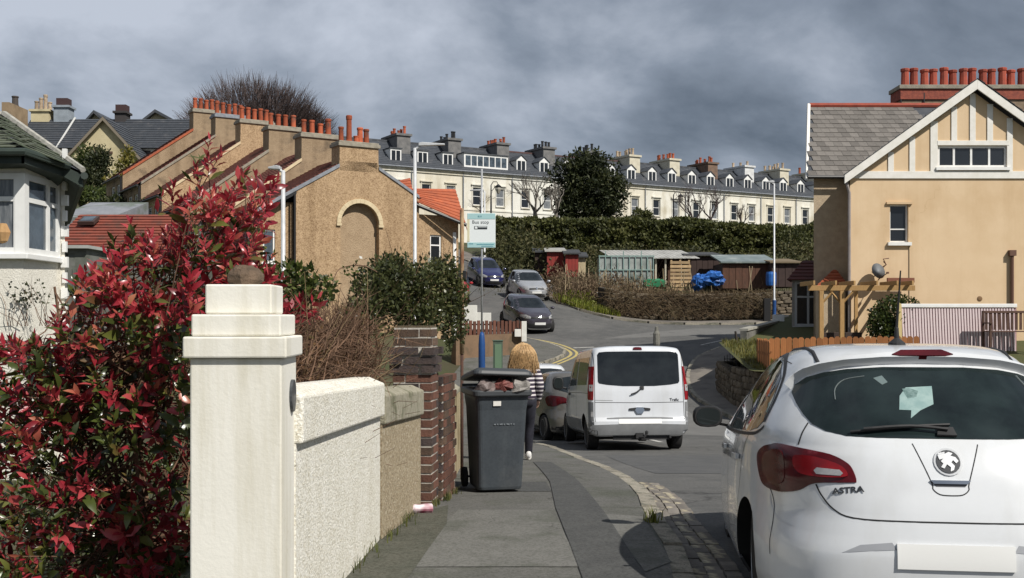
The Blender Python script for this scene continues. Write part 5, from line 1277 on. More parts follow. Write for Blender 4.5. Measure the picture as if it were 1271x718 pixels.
mb = MB(); mb.box(-.2,.2,-.012,.012,.08,.11); mb.box(-.2,.2,-.012,.012,.52,.55); part(mb, 'rail', m_black, gt)
# orange timber fence, boards one by one
m_of = M('orange_fence_board', (.34,.14,.05), (.26,.105,.04), sc=5, rough=.85, objr=.2, bump=.2, bsc=20, stretch=(5,5,.5), c3=(.19,.085,.04), sc3=2, f3=(.55,.75))
of = thing('timber_fence', 'orange stained close boarded garden fence behind the white hatchback', 'fence', (7.2,32.6,-.1))
def frun(P0, P1, n, z0, z1, bot):
    P0, P1 = Vector(P0), Vector(P1); L_ = (P1-P0).length; ang_ = math.atan2((P1-P0)[1], (P1-P0)[0])
    for i in range(n):
        f = (i+.5)/n; p = P0.lerp(P1, f); zt = z0+(z1-z0)*f + rnd.uniform(-.02,.02)
        mb = MB(); w_ = L_/n*.47
        mb.prism([(-w_,0,bot),(w_,0,bot),(w_,0,zt-.05),(w_*.45,0,zt),(-w_*.45,0,zt),(-w_,0,zt-.05)], (0,.022,0))
        piece(mb.mesh('board', m_of), 'board', of, (p[0]-7.2, p[1]-32.6+.02*(i % 2), .1), (0,0,ang_))
    mb = MB(); dz_ = Vector((-(P1-P0)[1], (P1-P0)[0])).normalized()*.05
    for q in (.25,.75):
        mb.tube([(P0[0]+dz_[0],P0[1]+dz_[1],bot+(z0-bot)*q),(P1[0]+dz_[0],P1[1]+dz_[1],bot+(z1-bot)*q)], .03, 4)
    part(mb, 'rail', m_of, of, world=True)
frun((7.35,33.0),(12.1,32.6), 27, at(0,420,33).z, at(0,417,33).z, -.25)
frun((7.35,33.0),(7.25,30.9), 12, at(0,420,33).z, at(0,423,31).z, -.45)
# pergola
pg = thing('pergola', 'open timber pergola with two posts and a long beam in front of the tan house', 'pergola', (10.4,34.7,.4))
m_pt = M('yellow_timber', (.42,.255,.105), (.33,.20,.08), sc=5, rough=.75, stretch=(4,4,1), objr=.12)
def pbox(name, px0, px1, py0, py1, Y, dy=.09):
    mb = MB(); a_, b_ = at(px0, py1, Y), at(px1, py0, Y); mb.box(a_.x, b_.x, Y, Y+dy, a_.z, b_.z); part(mb, name, m_pt, pg, world=True, bevel=.006)
pbox('beam', 1003, 1136, 354.5, 361, 34.6, .05)
for px in (1020, 1045.5): pbox('post', px-2.6, px+2.6, 361.3, 424, 34.55, .12)
pbox('post', 1061, 1065, 361.3, 424, 36.0-.25, .1)
for i, px in enumerate((1009,1036,1059,1087,1112,1131)):
    a_ = at(px, 350, 34.4); mb = MB(); mb.box(a_.x-.03,a_.x+.03,34.25,35.85,at(0,354.5,34.6).z+.003,at(0,354.5,34.6).z+.14); part(mb, 'rafter', m_pt, pg, world=True, bevel=.006)
mb = MB()
for px, s in ((1022.5,1),(1043,-1),(1048,1)):
    a_ = at(px, 375, 34.6); b_ = at(px+s*12, 361.5, 34.6); mb.tube([a_+Vector((0,.05,0)), b_+Vector((0,.05,0))], .035, 4)
part(mb, 'brace', m_pt, pg, world=True)
mb = MB(); a_, b_ = at(1098,355,35.9), at(1131,352,35.9); mb.box(a_.x,b_.x,35.6,35.7,a_.z+.1,b_.z+.17); part(mb, 'back_rail', M('red_brown_rail', (.20,.08,.05), rough=.8), pg, world=True)
for i, (p0, p1) in enumerate(((1022,1043),(1049,1070))):
    mb = MB(); a_, b_ = at(p0,422,34.9), at(p1,411,34.9); mb.box(a_.x,b_.x,34.9,35.2,a_.z-.2,b_.z-.05); pbx = solo(mb, 'planter', M('planter_dark', (.05,.035,.03), rough=.8), ['dark planter box under the left bay of the pergola', 'dark planter box under the right bay of the pergola'][i], 'planter', (a_.x,35,a_.z-.2), bevel=.01)
# striped windbreak screen and wooden chair
scn = thing('striped_screen', 'white and pink striped slatted screen standing right of the round bush', 'screen', (12.1,34,.3))
s0, s1 = at(1118,381,34), at(1226,381,34); zb_ = at(0,424,34).z
m_s1 = M('slat_white', (.70,.60,.60), (.64,.52,.53), sc=4, rough=.7); m_s2 = M('slat_pink', (.42,.27,.28), (.36,.22,.24), sc=4, rough=.7)
ns = 41
for i in range(ns):
    x = s0.x + (s1.x+.9-s0.x)*i/ns; w_ = (s1.x+.9-s0.x)/ns
    mb = MB(); lean = -.06
    mb.prism([(0,0,zb_-.3),(w_*.62,0,zb_-.3),(w_*.62+lean,0,s0.z-.02),(lean,0,s0.z-.02)], (0,.02,0)); piece(mb.mesh('slat', m_s1), 'slat', scn, (x-12.1,0,-.3))
mb = MB(); mb.box(s0.x-.05,s1.x+.9,34.022,34.03,zb_-.3,s0.z-.03); part(mb, 'backing', m_s2, scn, world=True)
mb = MB(); mb.box(s0.x-.1,s1.x+.9,33.97,34.05,s0.z-.02,s0.z+.09); part(mb, 'top_rail', m_upvc, scn, world=True, bevel=.008)
mb = MB(); a_ = at(1113.5,374,34); mb.prism([(a_.x,33.95,zb_-.2),(a_.x+.14,33.95,zb_-.2),(a_.x+.12,33.95,a_.z-.1),(a_.x,33.95,a_.z)], (0,.05,0)); part(mb, 'end_board', M('pale_yellow_board', (.62,.50,.24), (.55,.43,.2), sc=5, rough=.7), scn, world=True)
chx = thing('garden_bench', 'dark brown slatted garden bench at the right edge of the striped screen', 'bench', (at(1240,0,33.4).x,33.4,.3))
m_bw = M('bench_wood', (.10,.055,.04), (.07,.04,.03), sc=6, rough=.8, objr=.2)
x0, x1 = at(1221,0,33.4).x, at(1288,0,33.4).x; zt = at(0,386,33.4).z; zm = at(0,411,33.4).z
inv = XF[chx.name].inverted()
n = 11
for i in range(n):
    mb = MB(); x = x0+.1+(x1-x0-.2)*i/n; mb.box(x,x+.075,33.52,33.545,zm+.03,zt-.07); part(mb, 'back_slat', m_bw, chx, world=True)
mb = MB(); mb.box(x0,x1,33.5,33.56,zt-.07,zt); part(mb, 'top_rail', m_bw, chx, world=True, bevel=.006)
for j in range(4):
    mb = MB(); mb.box(x0+.03,x1-.03,33.0+j*.13,33.11+j*.13,zm-.03,zm); part(mb, 'seat_slat', m_bw, chx, world=True, bevel=.004)
for x in (x0, x1-.07):
    for y in (33.0, 33.5): mb = MB(); mb.box(x,x+.07,y-.01,y+.06,.15,(zm+.22 if y < 33.2 else zt)+.001); part(mb, 'leg', m_bw, chx, world=True, bevel=.004)
    mb = MB(); mb.box(x-.01,x+.08,32.95,33.49,zm+.222,zm+.26); part(mb, 'armrest', m_bw, chx, world=True, bevel=.004)
# white garden chairs by the bay
for i, (px, Y, lab) in enumerate(((968,41.5,'white plastic garden seat left of the bay window, nearer one'),(977,42.6,'white plastic garden seat tucked against the bay window'))):
    p = at(px, 411, Y); t = thing('garden_chair', lab, 'chair', tuple(p), R(20*i), 'white seats beside the bay window')
    mb = MB(); mb.box(-.22,.22,-.22,.22,.2,.25); part(mb, 'seat', m_upvc, t, bevel=.01)
    mb = MB(); mb.box(-.22,.22,.2,.25,.25,.62); part(mb, 'backrest', m_upvc, t, bevel=.01)
    for sx in (-1,1):
        for sy in (-1,1): mb = MB(); mb.tube([(sx*.19,sy*.19,-.2),(sx*.18,sy*.18,.2)], .02, 6); part(mb, 'leg', m_upvc, t)

# ------------------------------------------------------------------ dry stone bank wall and allotments
dw = thing('stone_wall', 'long dry stone bank wall with dead stems hanging over it across the junction', 'wall', (5,57.6,1.2))
dpath = [(4.6,58.9),(5.3,58.0),(8.5,57.75),(13.2,58.0),(16.5,58.9)]
stone_wall(dw, dpath, lambda s: 1.35 if s > .8 else .9, lambda x, y: zg(x,y)+.05, sl=.55, sh_=.17, depth=.45)
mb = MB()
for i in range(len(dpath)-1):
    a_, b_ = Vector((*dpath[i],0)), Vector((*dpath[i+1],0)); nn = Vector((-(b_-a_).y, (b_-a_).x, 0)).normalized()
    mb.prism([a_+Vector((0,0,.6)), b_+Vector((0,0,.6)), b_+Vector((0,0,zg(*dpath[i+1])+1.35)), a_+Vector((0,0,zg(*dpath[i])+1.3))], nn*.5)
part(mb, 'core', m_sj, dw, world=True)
m_rb = M('red_board', (.28,.04,.032), (.20,.035,.03), sc=3, rough=.75, stretch=(5,5,.6)); m_shb = M('brown_shed_board', (.12,.058,.038), (.075,.042,.03), sc=3, rough=.9, stretch=(5,5,.6)); m_shd = M('dark_shed_board', (.06,.04,.035), (.045,.03,.028), sc=3, rough=.9)
m_poly = M('cloudy_polycarbonate', (.48,.47,.43), (.36,.35,.32), sc=2, rough=.35, spec=.5, c3=(.26,.25,.22), sc3=1, f3=(.5,.7))
m_gfr = M('teal_frame', (.25,.35,.325), (.18,.27,.25), sc=4, rough=.5); m_ggl = M('greenhouse_glass', (.38,.41,.39), (.22,.25,.235), sc=1.2, rough=.2, spec=.6, c3=(.07,.09,.075), sc3=.9, f3=(.5,.66))
def shed(px0, px1, pyb, pye, Y, dep, label, boards, roof, rise=.35, door=None, nb=None, name='shed'):
    a_, b_ = at(px0, pyb, Y), at(px1, pye, Y)
    t = thing(name, label, 'shed', (a_.x, Y, a_.z-.3)); w_ = b_.x-a_.x; H = b_.z-a_.z+.3
    nb = nb or max(4, int(w_/.35))
    me = MB(); me.box(0,w_/nb*.94,0,.03,0,H); me = me.mesh('board', boards)
    for i in range(nb): piece(me, 'board', t, (w_*i/nb, .012*(i % 2), 0))
    mb = MB(); mb.box(0,w_,.045,dep,0,H); part(mb, 'shell', m_shd, t)
    mb = MB(); mb.prism([(-.15,-.2,H+.002),(w_+.15,-.2,H+.002),(w_+.15,-.2,H+.09),(-.15,-.2,H+.09)], (0,dep+.4,rise)); part(mb, 'roof', roof, t)
    return t, w_, H
m_felt = M('black_felt', (.045,.048,.052), (.06,.062,.066), sc=3, rough=.9)
shed(679,700,338,313,70,2.5,'small dark shed with a bright red left panel above the brambles',m_rb,m_poly)
shed(702,718,338,316,68.5,2,'bright red slatted hut at the right of the red sheds',m_rb,m_felt)
shed(664,679,336,314,71,2,'dark open fronted lean-to left of the red sheds',m_shd,m_felt)
shed(718,727,338,320,69,1.5,'narrow cream hut beside the bright red hut',M('cream_board', (.52,.43,.28), (.42,.35,.22), sc=3, rough=.8),m_felt)
shed(851,893,345,318,70,3,'low dark shed with a flat black roof behind the blue tarpaulins',m_shd,m_felt)
shed(897,962,352,327,66,3.2,'long brown wooden shed with a glazed lean-to roof in the allotments',m_shb,M('old_glass_roof', (.23,.27,.26), (.13,.16,.155), sc=1.5, rough=.3, c3=(.38,.40,.38), sc3=.8, f3=(.55,.65)),rise=.62)
shed(958,992,350,327,65,3,'brown shed with a wide overhanging roof beyond the tall lamp post',m_shd,M('brown_felt', (.16,.125,.08), rough=.9))
# long open shelter with a translucent roof on white posts
a_, b_ = at(762,345,69), at(862,345,69); zt0, zt1 = at(0,321.5,69).z, at(0,311,72.5).z
ls = thing('open_shelter', 'long open allotment shelter with a cloudy ribbed roof on pale posts', 'shelter', (a_.x,69,a_.z-.4))
n = 20
for i in range(n):
    x = a_.x-.1+(b_.x-a_.x+.4)*i/n; w_ = (b_.x-a_.x+.4)/n*.9
    mb = MB(); mb.prism([(x,68.7,zt0),(x+w_,68.7,zt0),(x+w_-.5,73,zt1),(x-.5,73,zt1)], (0,0,.04)); part(mb, 'roof_sheet', m_poly, ls, world=True)
for px in (766,779,793,800,814,826,845):
    p = at(px,0,69); mb = MB(); mb.box(p.x-.05,p.x+.05,68.95,69.05,a_.z-.4,zt0); part(mb, 'post', M('pale_post', (.50,.46,.37), (.4,.36,.28), sc=4, rough=.8), ls, world=True)
mb = MB(); mb.box(a_.x,b_.x,71.5,71.6,a_.z-.4,zt1-.3); part(mb, 'back_wall', m_shd, ls, world=True)
for px0, px1 in ((801,813),(829,843)):
    mb = MB(); mb.box(at(px0,0,69.2).x,at(px1,0,69.2).x,69.2,69.25,a_.z-.4,zt0-.5); part(mb, 'panel', m_shb, ls, world=True)
# greenhouse
a_, b_ = at(744,352,67), at(811,352,67); zt = at(0,319,67).z
gh = thing('greenhouse', 'small greenhouse with teal frame bars left of the open shelter', 'greenhouse', (a_.x,67,a_.z-.3))
mb = MB(); mb.box(a_.x,b_.x,67.02,69,a_.z-.3,zt-.02); part(mb, 'glazing', m_ggl, gh, world=True)
n = 9
for i in range(n+1):
    x = a_.x+(b_.x-a_.x)*i/n; mb = MB(); mb.box(x-.026,x+.026,66.95,67.01,a_.z-.3,zt+(.35 if i % 3 == 1 else 0)); part(mb, 'glazing_bar', m_gfr, gh, world=True)
mb = MB(); mb.box(a_.x-.05,b_.x+.05,66.94,67.012,zt-.002,zt+.08); mb.box(a_.x-.05,b_.x+.05,66.94,67.012,at(0,336,67).z,at(0,336,67).z+.06); part(mb, 'rail', m_gfr, gh, world=True)
# pallet stack
a_, b_ = at(832,355,64), at(857,323,64)
ps = thing('pallet_panel', 'tall upright panel of pale pallet boards beside the blue tarpaulins', 'pallets', (a_.x,64,a_.z-.3))
n = 8; H = b_.z-a_.z+.3
for i in range(n): mb = MB(); mb.box(0,b_.x-a_.x+rnd.uniform(-.05,.05),0,.05,i*H/n,i*H/n+H/n*.7); part(mb, 'board', M('pallet_wood', (.46,.33,.18), (.36,.25,.14), sc=4, rough=.85, objr=.2), ps)
mb = MB()
for f in (.06,.5,.94): x = (b_.x-a_.x)*f; mb.box(x-.05,x+.05,.052,.16,0,H)
part(mb, 'batten', MATS['pallet_wood'], ps)
m_blue = M('blue_plastic', (.03,.13,.42), (.02,.09,.30), sc=2, rough=.45)
for i, (px, py, rx_, rz_, lab) in enumerate(((865,346,.5,.55,'blue plastic sheet heaped next to the pallet boards'),(882,344,.75,.4,'wider blue tarpaulin heap in front of the low dark shed'),(957,346,.3,.33,'round blue plastic drum by the tall lamp post'))):
    p = at(px, py, 63.5); mb = MB()
    if i < 2: [mb.blob((p.x+rnd.uniform(-.5,.5)*rx_,63.5+rnd.uniform(-.2,.2),p.z+rnd.uniform(-.6,.2)*rz_), (rx_*rnd.uniform(.4,.75),.3,rz_*rnd.uniform(.4,.8)), 14, 9, .24) for q_ in range(5)]
    else: mb.lathe([(.02,-.4),(.28,-.4),(.30,-.2),(.3,.25),(.27,.38),(.02,.40)], (p.x,63.5,p.z), 14)
    solo(mb, ['tarpaulin','tarpaulin','drum'][i], m_blue, lab, ['tarpaulin','tarpaulin','drum'][i], (p.x,63.5,p.z-.4))
p = at(812,352,62.5); mb = MB(); mb.tube_rings([[(p.x+x,62.5+y,p.z+z) for x, y in ((-.6,-.3),(.6,-.3),(.6,.3),(-.6,.3))] for z in (-.2,.12,.13)]); mb.blob((p.x,62.5,p.z+.15), (.6,.3,.12), 12, 6, .1)
solo(mb, 'water_tub', M('green_plastic', (.03,.20,.09), (.025,.15,.07), sc=3, rough=.5), 'green plastic tub with a pale cover in front of the open shelter', 'tub', (p.x,62.5,p.z-.2))
p = at(806,410,50.5)
blx = p.x
bl = thing('stone_post', 'weathered stone hitching post standing in the road behind the white van', 'post', (at(815,0,40).x,40,zg(5.3,40)))
zt = at(0,406,40).z - bl.location.z
mb = MB(); mb.lathe([(.10,-.1),(.10,zt*.6),(.125,zt*.64),(.125,zt*.86),(.07,zt*.92),(.06,zt),(.01,zt+.02)], (0,0,0), 10); part(mb, 'shaft', M('old_grey_post', (.20,.195,.17), (.13,.125,.11), sc=6, rough=.95, bump=.4), bl)

# allotment clutter: canes, buckets, boxes, a pale sheet
cn_me = MB(); cn_me.tube([(0,0,-.1),(.0,0,1.8)], .022, 5); cn_me = cn_me.mesh('garden_cane', M('cane', (.40,.32,.20), (.28,.22,.14), sc=4, rough=.9, objr=.3))
rc = random.Random(31)
for i in range(34):
    px = rc.uniform(700,950); y = rc.uniform(60,66.5); x = (px-CX)/FOC*y
    o = piece(cn_me, 'garden_cane', None, (x, y, zg(x,y)), (rc.uniform(-.15,.15), rc.uniform(-.15,.15), rc.uniform(0,3)), (1,1,rc.uniform(.5,1.25)))
    tag(o, 'thin wooden cane stuck upright among the allotment plots', 'garden cane', 'canes in the allotments')
for nm, px, py, Y, d, c, lab in (('bucket',752,358,61,(.22,.3),(.62,.62,.58),'pale bucket on the bank in front of the greenhouse'),('bucket',738,352,62,(.2,.28),(.10,.12,.13),'dark bucket left of the greenhouse among the brambles'),('crate',770,353,63,(.5,.3),(.36,.28,.17),'wooden crate in front of the teal framed greenhouse'),
    ('crate',905,352,63,(.55,.35),(.22,.14,.09),'brown wooden crate at the left corner of the long brown shed'),('compost_bin',925,352,62.5,(.42,.6),(.03,.045,.035),'dark green compost bin before the long brown shed'),('compost_bin',785,356,61.5,(.4,.5),(.05,.05,.05),'black compost bin in front of the open shelter'),
    ('plastic_sheet',748,349,64.5,(.9,.16),(.66,.67,.66),'crumpled white plastic sheet lying left of the greenhouse'),('plastic_sheet',822,357,61,(.6,.12),(.58,.58,.55),'flattened pale sheet lying under the open shelter front'),('barrel',940,350,63,(.28,.5),(.12,.13,.15),'grey barrel between the brown shed and the blue drum')):
    p = at(px, py, Y); z = zg(p.x, Y); mb = MB(); m_ = M(nm+lab[:6], c, tuple(v*.7 for v in c), sc=5, rough=.7)
    if nm in ('bucket','compost_bin','barrel'): mb.lathe([(d[0]*.75,0),(d[0],d[1]*.5),(d[0]*(.8 if nm != 'bucket' else 1.05),d[1]),(d[0]*.6,d[1]*1.02)], (p.x,Y,z), 12)
    elif nm == 'crate':
        for q in range(4): mb.box(p.x-d[0]/2,p.x+d[0]/2,Y-.02,Y,z+q*d[1]/4,z+(q+.8)*d[1]/4)
        mb.box(p.x-d[0]/2,p.x+d[0]/2,Y+.01,Y+.35,z,z+d[1]*.9)
    else: mb.blob((p.x,Y,z+.25), (d[0],.3,d[1]), 12, 6, .22)
    solo(mb, nm, m_, lab, nm.replace('_',' '), (p.x,Y,z))
# ------------------------------------------------------------------ vehicles
m_tyre = M('tyre', (.018,.018,.019), (.028,.027,.026), sc=20, rough=.9)
m_rim = M('alloy_rim', (.42,.43,.44), rough=.3, metal=.8)
m_glass = M('car_glass', (.007,.009,.011), (.016,.020,.022), sc=2.5, rough=.03, spec=.5)
m_glassr = M('car_rear_glass', (.006,.009,.010), (.016,.025,.025), sc=3.2, rough=.04, spec=.35)
m_blkp = M('black_trim', (.02,.02,.021), (.03,.03,.031), sc=8, rough=.55)
m_gryp = M('grey_bumper_plastic', (.20,.205,.21), (.16,.165,.17), sc=5, rough=.6)
m_red = M('red_lens', (.26,.006,.010), (.17,.005,.008), sc=9, rough=.18, spec=.35)
m_redd = M('dark_red_lens', (.085,.004,.007), (.045,.003,.005), sc=9, rough=.16, spec=.3)
m_clr = M('clear_lens', (.42,.42,.42), (.22,.22,.22), sc=14, rough=.12, spec=.8)
m_chr = M('chrome', (.62,.63,.64), rough=.12, metal=1.0)
m_seam = M('panel_gap', (.02,.02,.02), rough=.8)
m_well = M('wheel_well', (.012,.012,.012), rough=.95)
m_plate = M('number_plate_white', (.74,.74,.72), rough=.4)
def paint(name, c, rough=.22, metal=0.0, dirt=None):
    return M(name, c, tuple(v*.94 for v in c), sc=2.5, rough=rough, spec=.5, coat=.7, metal=metal, c3=dirt or tuple(v*.86 for v in c), sc3=1.3, f3=(.52,.8), streak=((.80,.78,.73),.45,3.5))

def body_rings(tab, n=80, m=54):
    """tab rows: height, rear y, front y, half width, rear plan exponent, front plan exponent -> smooth stack of plan outlines"""
    T = np.array(tab, float); k = len(T)
    d = np.sqrt((np.diff(T[:, :4], axis=0)**2 * np.array([1.6, .5, .35, 1.2])).sum(1)); s = np.concatenate([[0], np.cumsum(d)]); s /= s[-1]
    # monotone-ish: blend of linear and catmull rom
    u = np.linspace(0, 1, m); u = np.unique(np.concatenate([u, s]))
    out = []
    for c in range(T.shape[1]):
        y = T[:, c]; mg = np.gradient(y, s)
        for i in range(1, k-1):
            a, b = (y[i]-y[i-1])/(s[i]-s[i-1]), (y[i+1]-y[i])/(s[i+1]-s[i])
            mg[i] = 0 if a*b <= 0 else 2*a*b/(a+b)
        mg[0] = (y[1]-y[0])/(s[1]-s[0]); mg[-1] = (y[-1]-y[-2])/(s[-1]-s[-2])
        j = np.clip(np.searchsorted(s, u, side='right')-1, 0, k-2); h = s[j+1]-s[j]; t = (u-s[j])/h
        out.append((2*t**3-3*t**2+1)*y[j] + (t**3-2*t**2+t)*h*mg[j] + (-2*t**3+3*t**2)*y[j+1] + (t**3-t**2)*h*mg[j+1])
    rings = []
    for z, r, f, w, nr, nf in np.array(out).T:
        yc, L2 = (r+f)/2, (f-r)/2
        ring = []
        for q in range(n):
            th = 2*math.pi*q/n; c, s_ = math.cos(th), math.sin(th); e = 2/(nf if s_ > 0 else nr)
            ring.append((w*math.copysign(abs(c)**e, c), yc + L2*math.copysign(abs(s_)**e, s_), z))
        rings.append(ring)
    return rings
class Car:
    def __init__(s, name, label, loc, rz, tab, pmat, wheels, wr, track, group=None, pitch=0.0, cat='car', wheelw=.2, arch=None, n=80, m=54, rimc=None):
        s.t = thing(name, label, cat, loc, rz, group, pitch)
        mb = MB(); mb.tube_rings(body_rings(tab, n, m))
        me = mb.mesh('body', [pmat, m_well], True)
        bm = bmesh.new(); bm.from_mesh(me); bmesh.ops.recalc_face_normals(bm, faces=bm.faces); bm.to_mesh(me); bm.free()
        s.body = bpy.data.objects.new('body', me); link(s.body, s.t); XF['body'] = None; XF[s.body.name] = XF[s.t.name]
        s.bvh = BVHTree.FromObject(s.body, bpy.context.evaluated_depsgraph_get())
        dv = [tuple(v.co) for v in me.vertices]; df = [tuple(p.vertices) for p in me.polygons]
        s.bvh = BVHTree.FromPolygons(dv, df)
        cut = MB(); ar = arch or wr+.045
        for y in wheels:
            for sx in (-1, 1):
                c = []
                for x in (sx*(track+.35), sx*(track-.30)):
                    c.append([(x, y+ar*math.cos(k*math.pi/16), wr+ar*math.sin(k*math.pi/16)*1.0) for k in range(32)])
                cut.tube_rings(c)
        co = bpy.data.objects.new('cut', cut.mesh('cut', [pmat, m_well])); COL.objects.link(co)
        for p in co.data.polygons: p.material_index = 1
        bm = bmesh.new(); bm.from_mesh(co.data); bmesh.ops.recalc_face_normals(bm, faces=bm.faces); bm.to_mesh(co.data); bm.free()
        md = s.body.modifiers.new('arches', 'BOOLEAN'); md.object = co; md.operation = 'DIFFERENCE'; md.solver = 'EXACT'
        co.matrix_world = XF[s.t.name]
        bpy.context.view_layer.update()
        dg = bpy.context.evaluated_depsgraph_get()
        nm = bpy.data.meshes.new_from_object(s.body.evaluated_get(dg)); s.body.modifiers.clear(); nm.name = 'body'
        s.body.data = nm; bpy.data.objects.remove(co)
        nm.set_sharp_from_angle(angle=R(38))
        for y in wheels:
            for sx in (-1, 1):
                x = sx*(track-wheelw/2)
                mb = MB(); mb.T = Matrix.Translation((x, y, wr)) @ Matrix.Rotation(R(90)*sx, 4, 'Y')
                w2 = wheelw/2
                mb.lathe([(wr*.62,-w2),(wr*.92,-w2),(wr,-w2*.7),(wr,w2*.7),(wr*.93,w2),(wr*.70,w2)], (0,0,0), 28)
                ty = part(mb, 'tyre', m_tyre, s.t, smooth=True); ty.data.set_sharp_from_angle(angle=R(40))
                mb = MB(); mb.T = Matrix.Translation((x, y, wr)) @ Matrix.Rotation(R(90)*sx, 4, 'Y')
                mb.lathe([(wr*.70,w2*.98),(wr*.66,w2*1.02),(wr*.62,w2*.7),(wr*.60,w2*.55),(.01,w2*.5)], (0,0,0), 24)
                for k in range(5):
                    a = 2*math.pi*k/5
                    mb.prism([(wr*.10*math.cos(a+1.57)+wr*.08*math.cos(a), wr*.10*math.sin(a+1.57)+wr*.08*math.sin(a), w2*.55), (wr*.62*math.cos(a+.14), wr*.62*math.sin(a+.14), w2*.62), (wr*.62*math.cos(a-.14), wr*.62*math.sin(a-.14), w2*.62), (-wr*.10*math.cos(a+1.57)+wr*.08*math.cos(a), -wr*.10*math.sin(a+1.57)+wr*.08*math.sin(a), w2*.55)], (0,0,w2*.35))
                part(mb, 'rim', rimc or m_rim, ty)
    def ray(s, ax, p):
        o, d = {'rear': ((p[0], -4, p[1]), (0,1,0)), 'front': ((p[0], 12, p[1]), (0,-1,0)), 'left': ((-4, p[0], p[1]), (1,0,0)), 'right': ((4, p[0], p[1]), (-1,0,0)), 'top': ((p[0], p[1], 6), (0,0,-1))}[ax]
        h = s.bvh.ray_cast(Vector(o), Vector(d))
        if h[0] is None:
            q = Vector(o) + Vector(d)*(4 if ax != 'front' else 8); h = s.bvh.find_nearest(q)
        n = h[1]
        if n.dot(Vector(d)) > 0: n = -n
        return h[0], n
    def patch(s, ax, poly, off, mat, name, step=.05, parent=None, smooth=True, rim=.012, dome=0.0):
        """a panel, lens or pane laid on the body: the outline is projected along ax and stands off the skin"""
        v, f, nb = tri(poly, step)
        P, N = zip(*[s.ray(ax, p) for p in v])
        bset = range(nb)
        mb = MB(); vs_ = []
        for i, (p, n) in enumerate(zip(P, N)):
            o = off
            if dome and i >= nb:
                dd = min(math.hypot(v[i][0]-v[j][0], v[i][1]-v[j][1]) for j in range(nb)); o += dome*min(1, dd/.05)
            vs_.append(p + n*o)
        vs_ += [P[i] - N[i]*rim for i in bset]
        fs = [t for t in f] + [(i, (i+1) % nb, len(v)+(i+1) % nb, len(v)+i) for i in bset]
        mb.add(vs_, fs)
        me = mb.mesh(name, mat, smooth)
        bm = bmesh.new(); bm.from_mesh(me); bmesh.ops.recalc_face_normals(bm, faces=bm.faces)
        # make the top face outwards
        bm.faces.ensure_lookup_table()
        if bm.faces[0].normal.dot(N[f[0][0]]) < 0: bmesh.ops.reverse_faces(bm, faces=bm.faces)
        bm.to_mesh(me); bm.free(); me.set_sharp_from_angle(angle=R(50))
        o = bpy.data.objects.new(name, me); link(o, parent or s.t); XF[o.name] = XF[s.t.name]
        return o
    def both(s, ax, poly, off, mat, name, **k):
        """the same on both sides (rear/front: mirrored in x; side: left and right)"""
        if ax in ('rear', 'front', 'top'):
            a = s.patch(ax, poly, off, mat, name, **k); b = s.patch(ax, [(-p[0], p[1]) for p in poly][::-1], off, mat, name, **k)
        else:
            a = s.patch('left', poly, off, mat, name, **k); b = s.patch('right', poly, off, mat, name, **k)
        return a, b
    def seam(s, ax, pts, w=.006, off=.0015, name='panel_gap', mat=None, k=4):
        P = smooth_path([Vector(p) for p in pts], k) if len(pts) > 2 and k > 1 else [Vector(p) for p in pts]
        P = [Vector(p) for p in dense([tuple(p) for p in P], .06, closed=False)]
        L_, R_ = offset_path(P, -w/2), offset_path(P, w/2)
        mb = MB(); vs_ = []
        for a, b in zip(L_, R_):
            for q in (a, b): p, n = s.ray(ax, q); vs_.append(p + n*off)
        mb.add(vs_, [(2*i, 2*i+1, 2*i+3, 2*i+2) for i in range(len(P)-1)])
        o = bpy.data.objects.new(name, mb.mesh(name, mat or m_seam)); link(o, s.t); XF[o.name] = XF[s.t.name]; return o
    def p(s, mb, name, mat, **k): return part(mb, name, mat, s.t, **k)
    def mirrors(s, x, y, z, w=.19, h=.14, cap=None, sides=(-1, 1), gl=None):
        for sx in sides:
            mb = MB(); mb.T = Matrix.Translation((sx*x, y, z)) @ Matrix.Rotation(R(-8)*sx, 4, 'Z')
            rg = []
            for yy, k_ in ((-.045,.90),(-.03,1.0),(.03,.96),(.075,.72),(.10,.32)):
                rg.append([(math.copysign(abs(math.cos(t*.3927))**.7, math.cos(t*.3927))*w/2*k_*(1.0), yy, math.copysign(abs(math.sin(t*.3927))**.75, math.sin(t*.3927))*h/2*k_) for t in range(16)])
            mb.tube_rings(rg)
            mm = part(mb, 'door_mirror', cap or m_blkp, s.t, smooth=True); mm.data.set_sharp_from_angle(angle=R(50))
            mb = MB(); mb.T = Matrix.Translation((sx*x, y, z)) @ Matrix.Rotation(R(-8)*sx, 4, 'Z')
            mb.add([(math.copysign(abs(math.cos(t*.3927))**.7, math.cos(t*.3927))*w/2*.80, -.0475, math.copysign(abs(math.sin(t*.3927))**.75, math.sin(t*.3927))*h/2*.78) for t in range(16)], [tuple(range(16))])
            part(mb, 'mirror_glass', gl or M('mirror_glass', (.05,.06,.06), rough=.05, spec=1.0, metal=.6), mm)
            mb = MB(); mb.tube([(sx*(x-w*.35), y+.03, z-h*.28), (sx*(x-w*.85), y+.06, z-h*.42)], .022, 6); part(mb, 'mirror_arm', m_blkp, s.t)

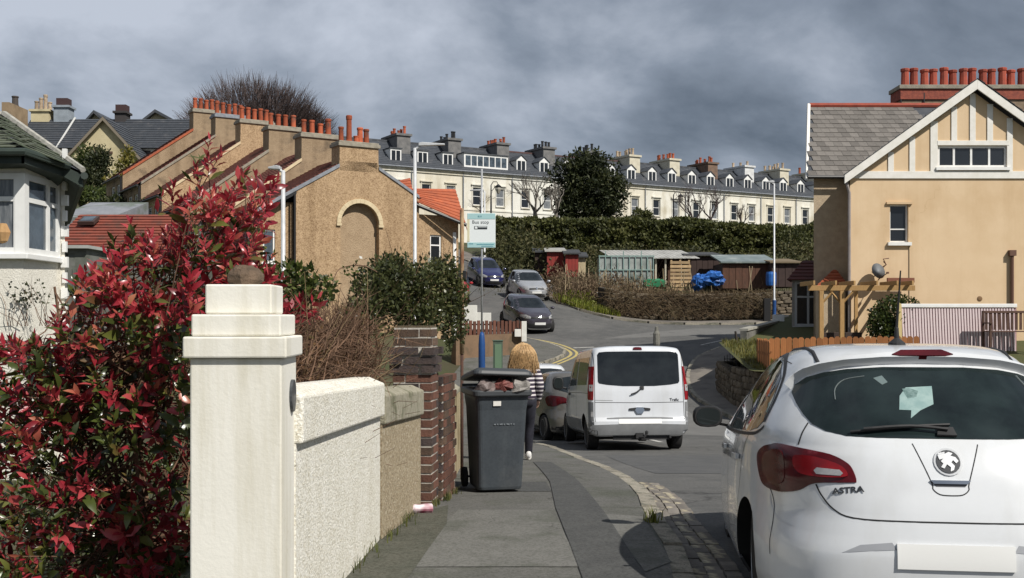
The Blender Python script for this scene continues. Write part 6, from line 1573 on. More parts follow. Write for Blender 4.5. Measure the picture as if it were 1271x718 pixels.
# ---- the white hatchback close by on the right
m_white = paint('white_car_paint', (.63,.645,.66), rough=.2)
HT = [ # z, rear, front, half width, rear exp, front exp
 (.17,.22,4.20,.78,5.5,3.6),(.22,.08,4.34,.86,5.0,3.4),(.34,.015,4.41,.898,4.6,3.2),(.50,.0,4.42,.906,4.2,3.0),(.60,.012,4.40,.908,3.7,2.8),(.70,.035,4.36,.907,3.4,2.7),
 (.80,.07,4.26,.905,3.4,2.7),(.88,.10,4.08,.900,3.3,2.8),(.95,.135,3.82,.888,3.3,2.9),(1.00,.165,3.55,.872,3.2,3.0),(1.05,.205,3.28,.850,3.2,3.2),(1.12,.28,3.06,.815,3.2,3.4),
 (1.22,.40,2.80,.760,3.2,3.6),(1.32,.525,2.52,.705,3.1,3.6),(1.39,.62,2.30,.655,3.0,3.5),(1.43,.69,2.14,.61,2.9,3.2),(1.465,.80,1.95,.53,2.8,3.0),(1.485,.95,1.75,.43,2.6,2.8),(1.495,1.15,1.60,.26,2.4,2.5),(1.498,1.3,1.5,.1,2.2,2.2)]
HTA = [r[:] if isinstance(r, list) else list(r) for r in HT]
for r in HTA:
    if r[0] > 1.35: r[0] += (r[0]-1.35)*.16
A = Car('hatchback', 'white hatchback parked close at the right, seen from behind with a large dark rear window', (2.04, 5.03, -.115), -R(7.5), HTA, m_white, (.97, 3.50), .312, .825, pitch=-R(2.3), arch=.345, n=112, m=80)
def mir(h): return h + [(-x, z) for x, z in h[::-1]]
# rear window, wrapping to the pillars
A.patch('rear', mir([(.0,1.043),(-.30,1.043),(-.44,1.047),(-.53,1.066),(-.585,1.095),(-.615,1.14),(-.635,1.19),(-.646,1.245),(-.625,1.285),(-.57,1.325),(-.49,1.352),(-.38,1.371),(-.2,1.383),(0,1.387)][1:-1]), .004, m_glassr, 'rear_window', step=.06)
# roof spoiler over the glass with the third brake light
sp = mir([(-.648,1.262),(-.60,1.315),(-.525,1.362),(-.385,1.402),(-.17,1.422),(-.02,1.428)])
inner = [(.02,1.402),(.2,1.398),(.38,1.384),(.49,1.364),(.575,1.335),(.632,1.292)]
sp = sp + [(x, z) for x, z in inner[::-1]] + [(-x, z) for x, z in inner]
A.patch('rear', sp, .05, m_white, 'roof_spoiler', step=.04, rim=.02)
A.patch('rear', [(-.15,1.408),(-.10,1.430),(.10,1.432),(.15,1.410),(.11,1.402),(-.11,1.402)], .056, m_redd, 'third_brake_light', step=.03, rim=-.03)
tl = [(-.822,.905),(-.800,.955),(-.765,.975),(-.736,.985),(-.649,.976),(-.522,.957),(-.456,.925),(-.43,.893),(-.418,.84),(-.445,.832),(-.592,.817),(-.66,.775),(-.712,.755),(-.754,.748),(-.800,.760),(-.818,.81)]
def rounded(P, k=4):
    """closed smooth outline through P"""
    P = [Vector(p) for p in P]; n = len(P); out = []
    for i in range(n):
        p0, p1, p2, p3 = P[i-1], P[i], P[(i+1) % n], P[(i+2) % n]
        for j in range(k):
            t = j/k; out.append(tuple(0.5*((2*p1) + (p2-p0)*t + (2*p0-5*p1+4*p2-p3)*t*t + (3*p1-p0-3*p2+p3)*t**3)))
    return out
def side(L_, sx):
    q = [(-sx*x, z) for x, z in L_]; return q if sx < 0 else q[::-1]
for sx in (-1, 1):
    tlo = A.patch('rear', side(rounded(tl), sx), .006, m_redd, 'tail_light', step=.022, dome=.010)
    A.patch('rear', side(rounded([(-.66,.938),(-.60,.940),(-.53,.925),(-.470,.900),(-.452,.868),(-.47,.852),(-.56,.845),(-.64,.850),(-.67,.88),(-.672,.92)]), sx), .0185, m_red, 'brake_lens', step=.025, parent=tlo, rim=-.010)
    A.patch('rear', side([(-.575,.888),(-.482,.884),(-.468,.868),(-.480,.856),(-.580,.856),(-.588,.872)], sx), .0215, m_clr, 'reversing_lens', step=.03, parent=tlo, rim=-.012)
    A.patch('rear', side(rounded([(-.795,.83),(-.792,.91),(-.765,.945),(-.73,.955),(-.712,.93),(-.708,.85),(-.72,.80),(-.755,.785)]), sx), .0180, m_redd, 'outer_lens', step=.025, parent=tlo, rim=-.010)
    q = [(-sx*x, z) for x, z in [(-.592,.812),(-.572,.764),(-.523,.704),(-.441,.672),(-.209,.668),(0,.668)]]; A.seam('rear', q, .007)
    q = [(-sx*x, z) for x, z in [(-.600,1.10),(-.632,1.05),(-.655,.99)]]; A.seam('rear', q, .005)
    q = [(-sx*x, z) for x, z in [(-.150,1.02),(-.086,.85),(-.08,.815),(-.05,.792),(0,.788)]]; A.seam('rear', q, .005)
    q = [(-sx*x, z) for x, z in [(-.78,.72),(-.775,.66),(-.75,.615),(-.70,.60)]]; A.seam('rear', q, .004, mat=M('crease_shade', (.5,.51,.53), rough=.4))  # no gap here: shading of a body crease painted as a grey line
    q = [(-sx*x, z) for x, z in [(-.50,.515),(-.42,.555),(-.28,.572),(-.26,.54),(-.40,.528)]]; q = q if sx < 0 else q[::-1]
    A.patch('rear', q, .002, M('recess_grey', (.30,.31,.33), rough=.5), 'bumper_recess', step=.05)
A.patch('rear', mir([(-.60,.20),(-.62,.30),(-.45,.34),(-.02,.345)]), .004, m_blkp, 'lower_valance', step=.08)
A.patch('rear', mir([(-.26,.455),(-.26,.568)]), .012, m_plate, 'number_plate', step=.1)
# handle recess, badge, model name
A.patch('rear', mir([(-.065,.828),(-.09,.852)]), .002, M('recess_dark', (.10,.10,.105), rough=.3), 'handle_recess', step=.04)
A.patch('rear', mir([(-.075,.838),(-.092,.854)]), .012, m_chr, 'handle_bar', step=.04)
bd = A.patch('rear', [(.066*math.cos(t*.3142), .938+.062*math.sin(t*.3142)) for t in range(20)], .006, M('badge_ring', (.50,.51,.52), rough=.25, metal=.4), 'badge', step=.03)
m_bdk = M('badge_dark', (.05,.052,.056), rough=.3, metal=.3); m_bsil = M('badge_silver', (.58,.59,.60), rough=.3, metal=.25)
A.patch('rear', [(.055*math.cos(t*.3142), .938+.052*math.sin(t*.3142)) for t in range(20)], .009, m_bdk, 'badge_field', step=.03, parent=bd)
gr = [(-.040,.945),(-.046,.966),(-.030,.978),(-.010,.972),(.006,.980),(.024,.974),(.012,.963),(.034,.957),(.046,.940),(.034,.930),(.022,.944),(.012,.934),(.026,.918),(.020,.900),(.004,.893),(.008,.912),(-.008,.925),(-.022,.906),(-.036,.912),(-.024,.928),(-.034,.938),(-.022,.950)]
A.patch('rear', gr, .013, m_bsil, 'badge_emblem', step=.02, parent=bd)
A.patch('rear', [(-.044,.972),(-.012,.980),(-.012,.975),(-.040,.966)], .014, m_bsil, 'badge_flag', step=.02, parent=bd)
h1, n1_ = A.ray('rear', (-.458,.785))
xx = Vector((n1_.y, -n1_.x, 0)).normalized()*-1
xx = Vector((1,0,0)) - n1_*n1_.x; xx.normalize(); yy_ = n1_.cross(xx)
TT = Matrix((xx, yy_, n1_)).transposed().to_4x4(); TT.translation = h1 + n1_*.002
text('ASTRA', .040, TT @ Matrix.Diagonal((1.25,1,1,1)), m_bdk, A.t, name='model_lettering', ext=.0012, bold=.0010)
# wiper
def tube_on(car, ax, pts, off, r, name, mat, parent=None):
    mb = MB(); P = []
    for q in smooth_path([Vector(p) for p in pts], 4): p, n = car.ray(ax, q); P.append(p + n*off)
    mb.tube(P, r, 6); o = part(mb, name, mat, parent or car.t); return o
wp_ = A.patch('rear', [(-.03,1.052),(.06,1.05),(.05,1.085),(-.02,1.085)], .02, m_blkp, 'wiper_hub', step=.04)
tube_on(A, 'rear', [(.02,1.07),(-.15,1.082),(-.36,1.066)], .028, .009, 'wiper_arm', m_blkp, wp_)
tube_on(A, 'rear', [(.04,1.10),(-.14,1.090),(-.42,1.06)], .014, .007, 'wiper_blade', m_blkp, wp_)
A.patch('rear', [(-.115,1.279),(.014,1.287),(-.004,1.20),(-.075,1.170),(-.13,1.133),(-.118,1.17),(-.174,1.172),(-.155,1.238)], .0055, M('pale_teal_paper', (.20,.30,.29), (.28,.38,.36), sc=18, rough=.5), 'paper_notice', step=.03)
A.patch('rear', [(-.135,1.272),(-.10,1.276),(-.06,1.262),(-.075,1.235),(-.12,1.225)], .0062, M('notice_print', (.08,.14,.13), (.2,.28,.27), sc=40, rough=.5), 'notice_print', step=.03)
A.patch('rear', [(-.26,1.325),(-.215,1.338),(-.195,1.305),(-.225,1.292)], .0055, M('dim_sticker', (.13,.17,.17), rough=.5), 'window_sticker', step=.03)
tube_on(A, 'rear', [(-.46,1.215),(-.45,1.27),(-.40,1.315),(-.30,1.335)], .0045, .003, 'seatbelt_edge', M('dim_grey', (.12,.14,.14), rough=.6))
tube_on(A, 'rear', [(.47,1.34),(.52,1.25),(.54,1.20)], .0045, .005, 'pillar_trim', M('dim_grey', (.12,.14,.14), rough=.6))
# glasshouse sides, doors, handles
A.both('left', [(.85,1.085),(.90,1.045),(1.05,1.02),(1.93,.985),(1.925,1.425),(1.45,1.43),(1.20,1.405),(1.0,1.32),(.90,1.20)], .004, m_glass, 'rear_door_glass', step=.07)
A.both('left', [(1.985,.985),(2.98,.965),(2.88,1.06),(2.62,1.24),(2.35,1.375),(2.15,1.42),(1.98,1.425)], .004, m_glass, 'front_door_glass', step=.07)
for ax in ('left', 'right'):
    A.seam(ax, [(.80,1.06),(.86,1.03),(1.05,1.005),(1.95,.97),(3.0,.95)], .018, .003, 'window_strip', m_blkp)
    A.seam(ax, [(.83,1.08),(.87,1.20),(.98,1.335),(1.18,1.42),(1.45,1.452),(1.95,1.447),(2.2,1.437),(2.45,1.36),(2.7,1.235),(2.98,1.03)], .022, .003, 'window_strip', m_blkp)
    A.seam(ax, [(1.95,1.43),(1.955,.98)], .05, .0055, 'door_pillar', m_blkp)
    A.seam(ax, [(1.95,.97),(1.965,.6),(1.96,.25)], .007); A.seam(ax, [(1.06,1.0),(1.15,.86),(1.25,.60),(1.27,.33)], .007); A.seam(ax, [(3.02,.95),(3.05,.6),(3.02,.28)], .007)
    A.seam(ax, [(.60,.78),(.52,.72),(.45,.60),(.40,.44)], .006)
    for y in (1.32, 2.12): h_ = A.patch(ax, [(y-.1,.845),(y+.1,.835),(y+.1,.865),(y-.1,.873)], .028, m_white, 'door_handle', step=.06, rim=-.01)
    A.seam(ax, [(.35,1.475),(.9,1.49)] if False else [(1.0,1.40),(1.4,1.445)], .004)
A.both('left', [(.40,.60),(.56,.66),(.53,.70),(.40,.70)] and [(1.20,.28),(3.05,.26),(3.05,.20),(1.20,.20)], .006, m_blkp, 'sill_trim', step=.15)
A.mirrors(1.005, 2.72, 1.02, w=.21, h=.155)
for sx in (-1, 1):
    mb = MB(); P = []
    for y in (.78, .95, 1.2, 1.6, 2.0): p, n = A.ray('top', (sx*(.50+.03*min(1,(y-.78))), y)); P.append(p + n*.002)
    mb.tube(P, .012, 6); part(mb, 'roof_gutter', m_blkp, A.t)
p, n = A.ray('top', (-.05, .98)); mb = MB(); mb.lathe([(.048,-.005),(.046,.008),(.03,.022),(.014,.035),(.011,.09),(.008,.1)], p, 14); mb.tube([p+Vector((0,.0,.09)), p+Vector((0,-.06,.26)), p+Vector((0,-.11,.40))], [.008,.0055,.004], 6); part(mb, 'aerial', m_blkp, A.t)
A.patch('front', mir([(-.60,1.05),(-.55,1.36),(-.30,1.42)]), .004, m_glass, 'windscreen', step=.12)

# ---- the silver van parked ahead on the left
m_silver = paint('silver_white_paint', (.60,.62,.65), rough=.25)
VT = [(.28,.10,4.60,.82,18,4),(.34,.02,4.72,.89,20,3.6),(.45,.0,4.77,.93,22,3.4),(.56,.0,4.78,.945,22,3.3),(.64,.05,4.76,.95,22,3.3),(.85,.07,4.66,.952,22,3.3),(1.0,.08,4.48,.952,22,3.4),(1.12,.09,4.18,.948,22,3.6),
      (1.22,.105,3.88,.94,22,4.2),(1.45,.135,3.56,.915,20,4.6),(1.70,.17,3.20,.88,18,4.8),(1.85,.20,2.95,.85,14,4.6),(1.92,.225,2.75,.82,10,4.2),(1.955,.27,2.55,.74,5,4),(1.972,.36,2.3,.62,4,3.5),(1.98,.6,2.0,.35,3,3)]
V = Car('van', 'silver white van parked facing away down the hill, rear window dark and bumper grey', (2.38, 20.3, zg(2.4,20.6)), R(4.6), VT, m_silver, (.75, 3.85), .325, .90, cat='van', pitch=-R(3.5), n=96, m=64)
V.patch('rear', mir([(-.30,1.215),(-.60,1.24),(-.745,1.265),(-.77,1.30),(-.765,1.80),(-.73,1.845),(-.60,1.858),(-.2,1.862)]), .006, m_glass, 'rear_window', step=.08)
for sx in (-1, 1):
    f_ = lambda L_: ([(-sx*x, z) for x, z in L_] if sx < 0 else [(-sx*x, z) for x, z in L_][::-1])
    t_ = V.patch('rear', f_([(-.935,.96),(-.925,1.25),(-.895,1.58),(-.835,1.58),(-.85,1.2),(-.862,.96)]), .014, m_red, 'tail_light', step=.06)
    V.patch('rear', f_([(-.918,1.12),(-.914,1.24),(-.86,1.24),(-.868,1.12)]), .020, m_clr, 'reversing_lens', step=.05, parent=t_, rim=-.01)
    V.patch('rear', f_([(-.90,.33),(-.935,.5),(-.938,.92),(-.86,.92),(-.86,.52),(-.84,.33)]), .010, m_gryp, 'bumper_corner', step=.07)
    V.patch('rear', f_([(-.90,.64),(-.90,.74),(-.865,.74),(-.865,.64)]), .016, m_clr, 'reflector', step=.05)
    V.seam('rear', [(-sx*.845,1.90),(-sx*.83,1.6),(-sx*.835,1.0),(-sx*.84,.56)], .010)
V.patch('rear', mir([(-.88,.33),(-.88,.50),(-.3,.515)]), .03, m_gryp, 'rear_bumper', step=.1)
V.patch('rear', mir([(-.62,.605),(-.62,.625),(-.3,.64)]), .006, M('recess_shadow', (.16,.165,.17), rough=.6), 'plate_recess_shade', step=.08)  # shadow of the tailgate recess painted as a flat grey strip
V.patch('rear', mir([(-.27,.375),(-.27,.605)][:1] + [(-.30,.535),(-.30,.60)][:0] + [(-.40,.53),(-.40,.60)][:0] + [(-.27,.60)]), .012, m_plate, 'number_plate', step=.1) if False else V.patch('rear', mir([(-.41,.53),(-.41,.60)][:0] + [(-.40,.52),(-.40,.60)]), .012, m_plate, 'number_plate', step=.1)
V.patch('rear', mir([(-.20,.765),(-.20,.80),(-.08,.815)]), .022, m_blkp, 'tailgate_handle', step=.05)
V.patch('rear', [(-.05,.70),(.05,.70),(.09,.765),(.06,.82),(-.06,.82),(-.09,.765)], .03, m_chr, 'badge', step=.04)
V.patch('rear', mir([(-.085,1.893),(-.075,1.925),(-.03,1.932)]), .02, m_redd, 'third_brake_light', step=.03)
V.seam('rear', [(-.83,.915),(0,.905),(.83,.915)], .010); V.seam('rear', [(-.83,.955),(-.5,.945)], .006)
wv = V.patch('rear', [(.02,1.15),(.09,1.15),(.09,1.21),(.02,1.21)], .02, m_blkp, 'wiper_hub', step=.04)
tube_on(V, 'rear', [(.05,1.18),(-.05,1.10),(-.16,1.06)], .03, .013, 'wiper_arm', m_blkp, wv)
h1, n1_ = V.ray('rear', (.66,.935)); TT = Matrix.Translation(h1 + Vector((0,-.004,0))) @ FR
text('Trafic', .075, TT, m_bdk, V.t, name='model_lettering', ext=.003)
mb = MB(); mb.tube([(-.12,.15,.33),(-.05,-.02,.27),(.05,-.08,.27),(.1,-.08,.34)], .025, 6); mb.lathe([(.0,.33),(.03,.34),(.03,.38),(.0,.4)], (.1,-.08,0), 8); mb.box(-.5,.55,.06,.12,.22,.29); mb.cbox((-.02,-.02,.30), (.14,.05,.10)); part(mb, 'tow_bar', m_blkp, V.t)
mb = MB(); mb.lathe([(.04,0),(.045,.25),(.045,.3)], (.0,0,0), 8); mb2 = MB(); mb2.T = Matrix.Translation((.55,.25,.27)) @ Matrix.Rotation(R(-90),4,'X'); mb2.lathe([(.02,-.3),(.03,.3)], (0,0,0), 8); part(mb2, 'exhaust', m_blkp, V.t)
mb = MB(); mb.box(-.75,.75,.35,4.3,.22,.34); part(mb, 'underside', m_well, V.t)
for ax in ('left', 'right'):
    V.patch(ax, [(.42,1.24),(1.65,1.24),(1.65,1.76),(.42,1.76)], .005, m_glass, 'side_window', step=.12)
    V.patch(ax, [(1.80,1.23),(2.75,1.22),(2.75,1.76),(1.80,1.76)], .005, m_glass, 'side_window', step=.12)
    V.patch(ax, [(2.90,1.16),(3.86,1.12),(3.72,1.28),(3.40,1.56),(3.16,1.76),(2.90,1.78)], .005, m_glass, 'cab_window', step=.1)
    V.seam(ax, [(2.83,1.88),(2.83,.42)], .012); V.seam(ax, [(1.74,1.85),(1.74,.42)], .012); V.seam(ax, [(3.95,1.1),(3.75,.75),(3.45,.55),(3.4,.40)], .01); V.seam(ax, [(.2,1.08),(1.7,1.09),(3.9,1.06)], .008)
    V.patch(ax, [(1.20,.40),(3.35,.40),(3.35,.58),(1.20,.58)], .012, m_gryp, 'sill_trim', step=.15)
    V.patch(ax, [(.12,.96),(.22,.98),(.24,1.55),(.17,1.58)], .012, m_red, 'tail_light_side', step=.06)
    V.patch(ax, [(2.62,1.03),(2.80,1.03),(2.80,1.08),(2.62,1.08)], .02, m_blkp, 'door_handle', step=.06)
V.mirrors(1.09, 3.62, 1.28, w=.24, h=.30)
V.patch('front', mir([(-.78,1.24),(-.74,1.75),(-.4,1.84)]), .006, m_glass, 'windscreen', step=.15)

# ---- generic features for the other cars
def front_face(C, w, zh, L, plate=True, grille=None, bump=m_blkp, hl=None, skid=None, slat=True):
    z0 = zh
    hlp = hl or [(-w*.93,z0-.02),(-w*.90,z0+.07),(-w*.70,z0+.09),(-w*.50,z0+.02),(-w*.52,z0-.06),(-w*.78,z0-.08)]
    for sx in (-1, 1):
        q = [(-sx*x, z) for x, z in hlp]; q = q if sx < 0 else q[::-1]
        h_ = C.patch('front', q, .012, m_clr, 'headlight', step=.06)
        mb = MB(); p, n = C.ray('front', (-sx*sum(p[0] for p in hlp)/len(hlp), sum(p[1] for p in hlp)/len(hlp))); mb.blob(p+n*.02, (.05,.02,.045), 8, 5, 0); part(mb, 'lamp_bowl', m_chr, h_)
        fq = [(-w*.82,.36),(-w*.82,.44),(-w*.64,.45),(-w*.62,.36)]; q = [(-sx*x, z) for x, z in fq]; q = q if sx < 0 else q[::-1]
        C.patch('front', q, .008, m_blkp, 'fog_lamp', step=.06)
    C.patch('front', grille or mir([(-w*.48,z0-.05),(-w*.46,z0+.03),(-w*.15,z0+.05)]), .008, m_blkp, 'grille', step=.06)
    C.patch('front', mir([(-.06,z0-.02),(-.04,z0+.06),(-.01,z0+.07)]), .018, m_chr, 'badge', step=.05)
    C.patch('front', mir([(-w*.60,.27),(-w*.55,.42),(-w*.2,.44)]), .006, bump, 'lower_grille', step=.08)
    C.patch('front', mir([(-.26,.46),(-.26,.57)]), .014, m_plate, 'number_plate', step=.1)
    if skid: C.patch('front', mir([(-w*.72,.235),(-w*.62,.30),(-w*.2,.285)]), .016, skid, 'skid_plate', step=.08)
def glasshouse(C, ws, front, rear, sides=('left','right')):
    C.patch('front', mir(ws), .005, m_glass, 'windscreen', step=.1)
    for ax in sides:
        C.patch(ax, front, .005, m_glass, 'front_door_glass', step=.1); C.patch(ax, rear, .005, m_glass, 'rear_door_glass', step=.1)
        ym = (max(p[0] for p in rear)+min(p[0] for p in front))/2
        C.seam(ax, [(ym,1.0),(ym,.3)], .01); C.seam(ax, [(max(p[0] for p in front),.95),(max(p[0] for p in front)+.03,.3)], .01)
        for y in (ym+.12, min(p[0] for p in rear)+.45): C.patch(ax, [(y-.1,.86),(y+.1,.86),(y+.1,.89),(y-.1,.89)], .022, m_blkp, 'door_handle', step=.08)
        C.patch(ax, [(1.1,.22),(3.1,.22),(3.1,.32),(1.1,.32)], .008, m_blkp, 'sill_trim', step=.2)
def face_us(fx, fy, deg, L):
    """parked nose towards us: front centre at (fx,fy), turned deg to the right as seen; returns location, rotation, pitch"""
    h = Vector((math.sin(R(deg)), -math.cos(R(deg)))); rr = Vector((fx, fy)) - h*L
    a, b = rr + h*L*.18, rr + h*L*.82; za, zb = zg(*a), zg(*b); sl_ = (zb-za)/((b-a).length)
    return (rr[0], rr[1], za - sl_*L*.18 + .003), R(180+deg), math.atan(sl_)
SUV = [(.20,.22,3.95,.74,4.5,3.6),(.28,.08,4.06,.84,4,3.4),(.40,.02,4.11,.885,3.8,3.2),(.60,.0,4.12,.895,3.6,3.1),(.75,.03,4.10,.892,3.5,3.0),(.88,.06,4.02,.885,3.5,3.0),(.98,.09,3.80,.875,3.4,3.1),(1.06,.12,3.45,.86,3.4,3.3),(1.13,.17,3.12,.83,3.3,3.6),
       (1.26,.27,2.78,.78,3.3,3.8),(1.40,.40,2.46,.71,3.2,3.8),(1.49,.50,2.22,.655,3.1,3.6),(1.54,.62,2.0,.58,2.9,3.2),(1.565,.85,1.75,.42,2.6,2.8),(1.57,1.2,1.5,.15,2.2,2.2)]
WS = [(-.64,1.13),(-.56,1.44),(-.34,1.49)]
l_, r_, p_ = face_us(1.30, 50.6, 17, 4.12)
C1 = Car('compact_suv', 'dark purplish grey compact suv parked nose towards us at the mouth of the hill road', l_, r_, SUV, paint('plum_grey_paint', (.050,.045,.060), rough=.15), (.72, 3.30), .33, .875, pitch=p_, cat='car', n=72, m=44)
glasshouse(C1, WS, [(2.02,1.08),(3.0,1.05),(2.72,1.26),(2.40,1.45),(2.02,1.49)], [(.75,1.14),(1.95,1.08),(1.95,1.49),(1.2,1.47)])
front_face(C1, .85, .80, 4.12, skid=m_chr, grille=mir([(-.42,.74),(-.44,.80),(-.12,.84)])); C1.mirrors(1.0, 2.85, 1.10, cap=MATS['plum_grey_paint'])
C1.patch('front', mir([(-.66,.33),(-.60,.52),(-.2,.50)]), .004, m_blkp, 'bumper_insert', step=.08)
MPV = [(.18,.22,4.10,.74,4.5,3.4),(.26,.08,4.20,.83,4,3.2),(.40,.02,4.26,.875,3.8,3.0),(.58,.0,4.27,.885,3.6,2.9),(.72,.03,4.22,.885,3.5,2.9),(.85,.06,4.08,.88,3.5,2.9),(.94,.08,3.82,.872,3.4,3.0),(1.02,.11,3.50,.86,3.4,3.2),(1.10,.16,3.22,.83,3.3,3.5),
       (1.25,.25,2.86,.775,3.3,3.7),(1.42,.37,2.50,.70,3.2,3.7),(1.53,.48,2.24,.64,3.1,3.5),(1.585,.62,2.0,.56,2.9,3.1),(1.61,.9,1.75,.40,2.6,2.8),(1.62,1.2,1.5,.15,2.2,2.2)]
WSM = [(-.64,1.12),(-.56,1.46),(-.34,1.53)]
FG, RG = [(2.02,1.05),(3.08,1.02),(2.80,1.24),(2.42,1.48),(2.02,1.54)], [(.70,1.12),(1.95,1.06),(1.95,1.54),(1.1,1.50)]
l_, r_, p_ = face_us(1.35, 59.6, 13, 4.27)
C2 = Car('people_carrier', 'silver grey people carrier parked nose towards us behind the dark compact suv', l_, r_, [[q[0]*.955]+list(q[1:]) for q in MPV], paint('silver_paint', (.40,.41,.43), rough=.25, metal=.3), (.75, 3.40), .31, .865, pitch=p_, cat='car', n=72, m=44)
sc_ = lambda L_: [(a, b*.955) for a, b in L_]
glasshouse(C2, sc_(WSM), sc_(FG), sc_(RG)); front_face(C2, .85, .70, 4.27); C2.mirrors(1.0, 2.95, 1.03, cap=MATS['silver_paint'])
l_, r_, p_ = face_us(-1.05, 66.2, 17, 4.27)
C3 = Car('people_carrier', 'dark blue people carrier parked farthest up the hill road, behind the bus stop pole', l_, r_, MPV, paint('navy_paint', (.018,.020,.085), rough=.15), (.75, 3.40), .32, .865, pitch=p_, cat='car', n=72, m=44)
glasshouse(C3, WSM, FG, RG); front_face(C3, .85, .72, 4.27); C3.mirrors(1.0, 2.95, 1.06, cap=MATS['navy_paint'])
l_, r_, p_ = face_us(-3.15, 58.6, 3, 4.2)
C4 = Car('hatchback', 'bright red car on the hill road, only its front corner showing beside the rusty pole', l_, r_, HT, paint('red_paint', (.42,.012,.02), rough=.15), (.80, 3.48), .31, .885, pitch=p_, n=64, m=40)
glasshouse(C4, [(-.62,1.06),(-.54,1.34),(-.3,1.40)], [(1.985,.985),(2.98,.965),(2.62,1.24),(2.15,1.40),(1.98,1.405)], [(.9,1.10),(1.05,1.02),(1.93,.985),(1.925,1.405),(1.20,1.385)]); front_face(C4, .85, .66, 4.42); C4.mirrors(1.0, 2.8, 1.0, cap=MATS['red_paint'])
# grey hatchback ahead of the van
m_gh = paint('warm_grey_paint', (.13,.122,.11), rough=.22, metal=.2)
hy_ = 26.15
C5 = Car('hatchback', 'warm grey hatchback parked ahead of the silver van, beside the walking woman', (1.74, 25.35, zg(1.8,26)+.0), R(14.5), [[q[0]*1.09]+[q[1]*.92, q[2]*.92, q[3]*.96]+list(q[4:]) for q in HT], m_gh, (.76, 3.22), .305, .85, pitch=-R(1.5), n=80, m=48)
glasshouse(C5, [(-.60,1.16),(-.52,1.46),(-.3,1.52)], [(1.85,1.07),(2.76,1.05),(2.42,1.35),(2.05,1.52),(1.84,1.53)], [(.85,1.19),(1.0,1.11),(1.78,1.07),(1.78,1.53),(1.12,1.50)])
C5.patch('rear', mir([(-.40,1.14),(-.56,1.19),(-.60,1.36),(-.50,1.47),(-.2,1.51)]), .004, m_glass, 'rear_window', step=.1)
for sx in (-1, 1):
    q = [(-sx*x*.96, z*1.09) for x, z in tl]; q = q if sx < 0 else q[::-1]; C5.patch('rear', q, .012, m_redd, 'tail_light', step=.05)
C5.patch('rear', mir([(-.26,.50),(-.26,.61)]), .012, m_plate, 'number_plate', step=.1)
C5.patch('rear', mir([(-.74,.22),(-.76,.36),(-.3,.38)]), .006, m_blkp, 'lower_valance', step=.1)
C5.mirrors(.97, 2.55, 1.0, cap=m_gh)
# a white car farther on, only its edge shows past the woman
C6 = Car('hatchback', 'white car parked farther down, a sliver of its roof showing above the grey hatchback', (.98, 31.0, zg(1.0,32)), R(6), HT, MATS['white_car_paint'], (.80, 3.48), .315, .885, n=64, m=40)
glasshouse(C6, [(-.62,1.06),(-.54,1.34),(-.3,1.40)], [(1.985,.985),(2.98,.965),(2.62,1.24),(2.15,1.40),(1.98,1.405)], [(.9,1.10),(1.05,1.02),(1.93,.985),(1.925,1.405),(1.20,1.385)])
C6.patch('rear', mir([(-.40,1.047),(-.58,1.095),(-.63,1.245),(-.52,1.35),(-.2,1.383)]), .004, m_glass, 'rear_window', step=.1)
for sx in (-1, 1):
    q = [(-sx*x, z) for x, z in tl]; q = q if sx < 0 else q[::-1]; C6.patch('rear', q, .012, m_red, 'tail_light', step=.06)
C6.mirrors(1.0, 2.7, 1.02)
# ------------------------------------------------------------------ plants
def rdir(rn=rnd):
    while True:
        v = Vector((rn.uniform(-1,1), rn.uniform(-1,1), rn.uniform(-1,1)))
        if 1e-2 < v.length < 1: return v.normalized()
def cloud(mb, ells, n, l, w, m=0, fill=.55, lump=.22, up=.25, rn=rnd, zmin=None, fr=1.1):
    """leaf blades spread through lumpy ellipsoids (centre, radii), denser towards the outside, with gaps between clumps"""
    wts = [e[1][0]*e[1][1]*e[1][2] for e in ells]
    k = 0; tries = 0
    while k < n and tries < n*6:
        tries += 1
        c, r = rn.choices(ells, wts)[0]
        d = rdir(rn); q = Vector(c)
        nz = mnoise.noise(Vector((d.x*fr+q.x, d.y*fr+q.y, d.z*fr+q.z))*1.7)
        s = (fill + (1-fill)*rn.random()**.6) * (1 + lump*nz*2)
        p = Vector((c[0]+d.x*r[0]*s, c[1]+d.y*r[1]*s, c[2]+d.z*r[2]*s))
        if mnoise.noise(p*(2.2/max(.2, r[0]))) < -.28: continue
        if zmin is not None and p.z < zmin: continue
        dd = (d*.6 + rdir(rn)*.9 + Vector((0,0,up))).normalized()
        sd = dd.cross(rdir(rn)); sd = sd.normalized() if sd.length > 1e-3 else Vector((1,0,0))
        L_ = l*rn.uniform(.6,1.25); w_ = w*rn.uniform(.7,1.2)
        mb.add([p, p+dd*L_*.5+sd*w_*.5, p+dd*L_, p+dd*L_*.5-sd*w_*.5], [(0,1,2,3)], m); k += 1
def grass(mb, pts, h, w, m=0, lean=.5, rn=rnd):
    for p in pts:
        a = rn.uniform(0, 6.283); hh = h*rn.uniform(.5,1.3); t = Vector((math.cos(a), math.sin(a), 0)); s = Vector((-t.y, t.x, 0))*w*rn.uniform(.6,1.3)
        p = Vector(p); q = p + t*hh*lean*.35*rn.random() + Vector((0,0,hh*.6)); e = q + t*hh*lean*rn.random() + Vector((0,0,hh*.35))
        mb.add([p-s*.5, p+s*.5, q+s*.35, q-s*.35, e], [(0,1,2,3),(3,2,4)], m)
def twig(mb, p, d, L_, r, rn=rnd, bendy=.25, seg=3, n=3, m=0):
    P = [Vector(p)]; d = d.normalized()
    for i in range(seg): d = (d + rdir(rn)*bendy).normalized(); P.append(P[-1] + d*L_/seg)
    mb.tube(P, [r*(1-.75*i/seg) for i in range(seg+1)], n, m, cap=False); return P
